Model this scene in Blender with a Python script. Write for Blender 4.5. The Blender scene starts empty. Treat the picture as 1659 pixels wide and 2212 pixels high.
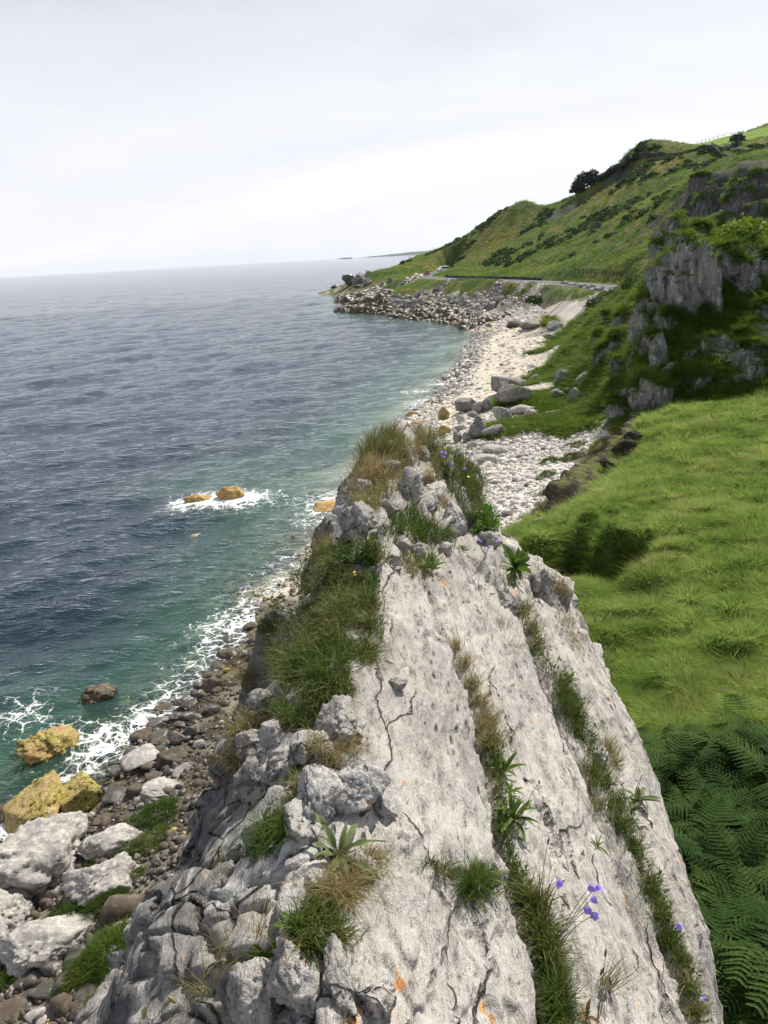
import bpy, bmesh, math, random, time
import numpy as np
from mathutils import Vector
from mathutils.bvhtree import BVHTree
T0 = time.time()
SC = bpy.context.scene
COL = SC.collection
RNG = np.random.default_rng(7)
random.seed(7)

# ------------------------------------------------------------------ camera, sky, sun, exposure
CAM_POS = np.array([0.0, 0.0, 14.0])
PITCH = math.atan(554 / 1719.0)
ROLL = math.atan(50 / 900.0)
F, CW, CH = 1719.0, 829.5, 1106.0
c_f = np.array([0, math.cos(PITCH), -math.sin(PITCH)])
u0 = np.array([0, math.sin(PITCH), math.cos(PITCH)])
r0 = np.array([1.0, 0, 0])
c_r = r0 * math.cos(ROLL) - u0 * math.sin(ROLL)
c_u = u0 * math.cos(ROLL) + r0 * math.sin(ROLL)
cam_d = bpy.data.cameras.new('camera')
cam = bpy.data.objects.new('camera', cam_d)
COL.objects.link(cam)
from mathutils import Matrix
cam.matrix_world = Matrix(((c_r[0], c_u[0], -c_f[0], CAM_POS[0]), (c_r[1], c_u[1], -c_f[1], CAM_POS[1]),
                           (c_r[2], c_u[2], -c_f[2], CAM_POS[2]), (0, 0, 0, 1)))
cam_d.sensor_fit = 'VERTICAL'
cam_d.sensor_height = 36.0
cam_d.sensor_width = 27.0
cam_d.lens = 36.0 * F / 2212.0
cam_d.clip_start = 0.05
cam_d.clip_end = 60000
SC.camera = cam

SUN_AZ, SUN_EL = math.radians(34), math.radians(50)      # azimuth measured from +Y towards +X
w = bpy.data.worlds.new('World')
SC.world = w
w.use_nodes = True
nt = w.node_tree
nt.nodes.clear()
wo = nt.nodes.new('ShaderNodeOutputWorld')
sky = nt.nodes.new('ShaderNodeTexSky')
sky.sky_type = 'NISHITA'
sky.sun_disc = False
sky.sun_elevation = SUN_EL
sky.sun_rotation = SUN_AZ
bg1 = nt.nodes.new('ShaderNodeBackground')
bg1.inputs[1].default_value = 0.065
nt.links.new(sky.outputs[0], bg1.inputs[0])
# thin high cloud veil
bg2 = nt.nodes.new('ShaderNodeBackground')
cn = nt.nodes.new('ShaderNodeTexNoise')
cn.inputs['Scale'].default_value = 1.1; cn.inputs['Detail'].default_value = 7; cn.inputs['Roughness'].default_value = 0.6; cn.inputs['Distortion'].default_value = 1.2
cr_ = nt.nodes.new('ShaderNodeValToRGB')
cr_.color_ramp.elements[0].position = 0.40; cr_.color_ramp.elements[0].color = (0.86, 0.87, 0.93, 1)
cr_.color_ramp.elements[1].position = 0.62; cr_.color_ramp.elements[1].color = (0.93, 0.935, 0.96, 1)
nt.links.new(cr_.outputs[0], bg2.inputs[0])
bg2.inputs[1].default_value = 0.85
tc = nt.nodes.new('ShaderNodeTexCoord')
mp = nt.nodes.new('ShaderNodeMapping')
mp.inputs['Scale'].default_value = (1.2, 1.2, 5.0)
mp.inputs['Rotation'].default_value = (0.12, 0.05, 0.5)
nz = nt.nodes.new('ShaderNodeTexNoise')
nz.inputs['Scale'].default_value = 1.6
nz.inputs['Detail'].default_value = 6
nz.inputs['Roughness'].default_value = 0.55
nz.inputs['Distortion'].default_value = 0.6
mr = nt.nodes.new('ShaderNodeMapRange')
mr.inputs[1].default_value = 0.3
mr.inputs[2].default_value = 0.7
mr.inputs[3].default_value = 0.24
mr.inputs[4].default_value = 0.44
mx = nt.nodes.new('ShaderNodeMixShader')
L = nt.links.new
L(tc.outputs['Generated'], mp.inputs[0])
L(mp.outputs[0], cn.inputs['Vector']); L(cn.outputs[0], cr_.inputs[0])
L(mp.outputs[0], nz.inputs['Vector'])
L(nz.outputs[0], mr.inputs[0])
# the veil is one even thin layer: the lower one looks, the longer the path through it
sep = nt.nodes.new('ShaderNodeSeparateXYZ')
L(tc.outputs['Generated'], sep.inputs[0])
def wm(op, a, b=0.0):
    nd = nt.nodes.new('ShaderNodeMath'); nd.operation = op
    for k, v_ in ((0, a), (1, b)):
        if isinstance(v_, bpy.types.NodeSocket): L(v_, nd.inputs[k])
        else: nd.inputs[k].default_value = v_
    return nd.outputs[0]
el = wm('MAXIMUM', sep.outputs[2], 0.03)
tau = wm('DIVIDE', wm('MULTIPLY', mr.outputs[0], -1.0), el)
L(wm('SUBTRACT', 1.0, wm('POWER', 2.71828, tau)), mx.inputs[0])
L(bg1.outputs[0], mx.inputs[1])
L(bg2.outputs[0], mx.inputs[2])
L(mx.outputs[0], wo.inputs[0])

sun_d = bpy.data.lights.new('sun', 'SUN')
sun_d.energy = 5.0
sun_d.angle = math.radians(0.5)
sun_d.color = (1.0, 0.945, 0.85)
sun = bpy.data.objects.new('sun', sun_d)
COL.objects.link(sun)
SUN_DIR = Vector((math.sin(SUN_AZ) * math.cos(SUN_EL), math.cos(SUN_AZ) * math.cos(SUN_EL), math.sin(SUN_EL)))
sun.rotation_euler = SUN_DIR.to_track_quat('Z', 'Y').to_euler()
sun.location = (30, 30, 80)

SC.view_settings.view_transform = 'Standard'
SC.view_settings.look = 'None'
SC.view_settings.exposure = 0.36
SC.view_settings.gamma = 1.0
SC.view_settings.use_curve_mapping = False
SC.cycles.max_bounces = 6
SC.cycles.transparent_max_bounces = 10
SC.cycles.volume_bounces = 0
SC.cycles.sample_clamp_direct = 6.0
SC.cycles.sample_clamp_indirect = 3.0

# ------------------------------------------------------------------ maths helpers
def ray(x, y):
    x = np.asarray(x, float); y = np.asarray(y, float)
    d = c_f + np.multiply.outer((x - CW) / F, c_r) - np.multiply.outer((y - CH) / F, c_u)
    return d

def at_z(x, y, z):
    d = ray(x, y)
    return CAM_POS + d * ((z - 14.0) / d[..., 2])[..., None] if d.ndim > 1 else CAM_POS + d * ((z - 14.0) / d[2])

def at_r(x, y, r):
    d = ray(x, y)
    return CAM_POS + d * (r / math.hypot(d[0], d[1]))

def _hash(ix, iy, iz, seed):
    h = (ix * 374761393 + iy * 668265263 + iz * 2147483647 + seed * 1274126177) & 0xFFFFFFFF
    h = ((h ^ (h >> 13)) * 1274126177) & 0xFFFFFFFF
    h = ((h ^ (h >> 16)) * 2246822519) & 0xFFFFFFFF
    return h ^ (h >> 15)

def vnoise(p, seed=0):
    """gradient-like value noise, -1..1; p is (n,3)"""
    p = np.asarray(p, np.float64)
    i = np.floor(p).astype(np.int64)
    f = p - i
    s = f * f * f * (f * (f * 6 - 15) + 10)
    out = 0
    for dx in (0, 1):
        wx = s[:, 0] if dx else 1 - s[:, 0]
        for dy in (0, 1):
            wy = s[:, 1] if dy else 1 - s[:, 1]
            for dz in (0, 1):
                wz = s[:, 2] if dz else 1 - s[:, 2]
                h = _hash(i[:, 0] + dx, i[:, 1] + dy, i[:, 2] + dz, seed)
                gx = ((h & 1023) / 511.5 - 1); gy = (((h >> 10) & 1023) / 511.5 - 1); gz = (((h >> 20) & 1023) / 511.5 - 1)
                out = out + wx * wy * wz * (gx * (f[:, 0] - dx) + gy * (f[:, 1] - dy) + gz * (f[:, 2] - dz))
    return out * 1.5

def fbm(p, octaves=4, seed=0, gain=0.5, lac=2.03):
    a, s, o = 1.0, 0.0, 0.0
    q = np.asarray(p, np.float64)
    for k in range(octaves):
        s = s + a * vnoise(q, seed + k * 17)
        o += a
        a *= gain
        q = q * lac + 11.3
    return s / o * 1.6

def worley(p, seed=0, facet=False):
    """returns F1, F2, cell id random"""
    p = np.asarray(p, np.float64)
    i = np.floor(p).astype(np.int64)
    n = len(p)
    f1 = np.full(n, 9.0); f2 = np.full(n, 9.0); cid = np.zeros(n); tl = np.zeros(n)
    for dx in (-1, 0, 1):
        for dy in (-1, 0, 1):
            for dz in (-1, 0, 1):
                c = i + np.array([dx, dy, dz])
                h = _hash(c[:, 0], c[:, 1], c[:, 2], seed)
                q = c + np.stack([(h & 1023) / 1023, ((h >> 10) & 1023) / 1023, ((h >> 20) & 1023) / 1023], 1)
                d = np.sqrt(((q - p) ** 2).sum(1))
                m = d < f1
                f2 = np.where(m, f1, np.minimum(f2, d))
                cid = np.where(m, ((h >> 5) & 4095) / 4095.0, cid)
                if facet:
                    g = ((q - p) * np.stack([(h & 255) / 127.5 - 1, ((h >> 8) & 255) / 127.5 - 1, ((h >> 16) & 255) / 127.5 - 1], 1)).sum(1)
                    tl = np.where(m, g, tl)
                f1 = np.where(m, d, f1)
    return (f1, f2, cid, tl) if facet else (f1, f2, cid)

def sstep(a, b, x):
    t = np.clip((x - a) / (b - a), 0, 1)
    return t * t * (3 - 2 * t)

def seg_dist(px, py, poly):
    """distance of points to a polyline, and parameter along it"""
    best = np.full(len(px), 1e9)
    for (x0, y0), (x1, y1) in zip(poly[:-1], poly[1:]):
        dx, dy = x1 - x0, y1 - y0
        t = np.clip(((px - x0) * dx + (py - y0) * dy) / (dx * dx + dy * dy + 1e-12), 0, 1)
        best = np.minimum(best, np.hypot(px - x0 - t * dx, py - y0 - t * dy))
    return best

def in_poly(px, py, poly):
    px = np.asarray(px, float); py = np.asarray(py, float)
    ins = np.zeros(px.shape, bool)
    n = len(poly)
    for k in range(n):
        x0, y0 = poly[k]; x1, y1 = poly[(k + 1) % n]
        c = ((y0 > py) != (y1 > py)) & (px < (x1 - x0) * (py - y0) / (y1 - y0 + 1e-12) + x0)
        ins ^= c
    return ins

# ------------------------------------------------------------------ object helpers
def mesh_np(name, v, f, mat=None, smooth=True):
    """v (n,3); f either (m,3)/(m,4) array or list of such arrays"""
    me = bpy.data.meshes.new(name)
    v = np.asarray(v, np.float32)
    fs = f if isinstance(f, list) else [f]
    fs = [np.asarray(a, np.int32) for a in fs if len(a)]
    me.vertices.add(len(v))
    me.vertices.foreach_set('co', v.ravel())
    loops = np.concatenate([a.ravel() for a in fs]) if fs else np.zeros(0, np.int32)
    tot = np.concatenate([np.full(len(a), a.shape[1], np.int32) for a in fs]) if fs else np.zeros(0, np.int32)
    me.loops.add(len(loops))
    me.loops.foreach_set('vertex_index', loops)
    me.polygons.add(len(tot))
    st = np.concatenate([[0], np.cumsum(tot)[:-1]]).astype(np.int32) if len(tot) else tot
    me.polygons.foreach_set('loop_start', st)
    me.update(calc_edges=True)
    if len(tot):
        me.polygons.foreach_set('use_smooth', np.full(len(tot), smooth, bool))
    if mat is not None:
        me.materials.append(mat)
    return me

def fattr(me, name, val):
    a = me.attributes.new(name, 'FLOAT', 'POINT')
    a.data.foreach_set('value', np.asarray(val, np.float32))

def cattr(me, name, rgb):
    a = me.attributes.new(name, 'FLOAT_COLOR', 'POINT')
    rgb = np.asarray(rgb, np.float32)
    a.data.foreach_set('color', np.concatenate([rgb, np.ones((len(rgb), 1), np.float32)], 1).ravel())

def link(name, me, parent=None):
    o = bpy.data.objects.new(name, me)
    COL.objects.link(o)
    if parent is not None:
        o.parent = parent
    return o

def tag(o, label=None, cat=None, group=None, kind=None):
    if label: o['label'] = label
    if cat: o['category'] = cat
    if group: o['group'] = group
    if kind: o['kind'] = kind
    return o

def empty(name, loc, label=None, cat=None, group=None):
    o = bpy.data.objects.new(name, None)
    o.location = tuple(float(a) for a in loc)
    o.empty_display_size = 0.2
    COL.objects.link(o)
    return tag(o, label, cat, group)

class MB:
    """collects polygons into one mesh"""
    def __init__(s): s.v = []; s.f = []
    def add(s, vs, fs):
        n = len(s.v); s.v += [tuple(map(float, a)) for a in vs]; s.f += [tuple(n + i for i in q) for q in fs]
    def box(s, x0, x1, y0, y1, z0, z1, M=None):
        vs = [(x0, y0, z0), (x1, y0, z0), (x1, y1, z0), (x0, y1, z0), (x0, y0, z1), (x1, y0, z1), (x1, y1, z1), (x0, y1, z1)]
        if M is not None: vs = [M @ Vector(a) for a in vs]
        s.add(vs, [(0, 3, 2, 1), (4, 5, 6, 7), (0, 1, 5, 4), (1, 2, 6, 5), (2, 3, 7, 6), (3, 0, 4, 7)])
    def tube(s, pts, rads, n=6):
        pts = [Vector(p) for p in pts]
        rings = []
        base = len(s.v)
        for k, p in enumerate(pts):
            t = (pts[min(k + 1, len(pts) - 1)] - pts[max(k - 1, 0)]).normalized()
            a = t.cross(Vector((0.3, 0.9, 0.2)))
            if a.length < 1e-4: a = t.cross(Vector((1, 0, 0)))
            a.normalize(); b = t.cross(a)
            for i in range(n):
                th = 2 * math.pi * i / n
                s.v.append(tuple(p + (a * math.cos(th) + b * math.sin(th)) * rads[k]))
        for k in range(len(pts) - 1):
            for i in range(n):
                j = (i + 1) % n
                s.f.append((base + k * n + i, base + k * n + j, base + (k + 1) * n + j, base + (k + 1) * n + i))
        s.f.append(tuple(base + i for i in range(n))[::-1])
        s.f.append(tuple(base + (len(pts) - 1) * n + i for i in range(n)))
    def mesh(s, name, mat, smooth=False):
        me = bpy.data.meshes.new(name)
        me.from_pydata(s.v, [], s.f)
        if mat: me.materials.append(mat)
        me.polygons.foreach_set('use_smooth', np.full(len(me.polygons), smooth, bool))
        me.update()
        return me
    def build(s, name, mat, parent=None, smooth=False):
        return link(name, s.mesh(name, mat, smooth), parent)

# ------------------------------------------------------------------ material helper
class NT:
    def __init__(s, name):
        s.m = bpy.data.materials.new(name)
        s.m.use_nodes = True
        s.t = s.m.node_tree
        s.t.nodes.clear()
        s.out = s.t.nodes.new('ShaderNodeOutputMaterial')
    def n(s, typ, ins=None, **props):
        nd = s.t.nodes.new('ShaderNode' + typ)
        for k, v in props.items(): setattr(nd, k, v)
        for k, v in (ins or {}).items():
            sock = nd.inputs[k]
            if isinstance(v, bpy.types.NodeSocket): s.t.links.new(v, sock)
            else: sock.default_value = v
        return nd
    def math(s, op, a, b=0.0, clamp=False):
        nd = s.n('Math', {0: a, 1: b}, operation=op); nd.use_clamp = clamp
        return nd.outputs[0]
    def noise(s, vec, scale, detail=4, rough=0.55, dist=0.0):
        return s.n('TexNoise', {'Vector': vec, 'Scale': scale, 'Detail': detail, 'Roughness': rough, 'Distortion': dist}).outputs[0]
    def rng(s, v, a, b, c=0.0, d=1.0):
        return s.n('MapRange', {0: v, 1: a, 2: b, 3: c, 4: d}).outputs[0]
    def mix(s, fac, a, b, blend='MIX'):
        nd = s.n('Mix', data_type='RGBA', blend_type=blend)
        for k, v in ((0, fac), (6, a), (7, b)):
            if isinstance(v, bpy.types.NodeSocket): s.t.links.new(v, nd.inputs[k])
            else: nd.inputs[k].default_value = v if k == 0 or len(v) == 4 else (*v, 1)
        return nd.outputs[2]
    def ramp(s, v, stops):
        nd = s.n('ValToRGB', {0: v})
        e = nd.color_ramp.elements
        while len(e) < len(stops): e.new(0.5)
        for k, (p, c) in enumerate(stops):
            e[k].position = p; e[k].color = (*c, 1)
        return nd.outputs[0]
    def attr(s, name, out=2, kind='GEOMETRY'):
        return s.n('Attribute', attribute_name=name, attribute_type=kind).outputs[out]
    def coord(s, which='Object'):
        return s.n('TexCoord').outputs[which]
    def pos(s):
        return s.n('NewGeometry').outputs['Position']
    def bump(s, h, strength=0.5, dist=0.02):
        return s.n('Bump', {'Height': h, 'Strength': strength, 'Distance': dist}).outputs[0]
    def done(s, shader):
        s.t.links.new(shader, s.out.inputs[0]); return s.m
    def principled(s, col, rough=0.9, normal=None, spec=0.2, **kw):
        ins = {'Base Color': col if isinstance(col, bpy.types.NodeSocket) else (*col, 1), 'Roughness': rough, 'Specular IOR Level': spec}
        if normal is not None: ins['Normal'] = normal
        ins.update(kw)
        return s.n('BsdfPrincipled', ins).outputs[0]

def plain(name, col, rough=0.7, spec=0.3, var=0.12, scale=8.0):
    t = NT(name)
    nz = t.noise(t.coord('Object'), scale, 4)
    c = t.mix(t.rng(nz, 0.3, 0.7), tuple(a * (1 - var) for a in col), tuple(min(1, a * (1 + var)) for a in col))
    return t.done(t.principled(c, rough, spec=spec))

# --- weathered limestone; 'tone' shifts it, uses vertex attributes lichen / painted shade grey when present
def rock_mat(name, base, dark, pale, scale=1.0, lichen=False, bump=0.6, bdist=0.02, moss=None, wet=0.9, speck=0.6):
    t = NT(name)
    p = t.pos()
    n1 = t.noise(p, 3.0 * scale, 6, 0.65)
    n2 = t.noise(p, 14.0 * scale, 5, 0.7)
    n3 = t.noise(p, 60.0 * scale, 3, 0.7)
    c = t.mix(t.rng(n1, 0.38, 0.62), dark, base)
    c = t.mix(t.rng(n2, 0.50, 0.66), c, pale)
    sp = t.n('TexVoronoi', {'Vector': p, 'Scale': 34.0 * scale, 'Randomness': 1.0}).outputs['Distance']
    sp = t.math('MULTIPLY', t.rng(sp, 0.30, 0.12), t.rng(n2, 0.52, 0.40))
    c = t.mix(t.math('MULTIPLY', sp, speck), c, tuple(a * 0.32 for a in dark))
    c = t.mix(t.rng(n3, 0.35, 0.65, 0.0, 0.35), c, tuple(a * 0.55 for a in base))
    if lichen:
        g = t.attr('shade_grey')  # grey tint: darker stone with sky shade painted into the colour
        c = t.mix(t.math('MULTIPLY', g, t.rng(n1, 0.28, 0.50), True), c, (0.115, 0.112, 0.112))
        c = t.mix(t.math('MULTIPLY', g, t.rng(n2, 0.56, 0.62), True), c, (0.44, 0.43, 0.41))
        li = t.attr('lichen')
        lf = t.rng(t.math('ADD', li, t.math('MULTIPLY', t.math('SUBTRACT', n2, 0.5), 1.6)), 0.42, 0.56)
        c = t.mix(lf, c, (0.56, 0.22, 0.045))
        so = t.attr('soil')
        c = t.mix(t.rng(t.math('ADD', so, t.math('SUBTRACT', n2, 0.5)), 0.4, 0.6), c, (0.045, 0.034, 0.022))
    if moss is not None:
        up = t.n('SeparateXYZ', {0: t.n('NewGeometry').outputs['Normal']}).outputs[2]
        mf = t.rng(t.math('ADD', up, t.math('MULTIPLY', t.math('SUBTRACT', n1, 0.5), 2.4)), moss[1], moss[1] + 0.2)
        c = t.mix(mf, c, moss[0])
    h = t.math('ADD', t.math('MULTIPLY', n1, 1.0), t.math('ADD', t.math('MULTIPLY', n2, 0.45), t.math('MULTIPLY', n3, 0.16)))
    return t.done(t.principled(c, wet, t.bump(h, bump, bdist / scale), spec=0.2 if wet > 0.6 else 0.5))

def ridge_mat():
    t = NT('limestone_ridge_rock')
    p = t.pos()
    q = t.n('Mapping', {0: p, 'Scale': (1.0, 0.26, 1.0), 'Rotation': (0, 0, .10)}).outputs[0]
    n0 = t.noise(p, 1.3, 5, .6); n1 = t.noise(q, 4.5, 7, .68); n2 = t.noise(q, 19, 6, .72); n3 = t.noise(q, 75, 4, .75); n4 = t.noise(p, 230, 2, .7)
    c = t.mix(t.rng(n1, .36, .60), (0.315, 0.295, 0.272), (0.455, 0.425, 0.388))
    c = t.mix(t.rng(n0, .45, .68, 0, .75), c, (0.55, 0.52, 0.48))
    c = t.mix(t.rng(n2, .52, .68, 0, .8), c, (0.57, 0.55, 0.52))
    c = t.mix(t.rng(n2, .47, .36, 0, .75), c, (0.215, 0.200, 0.188))
    c = t.mix(t.rng(n3, .43, .34, 0, .85), c, (0.12, 0.112, 0.105))
    c = t.mix(t.rng(n3, .56, .66, 0, .5), c, (0.60, 0.57, 0.52))
    v = t.n('TexVoronoi', {'Vector': q, 'Scale': 30.0}).outputs['Distance']
    pit = t.math('MULTIPLY', t.rng(v, .26, .10), t.rng(n1, .50, .42))
    c = t.mix(t.math('MULTIPLY', pit, .75), c, (0.085, 0.080, 0.075))
    g = t.attr('shade_grey')  # seaward grey: partly darker stone, partly sky shade put into the colour
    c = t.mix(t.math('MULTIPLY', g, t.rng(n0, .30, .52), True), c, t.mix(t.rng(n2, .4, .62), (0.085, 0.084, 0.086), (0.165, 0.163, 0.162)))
    c = t.mix(t.math('MULTIPLY', g, t.math('MULTIPLY', t.rng(n1, .56, .60), t.rng(n2, .46, .54)), True), c, (0.40, 0.39, 0.37))
    wv = t.n('VectorMath', {0: p, 1: t.n('VectorMath', {0: t.n('TexNoise', {'Vector': p, 'Scale': 5.0, 'Detail': 4}).outputs[1], 3: .16}, operation='SCALE').outputs[0]}, operation='ADD').outputs[0]
    vc = t.n('TexVoronoi', {'Vector': t.n('Mapping', {0: wv, 'Scale': (1.0, 1.0, .55), 'Rotation': (.5, .2, 0)}).outputs[0], 'Scale': 3.6}, feature='DISTANCE_TO_EDGE').outputs['Distance']
    ck = t.math('MULTIPLY', t.rng(vc, .022, .004), t.math('MULTIPLY', t.attr('face'), t.rng(n0, .42, .50)))
    c = t.mix(t.math('MULTIPLY', ck, .9), c, (0.022, 0.020, 0.020))
    c = t.mix(t.math('MULTIPLY', t.attr('face'), t.math('MULTIPLY', t.rng(n0, .54, .58), t.rng(n2, .40, .52))), c, (0.47, 0.465, 0.46))
    vs_ = t.n('TexVoronoi', {'Vector': t.n('Mapping', {0: wv, 'Scale': (1.0, .22, 1.0), 'Rotation': (0, 0, .12)}).outputs[0], 'Scale': 4.6}, feature='DISTANCE_TO_EDGE').outputs['Distance']
    ck2 = t.math('MULTIPLY', t.rng(vs_, .020, .003), t.math('MULTIPLY', t.rng(t.attr('face'), .5, .2), t.rng(n1, .50, .58)))
    c = t.mix(t.math('MULTIPLY', ck2, .85), c, (0.05, 0.046, 0.042))
    stn = t.noise(t.n('Mapping', {0: p, 'Scale': (1.0, .16, 1.0), 'Rotation': (0, 0, .12)}).outputs[0], 2.6, 5, .65)
    c = t.mix(t.rng(stn, .55, .72, 0, .55), c, (0.20, 0.19, 0.18))
    li = t.attr('lichen')
    lf = t.rng(t.math('ADD', li, t.math('ADD', t.math('MULTIPLY', t.math('SUBTRACT', n2, .5), 2.2), t.math('MULTIPLY', t.math('SUBTRACT', n3, .5), 1.6))), .38, .56)
    c = t.mix(t.math('MULTIPLY', lf, .9), c, t.mix(t.rng(n3, .4, .6), (0.50, 0.17, 0.03), (0.60, 0.33, 0.12)))
    so = t.attr('soil')
    c = t.mix(t.rng(t.math('ADD', so, t.math('MULTIPLY', t.math('SUBTRACT', n2, .5), 1.5)), .45, .75), c, (0.055, 0.042, 0.027))
    h = t.math('ADD', t.math('MULTIPLY', n1, .9), t.math('ADD', t.math('MULTIPLY', n2, .55), t.math('ADD', t.math('MULTIPLY', n3, .22), t.math('MULTIPLY', n4, .07))))
    h = t.math('SUBTRACT', h, t.math('ADD', t.math('MULTIPLY', pit, .35), t.math('MULTIPLY', t.math('ADD', ck, ck2), .6)))
    return t.done(t.principled(c, .92, t.bump(h, 1.0, .045), spec=.15))
M_RIDGE = ridge_mat()
M_WHITE = rock_mat('white_limestone', (0.45, 0.42, 0.385), (0.24, 0.225, 0.21), (0.62, 0.59, 0.54), 0.55, bump=1.0, bdist=0.03, speck=.9)
M_GREY = rock_mat('grey_limestone', (0.29, 0.275, 0.255), (0.12, 0.115, 0.11), (0.46, 0.44, 0.41), 0.45, bump=0.9, bdist=0.03)
M_BASALT = rock_mat('dark_basalt', (0.085, 0.072, 0.06), (0.035, 0.031, 0.028), (0.15, 0.125, 0.10), 0.35, bump=0.6, bdist=0.02, wet=0.45)
M_BROWN = rock_mat('brown_boulder_rock', (0.125, 0.10, 0.075), (0.065, 0.052, 0.04), (0.19, 0.155, 0.12), 0.35, bump=0.5, bdist=0.02)
M_OCHRE = rock_mat('ochre_stained_limestone', (0.50, 0.34, 0.13), (0.26, 0.15, 0.05), (0.66, 0.50, 0.27), 0.6, bump=0.9, bdist=0.03)
M_ALGAE = rock_mat('algae_yellow_limestone', (0.40, 0.315, 0.075), (0.055, 0.042, 0.018), (0.56, 0.43, 0.20), 0.55, bump=0.9, bdist=0.03, wet=0.6)
def stained_mat():
    t = NT('weed_blotched_limestone')
    p = t.pos()
    n1 = t.noise(p, .9, 5, .65); n2 = t.noise(p, 4, 6, .7); n3 = t.noise(p, 16, 4, .7)
    c = t.mix(t.rng(n1, .40, .56), (0.44, 0.30, 0.13), (0.36, 0.31, 0.055))
    c = t.mix(t.rng(n2, .54, .66), c, (0.58, 0.46, 0.22))
    c = t.mix(t.math('MULTIPLY', t.rng(n2, .49, .42), t.rng(n1, .44, .54)), c, (0.035, 0.024, 0.012))
    c = t.mix(t.rng(n3, .44, .34, 0, .7), c, (0.10, 0.07, 0.025))
    h = t.math('ADD', n1, t.math('ADD', t.math('MULTIPLY', n2, .7), t.math('MULTIPLY', n3, .3)))
    return t.done(t.principled(c, .65, t.bump(h, 1.0, .12), spec=.35))
M_STAIN = stained_mat()
M_WEED = rock_mat('weed_covered_rock', (0.06, 0.038, 0.016), (0.025, 0.018, 0.01), (0.22, 0.16, 0.04), 0.5, bump=1.0, bdist=0.04, wet=0.5)
M_CRAG = rock_mat('crag_limestone', (0.135, 0.132, 0.132), (0.055, 0.055, 0.055), (0.27, 0.265, 0.26), 0.18, bump=1.0, bdist=0.03, speck=0.8)
def crag_mat(name, dk):
    t = NT(name)
    p = t.pos()
    q = t.n('Mapping', {0: p, 'Scale': (1.0, 1.0, 0.35), 'Rotation': (0, .35, 0)}).outputs[0]
    n1 = t.noise(q, .55, 6, .65); n2 = t.noise(q, 2.4, 6, .7); n3 = t.noise(p, 9, 4, .7)
    c = t.mix(t.rng(n1, .38, .60), tuple(a * dk for a in (.15, .15, .15)), tuple(a * dk for a in (.27, .265, .258)))
    c = t.mix(t.rng(n2, .53, .66), c, tuple(a * dk for a in (.50, .49, .47)))
    c = t.mix(t.rng(n2, .46, .36), c, tuple(a * dk for a in (.045, .045, .046)))
    c = t.mix(t.rng(n3, .42, .30, 0, .8), c, tuple(a * dk for a in (.05, .05, .05)))
    up = t.n('SeparateXYZ', {0: t.n('NewGeometry').outputs['Normal']}).outputs[2]
    mf = t.rng(t.math('ADD', up, t.math('MULTIPLY', t.math('SUBTRACT', n1, .5), 1.6)), .53, .70)
    c = t.mix(mf, c, t.mix(n3, (0.045, 0.075, 0.012), (0.12, 0.15, 0.03)))
    h = t.math('ADD', n1, t.math('ADD', t.math('MULTIPLY', n2, .6), t.math('MULTIPLY', n3, .25)))
    return t.done(t.principled(c, .95, t.bump(h, 1.0, .30), spec=.1))
M_CRAGN = crag_mat('near_crag_limestone', 1.0)
M_CRAGF = crag_mat('far_cliff_limestone', .55)
M_MOSSY = rock_mat('mossy_grey_limestone', (0.30, 0.285, 0.265), (0.12, 0.115, 0.11), (0.46, 0.44, 0.41), 0.25, bump=0.9, bdist=0.03, moss=((0.07, 0.115, 0.022), 0.80))

def leaf_mat(name, ramp, rough=0.6, trans=0.35, inst=False, bigs=0.45, bigw=.35, spec=.2):
    """foliage: per-blade 'tint' picks the colour along the ramp, a little light passes through"""
    t = NT(name)
    v = t.attr('tint')
    if inst:
        rnd = t.n('ObjectInfo').outputs['Random']
        big = t.noise(t.pos(), bigs, 4, .6)
        v = t.math('ADD', t.math('MULTIPLY', v, .85 - bigw), t.math('ADD', t.math('MULTIPLY', rnd, 0.15), t.math('MULTIPLY', t.rng(big, 0.34, 0.66), bigw)))
    c = t.ramp(v, ramp)
    d = t.principled(c, rough, spec=spec)
    tr = t.n('BsdfTranslucent', {'Color': t.mix(0.5, c, (0.30, 0.36, 0.04), 'ADD') if False else c}).outputs[0]
    return t.done(t.n('MixShader', {0: trans, 1: d, 2: tr}).outputs[0])

M_MEADOW = leaf_mat('meadow_grass', [(0.0, (0.075, 0.14, 0.014)), (0.25, (0.145, 0.245, 0.040)), (0.55, (0.275, 0.385, 0.075)), (0.8, (0.41, 0.46, 0.14)), (1.0, (0.55, 0.49, 0.24))], inst=True, trans=0.5, bigs=.55, bigw=.45)
M_SLOPEG = leaf_mat('slope_grass', [(0.0, (0.035, 0.075, 0.008)), (0.45, (0.10, 0.18, 0.016)), (0.75, (0.20, 0.25, 0.03)), (1.0, (0.34, 0.28, 0.08))], inst=True, trans=0.45)
M_HILLG = leaf_mat('hill_turf', [(0.0, (0.055, 0.120, 0.014)), (0.45, (0.13, 0.24, 0.028)), (0.70, (0.22, 0.30, 0.045)), (0.88, (0.33, 0.31, 0.085)), (1.0, (0.42, 0.34, 0.12))], inst=True, trans=.3, bigs=.045, bigw=.6)
M_BUSH = leaf_mat('scrub_leaves', [(0.0, (0.016, 0.036, 0.008)), (0.5, (0.035, 0.075, 0.012)), (1.0, (0.09, 0.13, 0.025))], inst=True, trans=0.25)
M_BRACKEN = leaf_mat('bracken_leaves', [(0.0, (0.014, 0.032, 0.010)), (0.45, (0.042, 0.080, 0.021)), (0.75, (0.085, 0.130, 0.035)), (1.0, (0.17, 0.15, 0.05))], rough=.85, trans=0.28, spec=.05, inst=True, bigs=.9, bigw=.4)
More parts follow.
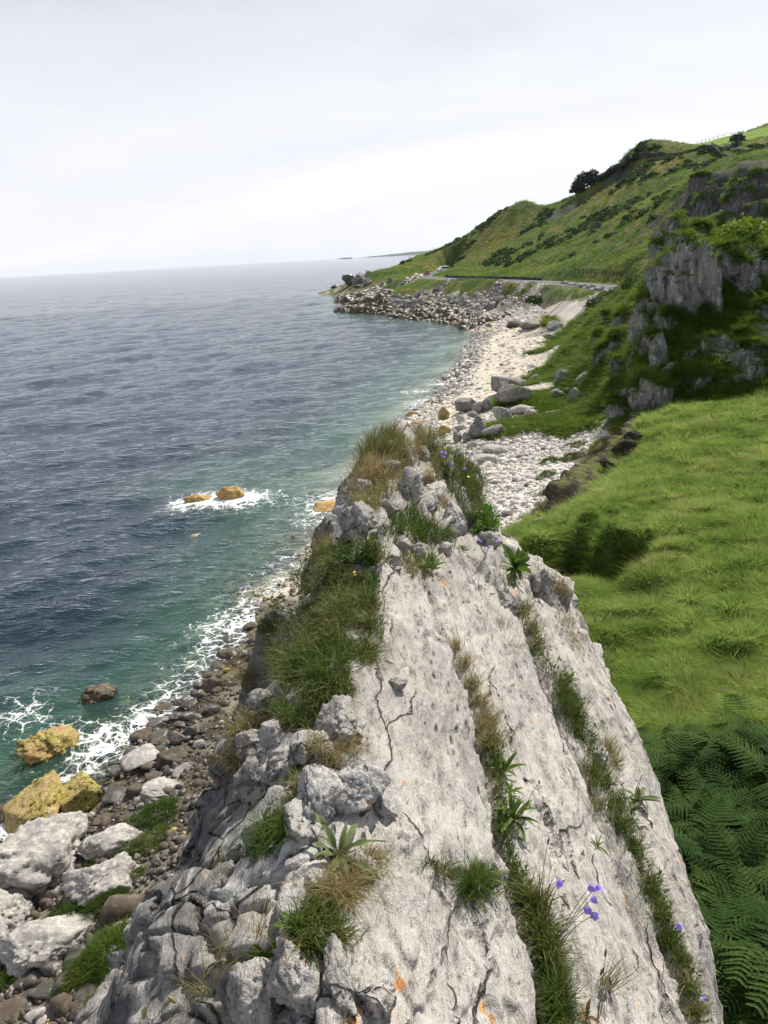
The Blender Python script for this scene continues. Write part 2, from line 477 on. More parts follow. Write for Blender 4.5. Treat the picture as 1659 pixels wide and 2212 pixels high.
M_TUFT = leaf_mat('ridge_grass_blades', [(0.0, (0.035, 0.07, 0.012)), (0.35, (0.075, 0.125, 0.018)), (0.6, (0.15, 0.16, 0.04)), (0.8, (0.30, 0.23, 0.10)), (1.0, (0.42, 0.33, 0.17))], trans=0.35)
M_DRY = leaf_mat('dry_thatch', [(0.0, (0.07, 0.04, 0.02)), (0.5, (0.16, 0.095, 0.045)), (1.0, (0.30, 0.20, 0.10))], trans=0.2)
M_LEAF = leaf_mat('herb_leaves', [(0.0, (0.03, 0.065, 0.015)), (0.5, (0.075, 0.14, 0.022)), (1.0, (0.17, 0.24, 0.04))], rough=0.45, trans=0.3)
M_GREYLEAF = leaf_mat('grey_green_leaves', [(0.0, (0.05, 0.075, 0.025)), (1.0, (0.17, 0.21, 0.075))], rough=0.6, trans=0.3)
M_PINE = leaf_mat('dark_pine_needles', [(0.0, (0.010, 0.018, 0.012)), (1.0, (0.03, 0.045, 0.025))], trans=0.1)
M_VIOLET = plain('violet_petals', (0.30, 0.22, 0.72), 0.5, 0.2, 0.15)
M_YELLOW = plain('yellow_petals', (0.75, 0.47, 0.02), 0.5, 0.2, 0.1)
M_STEM = plain('plant_stems', (0.10, 0.10, 0.04), 0.7, 0.2, 0.2)
M_WOOD = plain('weathered_fence_wood', (0.10, 0.085, 0.065), 0.9, 0.1, 0.3)
M_BARK = plain('tree_bark', (0.06, 0.05, 0.04), 0.95, 0.1, 0.3)

# ------------------------------------------------------------------ terrain: control points measured in the place
# (picture x, picture y, 'z' height | 'r' distance, value, ground type)
CP = []
def Z(t, *pts):
    for (x, y, z) in pts: CP.append((x, y, 'z', z, t))
def R(t, *pts):
    for (x, y, r) in pts: CP.append((x, y, 'r', r, t))
# sea bed
Z('p', (0, 700, -6), (300, 700, -6), (600, 700, -6), (0, 850, -6), (0, 1000, -5.5), (300, 900, -5.5), (600, 800, -5), (800, 740, -4), (900, 735, -2.5),
  (970, 735, -1.2), (600, 950, -4.5), (750, 890, -2.3), (850, 840, -1.6), (920, 790, -1.5), (700, 1000, -1.8), (400, 1200, -3.2), (200, 1300, -3.5), (560, 1120, -1.7),
  (640, 1100, -1.1), (560, 1230, -.8), (450, 1340, -1.3), (300, 1390, -2.8), (370, 1470, -1.2), (290, 1500, -1.9),
  (150, 1480, -3.2), (0, 1480, -3), (100, 1620, -1.7), (0, 1630, -2.2), (190, 1590, -1.1), (0, 1750, -.6), (500, 1290, -.35), (610, 1190, -.35),
  (690, 1130, -.3), (800, 705, -1.5), (900, 700, -.7), (470, 1080, -1.0), (700, 620, -5), (720, 580, -6), (600, 575, -7), (690, 660, -3), (780, 582, -4))
# water line
Z('c', (1030, 735, 0), (1005, 780, 0), (960, 825, 0), (905, 880, 0), (860, 930, 0), (800, 1000, 0), (745, 1080, 0), (690, 1190, 0), (610, 1265, 0))
Z('w', (545, 1350, 0), (485, 1440, 0), (415, 1510, 0), (345, 1570, 0), (270, 1640, 0), (225, 1690, 0), (110, 1800, 0), (0, 1860, 0))
Z('k', (742, 652, 0), (800, 677, 0), (900, 690, 0), (960, 697, 0), (1010, 708, 0), (870, 678, .45), (960, 686, .5), (1020, 700, .35))
# beach
Z('c', (1090, 720, 1.2), (1060, 700, .9), (1130, 690, 1.8), (1190, 722, 2.3), (1100, 790, 1.5), (1165, 790, 2.2), (1205, 770, 2.9), (1030, 800, .8), (1000, 850, .7),
  (1120, 760, 1.6), (1080, 740, 1.2), (1140, 670, 2.0), (1060, 850, 1.2), (1000, 900, 1.0), (1090, 900, 1.6), (930, 930, .7), (1100, 980, 1.8), (1200, 960, 2.2),
  (1285, 935, 2.6), (1130, 1050, 1.9), (1200, 1020, 2.3), (1090, 1120, 2.0), (1230, 1040, 2.5), (1160, 1080, 2.3), (1120, 1125, 2.4),
  (950, 1200, 2.0), (1000, 1050, 1.6), (900, 1050, .9), (850, 1200, 1.0), (700, 1400, 1.2), (1180, 830, 2.4))
Z('w', (800, 1500, 2.2), (600, 1600, 1.8), (150, 1900, 1.4), (300, 1800, 1.5), (50, 2100, 1.3), (250, 2100, 2.2), (350, 1740, 1.5), (0, 2000, .9), (200, 2212, 2.0),
  (400, 2212, 2.8), (600, 2000, 3), (900, 2000, 4))
# meadow, its broken seaward edge and the hollow
Z('m', (1385, 912, 4.8), (1352, 960, 4.5), (1345, 1005, 4.4), (1268, 1085, 4.5), (1205, 1125, 4.6), (1172, 1170, 4.9), (1659, 870, 5.8), (1500, 886, 5.4), (1430, 896, 5.1),
  (1659, 1000, 5.6), (1450, 1000, 5.1), (1400, 1120, 5.1), (1659, 1200, 5.8), (1500, 1350, 5.6), (1290, 1350, 5.3), (1350, 1420, 5.4), (1659, 1450, 6.0),
  (1550, 1550, 6.0), (1450, 1600, 5.8), (1200, 1280, 5.1), (1270, 1128, 5.3), (1320, 1150, 5.45), (1360, 1180, 5.5), (1395, 1235, 5.3), (1290, 1290, 4.95), (1350, 1270, 5.1), (1330, 1060, 4.8), (1100, 1300, 4.8), (1000, 1500, 5.2))
Z('m', (1225, 1212, 3.7), (1300, 1240, 3.8), (1260, 1190, 3.9))
Z('s', (1318, 975, 2.9), (1322, 1000, 2.8), (1243, 1060, 2.6), (1183, 1095, 2.5), (1140, 1140, 2.6))
Z('b', (1659, 1640, 6.2), (1600, 1800, 6.2), (1659, 2100, 6.5), (1600, 2212, 6.6), (1400, 1900, 6.0), (1200, 2000, 5.8), (1659, 1900, 6.4))
# ground behind the meadow and the near crag
R('g', (1272, 676, 128), (1246, 700, 123), (1292, 652, 133))
R('g', (1659, 848, 50), (1500, 872, 50), (1410, 885, 50), (1659, 700, 54), (1659, 560, 60), (1600, 515, 60), (1530, 525, 59), (1480, 545, 58), (1440, 600, 57), (1405, 680, 56),
  (1500, 700, 53.5), (1580, 650, 55.5), (1560, 760, 52), (1480, 800, 51.5), (1395, 770, 56), (1360, 850, 56), (1325, 890, 57),
  (1300, 850, 62), (1230, 875, 66), (1240, 800, 73), (1240, 740, 86), (1300, 700, 80), (1330, 650, 88), (1290, 790, 69), (1330, 760, 66), (1372, 660, 72), (1405, 595, 72),
  (1300, 705, 103), (1330, 655, 112), (1252, 738, 98), (1350, 634, 122), (1215, 800, 78), (1320, 905, 54))
Z('g', (1160, 908, 2.5), (1250, 915, 2.8), (1150, 860, 2.3))
# low coastal platform, road corridor
Z('h', (1300, 619, 6.8), (1200, 611.5, 6.8), (1100, 606, 6.8), (1000, 604, 6.8), (930, 601, 6.8), (893, 598, 6.8), (851, 611, 5.6), (890, 624, 5.4), (955, 625, 5.2), (1030, 628, 5.0),
  (1110, 640, 4.6), (1140, 630, 5.6), (1105, 655, 2.5), (1150, 650, 3.6), (1212, 618, 6.5), (1304, 634, 6.4), (830, 600, 5.8), (870, 600, 6.3), (825, 586, 7.0), (900, 612, 6.2), (1000, 612, 6.2), (1060, 617, 6.1))
Z('r', (860, 638, 2.0), (950, 648, 2.2), (1050, 658, 2.3), (900, 666, 1.0), (1000, 678, 1.1), (800, 648, 1.4), (785, 632, 2.0), (805, 598, 4.5), (780, 610, 2.2), (760, 614, 1.0), (737, 620, .2), (836, 618, 3.4), (820, 632, 2.6))
Z('c', (1070, 680, 1.4), (1100, 668, 1.9))
Z('r', (1157, 669, 2.3), (1217, 715, 2.0))
# hills
R('h', (905, 552, 420), (940, 545, 405), (900, 566, 385), (868, 576, 400), (820, 583, 340), (960, 535, 395), (1000, 518, 380), (1050, 487, 370), (1090, 457, 352), (1115, 441, 346), (1135, 433, 344),
  (1152, 440, 344), (1176, 461, 356), (1210, 446, 352), (1240, 428, 340), (1290, 400, 330), (1340, 355, 320), (1380, 330, 312), (1430, 337, 305), (1490, 333, 300), (1537, 326, 296),
  (1563, 346, 290), (1601, 356, 285), (1659, 352, 280), (1000, 560, 325), (1050, 572, 290), (1100, 580, 250), (1150, 590, 215), (1200, 596, 185), (1000, 592, 262),
  (1050, 596, 232), (1100, 597, 212), (1050, 540, 320), (1100, 510, 320), (1150, 530, 275), (1200, 520, 255), (1250, 545, 215), (1300, 580, 172), (1350, 592, 152), (1200, 480, 300),
  (1280, 470, 265), (1350, 440, 255), (1420, 400, 262), (1480, 372, 255), (1520, 358, 250), (1300, 425, 300), (1390, 365, 290), (1450, 465, 192), (1400, 470, 205),
  (1330, 490, 222), (1380, 545, 160), (1430, 520, 160), (1470, 500, 166), (960, 575, 340), (955, 588, 300), (930, 585, 330), (1240, 600, 172), (1300, 605, 160), (1659, 361, 195), (1570, 358, 205), (1500, 376, 205))
R('x', (1505, 392, 184), (1560, 372, 182), (1659, 378, 172), (1490, 495, 166), (1560, 508, 160), (1659, 520, 152), (1510, 450, 174), (1600, 450, 166), (1275, 452, 318), (1300, 436, 318), (1318, 418, 316), (1340, 402, 308))
R('f', (1455, 331, 345), (1540, 316, 345), (1600, 300, 400), (1659, 333, 335), (1560, 297, 425), (1605, 288, 430), (1500, 312, 400), (1625, 346, 292), (1659, 344, 290), (1610, 340, 310))
R('h', (1659, 268, 450), (1630, 280, 440), (1640, 315, 350), (1580, 330, 330), (1415, 329, 335))

cx = np.array([c[0] for c in CP], float); cy = np.array([c[1] for c in CP], float)
cpts = np.array([at_z(c[0], c[1], c[3]) if c[2] == 'z' else at_r(c[0], c[1], c[3]) for c in CP])
for px_, py_, pz_, tt_ in ((-40, 6, 1.5, 'w'), (-9, 6, 2.2, 'w'), (-4, 4, 3.0, 'w'), (-25, 12, -1.5, 'p'), (6, 3, 6.5, 'b'), (12, 4, 7.0, 'b'), (12, 10, 6.8, 'm'), (30, 12, 8, 'm'),
                           (40, 30, 9, 'm'), (40, 45, 12, 'g'), (60, 60, 18, 'g'), (90, 90, 28, 'h'), (160, 140, 45, 'h'), (-200, 80, -9, 'p'), (-200, 300, -9, 'p'), (-100, 650, -9, 'p'), (60, 600, -6, 'p'),
                           (300, 400, 75, 'h'), (300, 600, 60, 'h'), (150, 620, 5, 'h'), (120, 520, 12, 'h'), (-33, 330, -3.5, 'p'), (-36, 380, -4, 'p'), (-26, 330, -3, 'p'), (-28, 400, -4, 'p'), (-22, 440, -4, 'p'), (-14, 450, -4, 'p'), (-24, 300, -3, 'p'), (-45, 360, -4, 'p'), (-8, 470, -3.5, 'p'), (2, 480, -3, 'p')):
    cpts = np.vstack([cpts, (px_, py_, pz_)]); CP.append((0, 0, 'z', pz_, tt_))
# the outlying points only steady the far edges
cd = np.stack([np.arctan2(cpts[:, 0], cpts[:, 1]), np.log(np.hypot(cpts[:, 0], cpts[:, 1]))], 1)
cz = cpts[:, 2].copy()
keep = np.ones(len(cz), bool)
for i in range(len(cz)):
    for j in range(i):
        if keep[j] and np.hypot(*(cd[i] - cd[j])) < 0.004: keep[i] = False
cd, cz = cd[keep], cz[keep]
ctype = np.array([c[4] for c, k in zip(CP, keep) if k])
SMO = 0.015
D = np.sqrt(((cd[:, None] - cd[None]) ** 2).sum(2) + SMO ** 2)
n = len(cz)
A = np.zeros((n + 3, n + 3))
A[:n, :n] = D
A[:n, n] = 1; A[:n, n + 1:n + 3] = cd; A[n, :n] = 1; A[n + 1:, :n] = cd.T
coef = np.linalg.solve(A, np.concatenate([cz, np.zeros(3)]))
TYPES = 'pcwkmsbghrxf'
tw_idx = [np.where(ctype == t)[0] for t in TYPES]

def terrain_eval(az, lr):
    q = np.stack([az, lr], 1)
    warp = np.stack([vnoise(np.stack([az * 30, lr * 30, 0 * az], 1), 3), vnoise(np.stack([az * 30, lr * 30, 0 * az + 9], 1), 4)], 1) * 0.02
    z = np.empty(len(q)); tw = np.zeros((len(q), len(TYPES)))
    for s in range(0, len(q), 20000):
        e = s + 20000
        d2 = ((q[s:e, None] - cd[None]) ** 2).sum(2)
        z[s:e] = np.sqrt(d2 + SMO ** 2) @ coef[:n] + coef[n] + q[s:e] @ coef[n + 1:]
        wq = q[s:e] + warp[s:e]
        d2 = ((wq[:, None] - cd[None]) ** 2).sum(2) + 1e-6
        wt = 1.0 / d2 ** 2.5
        for k, ix in enumerate(tw_idx): tw[s:e, k] = wt[:, ix].sum(1)
    tw /= tw.sum(1, keepdims=True)
    return z, tw

# road centre line (a real strip of tarmac laid on the platform)
road_c = [tuple(at_z(*q)[:2]) for q in ((1420, 628, 6.8), (1300, 618.5, 6.8), (1200, 611, 6.8), (1100, 606, 6.8), (1000, 603.5, 6.8), (940, 601.5, 6.8), (905, 597.5, 6.8))]
road_c += [tuple(at_r(915, 591, 288)[:2]), tuple(at_r(945, 582, 318)[:2]), tuple(at_r(962, 577, 338)[:2]), tuple(at_r(985, 572, 365)[:2])]
def smooth_line(p, it=3):
    p = [np.array(a) for a in p]
    for _ in range(it):
        q = [p[0]]
        for a, b in zip(p[:-1], p[1:]): q += [a * .75 + b * .25, a * .25 + b * .75]
        p = q + [p[-1]]
    return [tuple(a) for a in p]
road_s = smooth_line(road_c, 2)
ROAD_Z = 6.75

NA, NR = 560, 640
AZ0, AZ1 = math.radians(-44), math.radians(46)
LR0, LR1 = math.log(4.5), math.log(640)
ga = np.linspace(AZ0, AZ1, NA); gl = np.linspace(LR0, LR1, NR)
AZg, LRg = np.meshgrid(ga, gl)
az, lr = AZg.ravel(), LRg.ravel()
tz, tw = terrain_eval(az, lr)
tr_ = np.exp(lr)
tx, ty = tr_ * np.sin(az), tr_ * np.cos(az)
T = {t: tw[:, k] for k, t in enumerate(TYPES)}
P0 = np.stack([tx, ty, 0 * tx], 1)
landmask = sstep(-0.2, 0.4, tz)
# relief that belongs to each kind of ground
hum = fbm(P0 * 1.25, 3, 5) * 0.26 + fbm(P0 * 0.33, 3, 6) * 0.30
tz = tz + T['m'] * hum * landmask
tz = tz + T['b'] * fbm(P0 * 0.6, 3, 8) * 0.25
tz = tz + T['g'] * (fbm(P0 * 0.35, 4, 9) * 0.9 + fbm(P0 * 1.1, 3, 10) * 0.25) * sstep(2.0, 5.0, tz)
hamp = (1 - .65 * sstep(290, 330, tr_)) * sstep(120, 220, tr_) * T['h'] * sstep(7.2, 12, tz)
rdg = 1 - np.abs(fbm(P0 * np.array([0.045, 0.045, 1]), 4, 11))
tz = tz + hamp * ((rdg - 0.6) * 1.9 + fbm(P0 * 0.16, 3, 12) * .8)
f1, f2, cid = worley(P0 * np.array([0.25, 0.25, 1]), 13)
tz = tz + T['x'] * ((cid - .5) * 2.0 + fbm(P0 * 0.2, 4, 14) * 1.2)
tz = tz + (T['c'] + T['w']) * fbm(P0 * 0.9, 3, 15) * 0.10 * sstep(-2, .5, tz)
tz = tz + (T['r'] + T['k']) * np.abs(fbm(P0 * 0.35, 3, 16)) * 0.5 * landmask
tz = tz + T['p'] * fbm(P0 * 0.5, 4, 17) * 0.45
AP = [at_z(*q) for q in ((1152, 668, 2.1), (1217, 713, 2.0), (1298, 632, 6.5), (1211, 615, 6.6))]      # sea wall corners
apc = np.linalg.lstsq(np.array([[a[0], a[1], 1] for a in AP]), np.array([a[2] for a in AP]), rcond=None)[0]
cen = np.mean([a[:2] for a in AP], 0)
apin = in_poly(tx, ty, [tuple(cen + (a[:2] - cen) * 1.06) for a in AP])
tz = np.where(apin, np.minimum(tz, apc[0] * tx + apc[1] * ty + apc[2] - .5), tz)
rd = np.full(len(tx), 1e9)
msk = tr_ > 110
rd[msk] = seg_dist(tx[msk], ty[msk], road_s)
rw = 1 - sstep(3.4, 8.0, rd)
tz = tz * (1 - rw) + (ROAD_Z - 0.06) * rw
hc = at_z(1268, 1222, 4.6); ha = math.atan2(hc[0], hc[1])
hv = (tx - hc[0]) * math.sin(ha) + (ty - hc[1]) * math.cos(ha); hu = (tx - hc[0]) * math.cos(ha) - (ty - hc[1]) * math.sin(ha)
hv = hv + .35 * fbm(np.stack([hu * .9, hu * 0, hu * 0], 1), 2, 44) + .16 * hu ** 2
hin = sstep(1.0, .55, np.hypot(hu / 2.2, np.minimum(hv, 0) / 2.6)) * sstep(1.25, .35, hv)
tz = tz - 1.5 * hin + .55 * np.exp(-(hu / 2.0) ** 2) * sstep(.5, 1.0, hv) * sstep(4.0, 1.2, hv)
hollow = hin * sstep(-1.2, 0, hv)
# grassy verge on the seaward side of the road
a_0, a_1 = math.atan2(*at_z(965, 603, 6.75)[:2]), math.atan2(*at_z(1180, 610, 6.75)[:2])
rs = np.array(road_s); ra_, rr2 = np.arctan2(rs[:, 0], rs[:, 1]), np.hypot(rs[:, 0], rs[:, 1]); k_ = rr2 < 262; o_ = np.argsort(ra_[k_])
rline = np.interp(az, ra_[k_][o_], rr2[k_][o_])
tz = tz + .75 * sstep(3.3, 4.6, rd) * sstep(14, 8, rd) * (tr_ < rline) * sstep(a_0 - .01, a_0 + .01, az) * sstep(a_1 + .02, a_1 - .01, az)
TZ = tz.reshape(NR, NA)

def ground(x, y):
    a = (np.arctan2(x, y) - AZ0) / (AZ1 - AZ0) * (NA - 1); l = (np.log(np.hypot(x, y)) - LR0) / (LR1 - LR0) * (NR - 1)
    a = np.clip(a, 0, NA - 1.001); l = np.clip(l, 0, NR - 1.001)
    i, j = np.floor(l).astype(int), np.floor(a).astype(int)
    fi, fj = l - i, a - j
    return (TZ[i, j] * (1 - fi) * (1 - fj) + TZ[i + 1, j] * fi * (1 - fj) + TZ[i, j + 1] * (1 - fi) * fj + TZ[i + 1, j + 1] * fi * fj)

def gtype(x, y):
    a = int(np.clip((math.atan2(x, y) - AZ0) / (AZ1 - AZ0) * (NA - 1), 0, NA - 1)); l = int(np.clip((math.log(math.hypot(x, y)) - LR0) / (LR1 - LR0) * (NR - 1), 0, NR - 1))
    return tw[l * NA + a]

def hit(x, y, rmin=6.0, rmax=600.0):
    """first point of the ground (or the sea surface) along a sight line"""
    d = ray(x, y); d = d / np.hypot(d[0], d[1])
    rr = np.exp(np.linspace(math.log(rmin), math.log(rmax), 2500))
    p = CAM_POS + rr[:, None] * d
    g = np.maximum(ground(p[:, 0], p[:, 1]), 0.0)
    k = np.where(p[:, 2] < g)[0]
    return p[k[0]] if len(k) else None

# ground colours: the soil, stone and turf themselves
def cvar(base, alt, nz_): return np.array(base)[None] * (1 - nz_[:, None]) + np.array(alt)[None] * nz_[:, None]
na = np.clip(fbm(P0 * 0.7, 4, 21) * .5 + .5, 0, 1); nb = np.clip(fbm(P0 * 0.05, 4, 22) * .6 + .5, 0, 1); nc = np.clip(fbm(P0 * 0.18, 4, 23) * .7 + .5, 0, 1)
COLS = {
    'p': cvar((0.10, 0.105, 0.07), (0.42, 0.40, 0.26), sstep(.42, .68, na)),
    'c': cvar((0.50, 0.45, 0.39), (0.66, 0.60, 0.53), na),
    'w': cvar((0.055, 0.046, 0.034), (0.20, 0.18, 0.145), sstep(.4, .7, na)),
    'k': cvar((0.035, 0.022, 0.010), (0.11, 0.07, 0.03), na),
    'm': cvar((0.045, 0.08, 0.012), (0.09, 0.12, 0.025), na),
    's': cvar((0.030, 0.022, 0.016), (0.055, 0.042, 0.03), na),
    'b': cvar((0.012, 0.022, 0.008), (0.03, 0.035, 0.015), na),
    'g': cvar((0.03, 0.055, 0.01), (0.08, 0.10, 0.022), nc),
    'h': cvar((0.055, 0.085, 0.018), (0.165, 0.14, 0.045), sstep(.35, .75, nb * .6 + nc * .4)),
    'r': cvar((0.16, 0.15, 0.14), (0.34, 0.32, 0.30), na),
    'x': cvar((0.030, 0.032, 0.028), (0.085, 0.085, 0.082), nc),
    'f': cvar((0.13, 0.22, 0.03), (0.17, 0.27, 0.04), nc)}
gcol = sum(T[t][:, None] * COLS[t] for t in TYPES)
# old wrack lines on the beach
wr = sstep(0.10, 0.0, np.abs(tz - 1.35 - fbm(P0 * 0.15, 3, 31) * .25)) * T['c'] * sstep(62, 75, tr_) * sstep(.4, .6, na)
gcol = gcol * (1 - 0.75 * wr[:, None]) + np.array((0.10, 0.06, 0.035)) * 0.75 * wr[:, None]

t = NT('ground_cover')
gc = t.attr('col', 0)
p = t.pos()
n1 = t.noise(p, 0.9, 5, .6); n2 = t.noise(p, 6.0, 4, .65); n3 = t.noise(p, 0.12, 4, .6)
c = t.mix(t.rng(n1, .3, .7), t.mix(1.0, gc, (0.62, 0.66, 0.62), 'MULTIPLY'), t.mix(1.0, gc, (1.35, 1.28, 1.22), 'MULTIPLY'))
c = t.mix(t.rng(n2, .3, .7, 0, .45), c, t.mix(1.0, c, (0.5, 0.5, 0.5), 'MULTIPLY'))
h = t.math('ADD', n1, t.math('MULTIPLY', n2, .35))
M_GROUND = t.done(t.principled(c, 0.95, t.bump(h, 0.8, 0.25), spec=0.1))

idx = np.arange(NR * NA).reshape(NR, NA)
quads = np.stack([idx[:-1, :-1], idx[:-1, 1:], idx[1:, 1:], idx[1:, :-1]], -1).reshape(-1, 4)
zq = tz[quads]; rq = tr_[quads[:, 0]]
quads = quads[(zq.max(1) > -5.0) & ~((rq > 130) & (zq.max(1) < -1.5))]
used = np.unique(quads); remap = np.full(NR * NA, -1); remap[used] = np.arange(len(used))
me = mesh_np('terrain', np.stack([tx, ty, tz], 1)[used], remap[quads], M_GROUND)
cattr(me, 'col', gcol[used])
tag(link('terrain', me), kind='structure')
print('terrain', round(time.time() - T0, 1))

# ------------------------------------------------------------------ sea
SA, SR = 430, 680
sa = np.linspace(math.radians(-46), math.radians(22), SA)
sl = np.concatenate([np.linspace(math.log(9), math.log(330), 610, endpoint=False), np.linspace(math.log(330), math.log(12000), SR - 610)])
A2, L2 = np.meshgrid(sa, sl); A2, L2 = A2.ravel(), L2.ravel()
R2 = np.exp(L2); X2, Y2 = R2 * np.sin(A2), R2 * np.cos(A2)
G2 = ground(X2, Y2)
G2 = np.where(R2 > 640, -20, G2)
depth = np.clip(-G2, -1, 25)
wz = np.zeros(len(X2))
rr_ = np.random.default_rng(3)
shoal = sstep(-0.1, 1.5, depth) * 0.8 + 0.2
for k in range(46):
    lam = 0.55 * (22 / 0.55) ** (k / 45) * rr_.uniform(.85, 1.15)
    th = math.radians(-58 + rr_.normal(0, 26)); kx, ky = math.cos(th), math.sin(th)
    res = R2 * 0.0062
    vis = sstep(1.8, 4.5, lam / res)
    ph = 2 * math.pi / lam * (X2 * kx + Y2 * ky + 0.6 * vnoise(np.stack([X2 * .08, Y2 * .08, 0 * X2 + k], 1), 60)) + rr_.uniform(0, 6.28)
    am = 0.0048 * lam ** 0.85
    s_ = np.sin(ph)
    wz += am * vis * (s_ + 0.25 * np.cos(2 * ph)) * shoal
# foam: wash on the shelving shore and round the half-drowned rocks
pt_ = sstep(-.15, .55, fbm(np.stack([X2 * .22, Y2 * .22, 0 * X2], 1), 3, 66))
foam = sstep(0.9, 0.0, depth) * (.05 + .27 * pt_) * sstep(130, 80, R2)
foam += sstep(.3, .0, depth) * .12 * sstep(100, 130, R2)
FO = [(432, 1080, 2.6, .62), (503, 1082, 2.6, .7), (400, 1095, 2.4, .3), (560, 1078, 2.4, .3), (710, 1085, 3.0, .55), (690, 1130, 2.2, .25), (620, 1215, 2.2, .35), (930, 875, 4, .5), (905, 845, 2.5, .3), (950, 830, 2.5, .35), (880, 850, 2, .25),
      (255, 1590, 1.6, .34), (310, 1560, 1.6, .24), (200, 1640, 1.3, .28), (390, 1470, 1.8, .3), (480, 1370, 2.2, .4), (520, 1330, 2, .4), (30, 1570, 1.8, .32), (60, 1530, 1.5, .22), (60, 1760, 1.3, .4), (10, 1840, 1.3, .3), (130, 1690, 1.2, .3),
      (170, 1580, 1.2, .2), (835, 679, 3, .3), (580, 1270, 2, .3), (350, 1520, 1.5, .25), (450, 1420, 1.4, .25)]
for fx, fy, fr, fs in FO:
    q = at_z(fx, fy, 0.0)
    foam += fs * np.exp(-(((X2 - q[0]) ** 2 + (Y2 - q[1]) ** 2) / (fr * fr * .6)))
foam += 0.10 * sstep(.3, .8, fbm(np.stack([X2 * .12, Y2 * .12, 0 * X2], 1), 3, 61)) * sstep(3.0, .8, depth)
wq = np.arange(SR * SA).reshape(SR, SA)
wq = np.stack([wq[:-1, :-1], wq[:-1, 1:], wq[1:, 1:], wq[1:, :-1]], -1).reshape(-1, 4)
wq = wq[depth[wq].max(1) > -0.35]
used = np.unique(wq); remap = np.full(SR * SA, -1); remap[used] = np.arange(len(used))

t = NT('sea_water')
p = t.pos()
dp = t.attr('depth'); fo = t.attr('foam')
mpp = t.n('Mapping', {0: p, 'Rotation': (0, 0, math.radians(32)), 'Scale': (1.0, 2.4, 1.0)}).outputs[0]
w1 = t.noise(mpp, 0.55, 4, .55, .6); w2 = t.noise(mpp, 2.2, 3, .6, .4); w3 = t.noise(p, 7.0, 2, .6)
hh = t.math('ADD', t.math('MULTIPLY', w1, 1.0), t.math('ADD', t.math('MULTIPLY', w2, .40), t.math('MULTIPLY', w3, .10)))
nrm = t.bump(hh, 1.0, 0.165)
murk = t.math('SUBTRACT', 1.0, t.math('POWER', 2.718, t.math('MULTIPLY', dp, -0.45)), True)
big = t.noise(p, 0.16, 4, .6)
body = t.mix(t.rng(t.math('ADD', dp, t.math('MULTIPLY', t.math('SUBTRACT', big, .5), 1.6)), 0.75, 2.9), (0.050, 0.135, 0.100), (0.005, 0.020, 0.036))
tint = t.mix(t.rng(dp, 0.0, 2.0), (0.93, 0.96, 0.92), (0.34, 0.66, 0.56))
under = t.n('MixShader', {0: murk, 1: t.n('BsdfTransparent', {0: tint}).outputs[0], 2: t.n('BsdfDiffuse', {0: body}).outputs[0]}).outputs[0]
fr = t.n('Fresnel', {'IOR': 1.33, 'Normal': nrm}).outputs[0]
gl_ = t.n('BsdfGlossy', {'Color': (.95, .97, 1.0, 1), 'Roughness': 0.05, 'Normal': nrm}).outputs[0]
wat = t.n('MixShader', {0: fr, 1: under, 2: gl_}).outputs[0]
wp = t.n('VectorMath', {0: p, 1: t.n('VectorMath', {0: t.n('TexNoise', {'Vector': p, 'Scale': .9, 'Detail': 4}).outputs[1], 3: 1.3}, operation='SCALE').outputs[0]}, operation='ADD').outputs[0]
v1 = t.n('TexVoronoi', {'Vector': wp, 'Scale': 1.7}, feature='DISTANCE_TO_EDGE').outputs['Distance']
v2 = t.n('TexVoronoi', {'Vector': wp, 'Scale': 4.6}, feature='DISTANCE_TO_EDGE').outputs['Distance']
lace = t.math('MAXIMUM', t.rng(v1, .16, 0.0), t.math('MULTIPLY', t.rng(v2, .10, 0.0), .75))
fn = t.noise(p, 1.3, 5, .65); fn2 = t.noise(p, 9, 4, .7)
ff = t.math('ADD', fo, t.math('ADD', t.math('MULTIPLY', t.math('SUBTRACT', lace, .6), .55), t.math('ADD', t.math('MULTIPLY', t.math('SUBTRACT', fn, .5), 1.35), t.math('MULTIPLY', t.math('SUBTRACT', fn2, .5), .7))))
fm = t.math('MULTIPLY', t.math('MULTIPLY', t.rng(ff, .36, .72), .92), t.rng(fo, .02, .12))
fsh = t.n('BsdfDiffuse', {0: (.78, .80, .80, 1), 'Normal': t.bump(fn2, .5, .05)}).outputs[0]
M_SEA = t.done(t.n('MixShader', {0: fm, 1: wat, 2: fsh}).outputs[0])
me = mesh_np('sea', np.stack([X2, Y2, wz], 1)[used], remap[wq], M_SEA)
fattr(me, 'depth', np.clip(depth, 0, 20)[used]); fattr(me, 'foam', foam[used])
tag(link('sea', me), kind='structure')
print('sea', round(time.time() - T0, 1))

# deep sea floor below everything, so that no hole opens where the shelf ends
mb = MB(); mb.add([(-11500, -600, -5.6), (11500, -600, -5.6), (11500, 11800, -5.6), (-11500, 11800, -5.6)], [(0, 1, 2, 3)])
tag(mb.build('seabed', plain('dark_sea_floor', (0.03, 0.04, 0.04), .9, .1, .2, .05)), kind='structure')

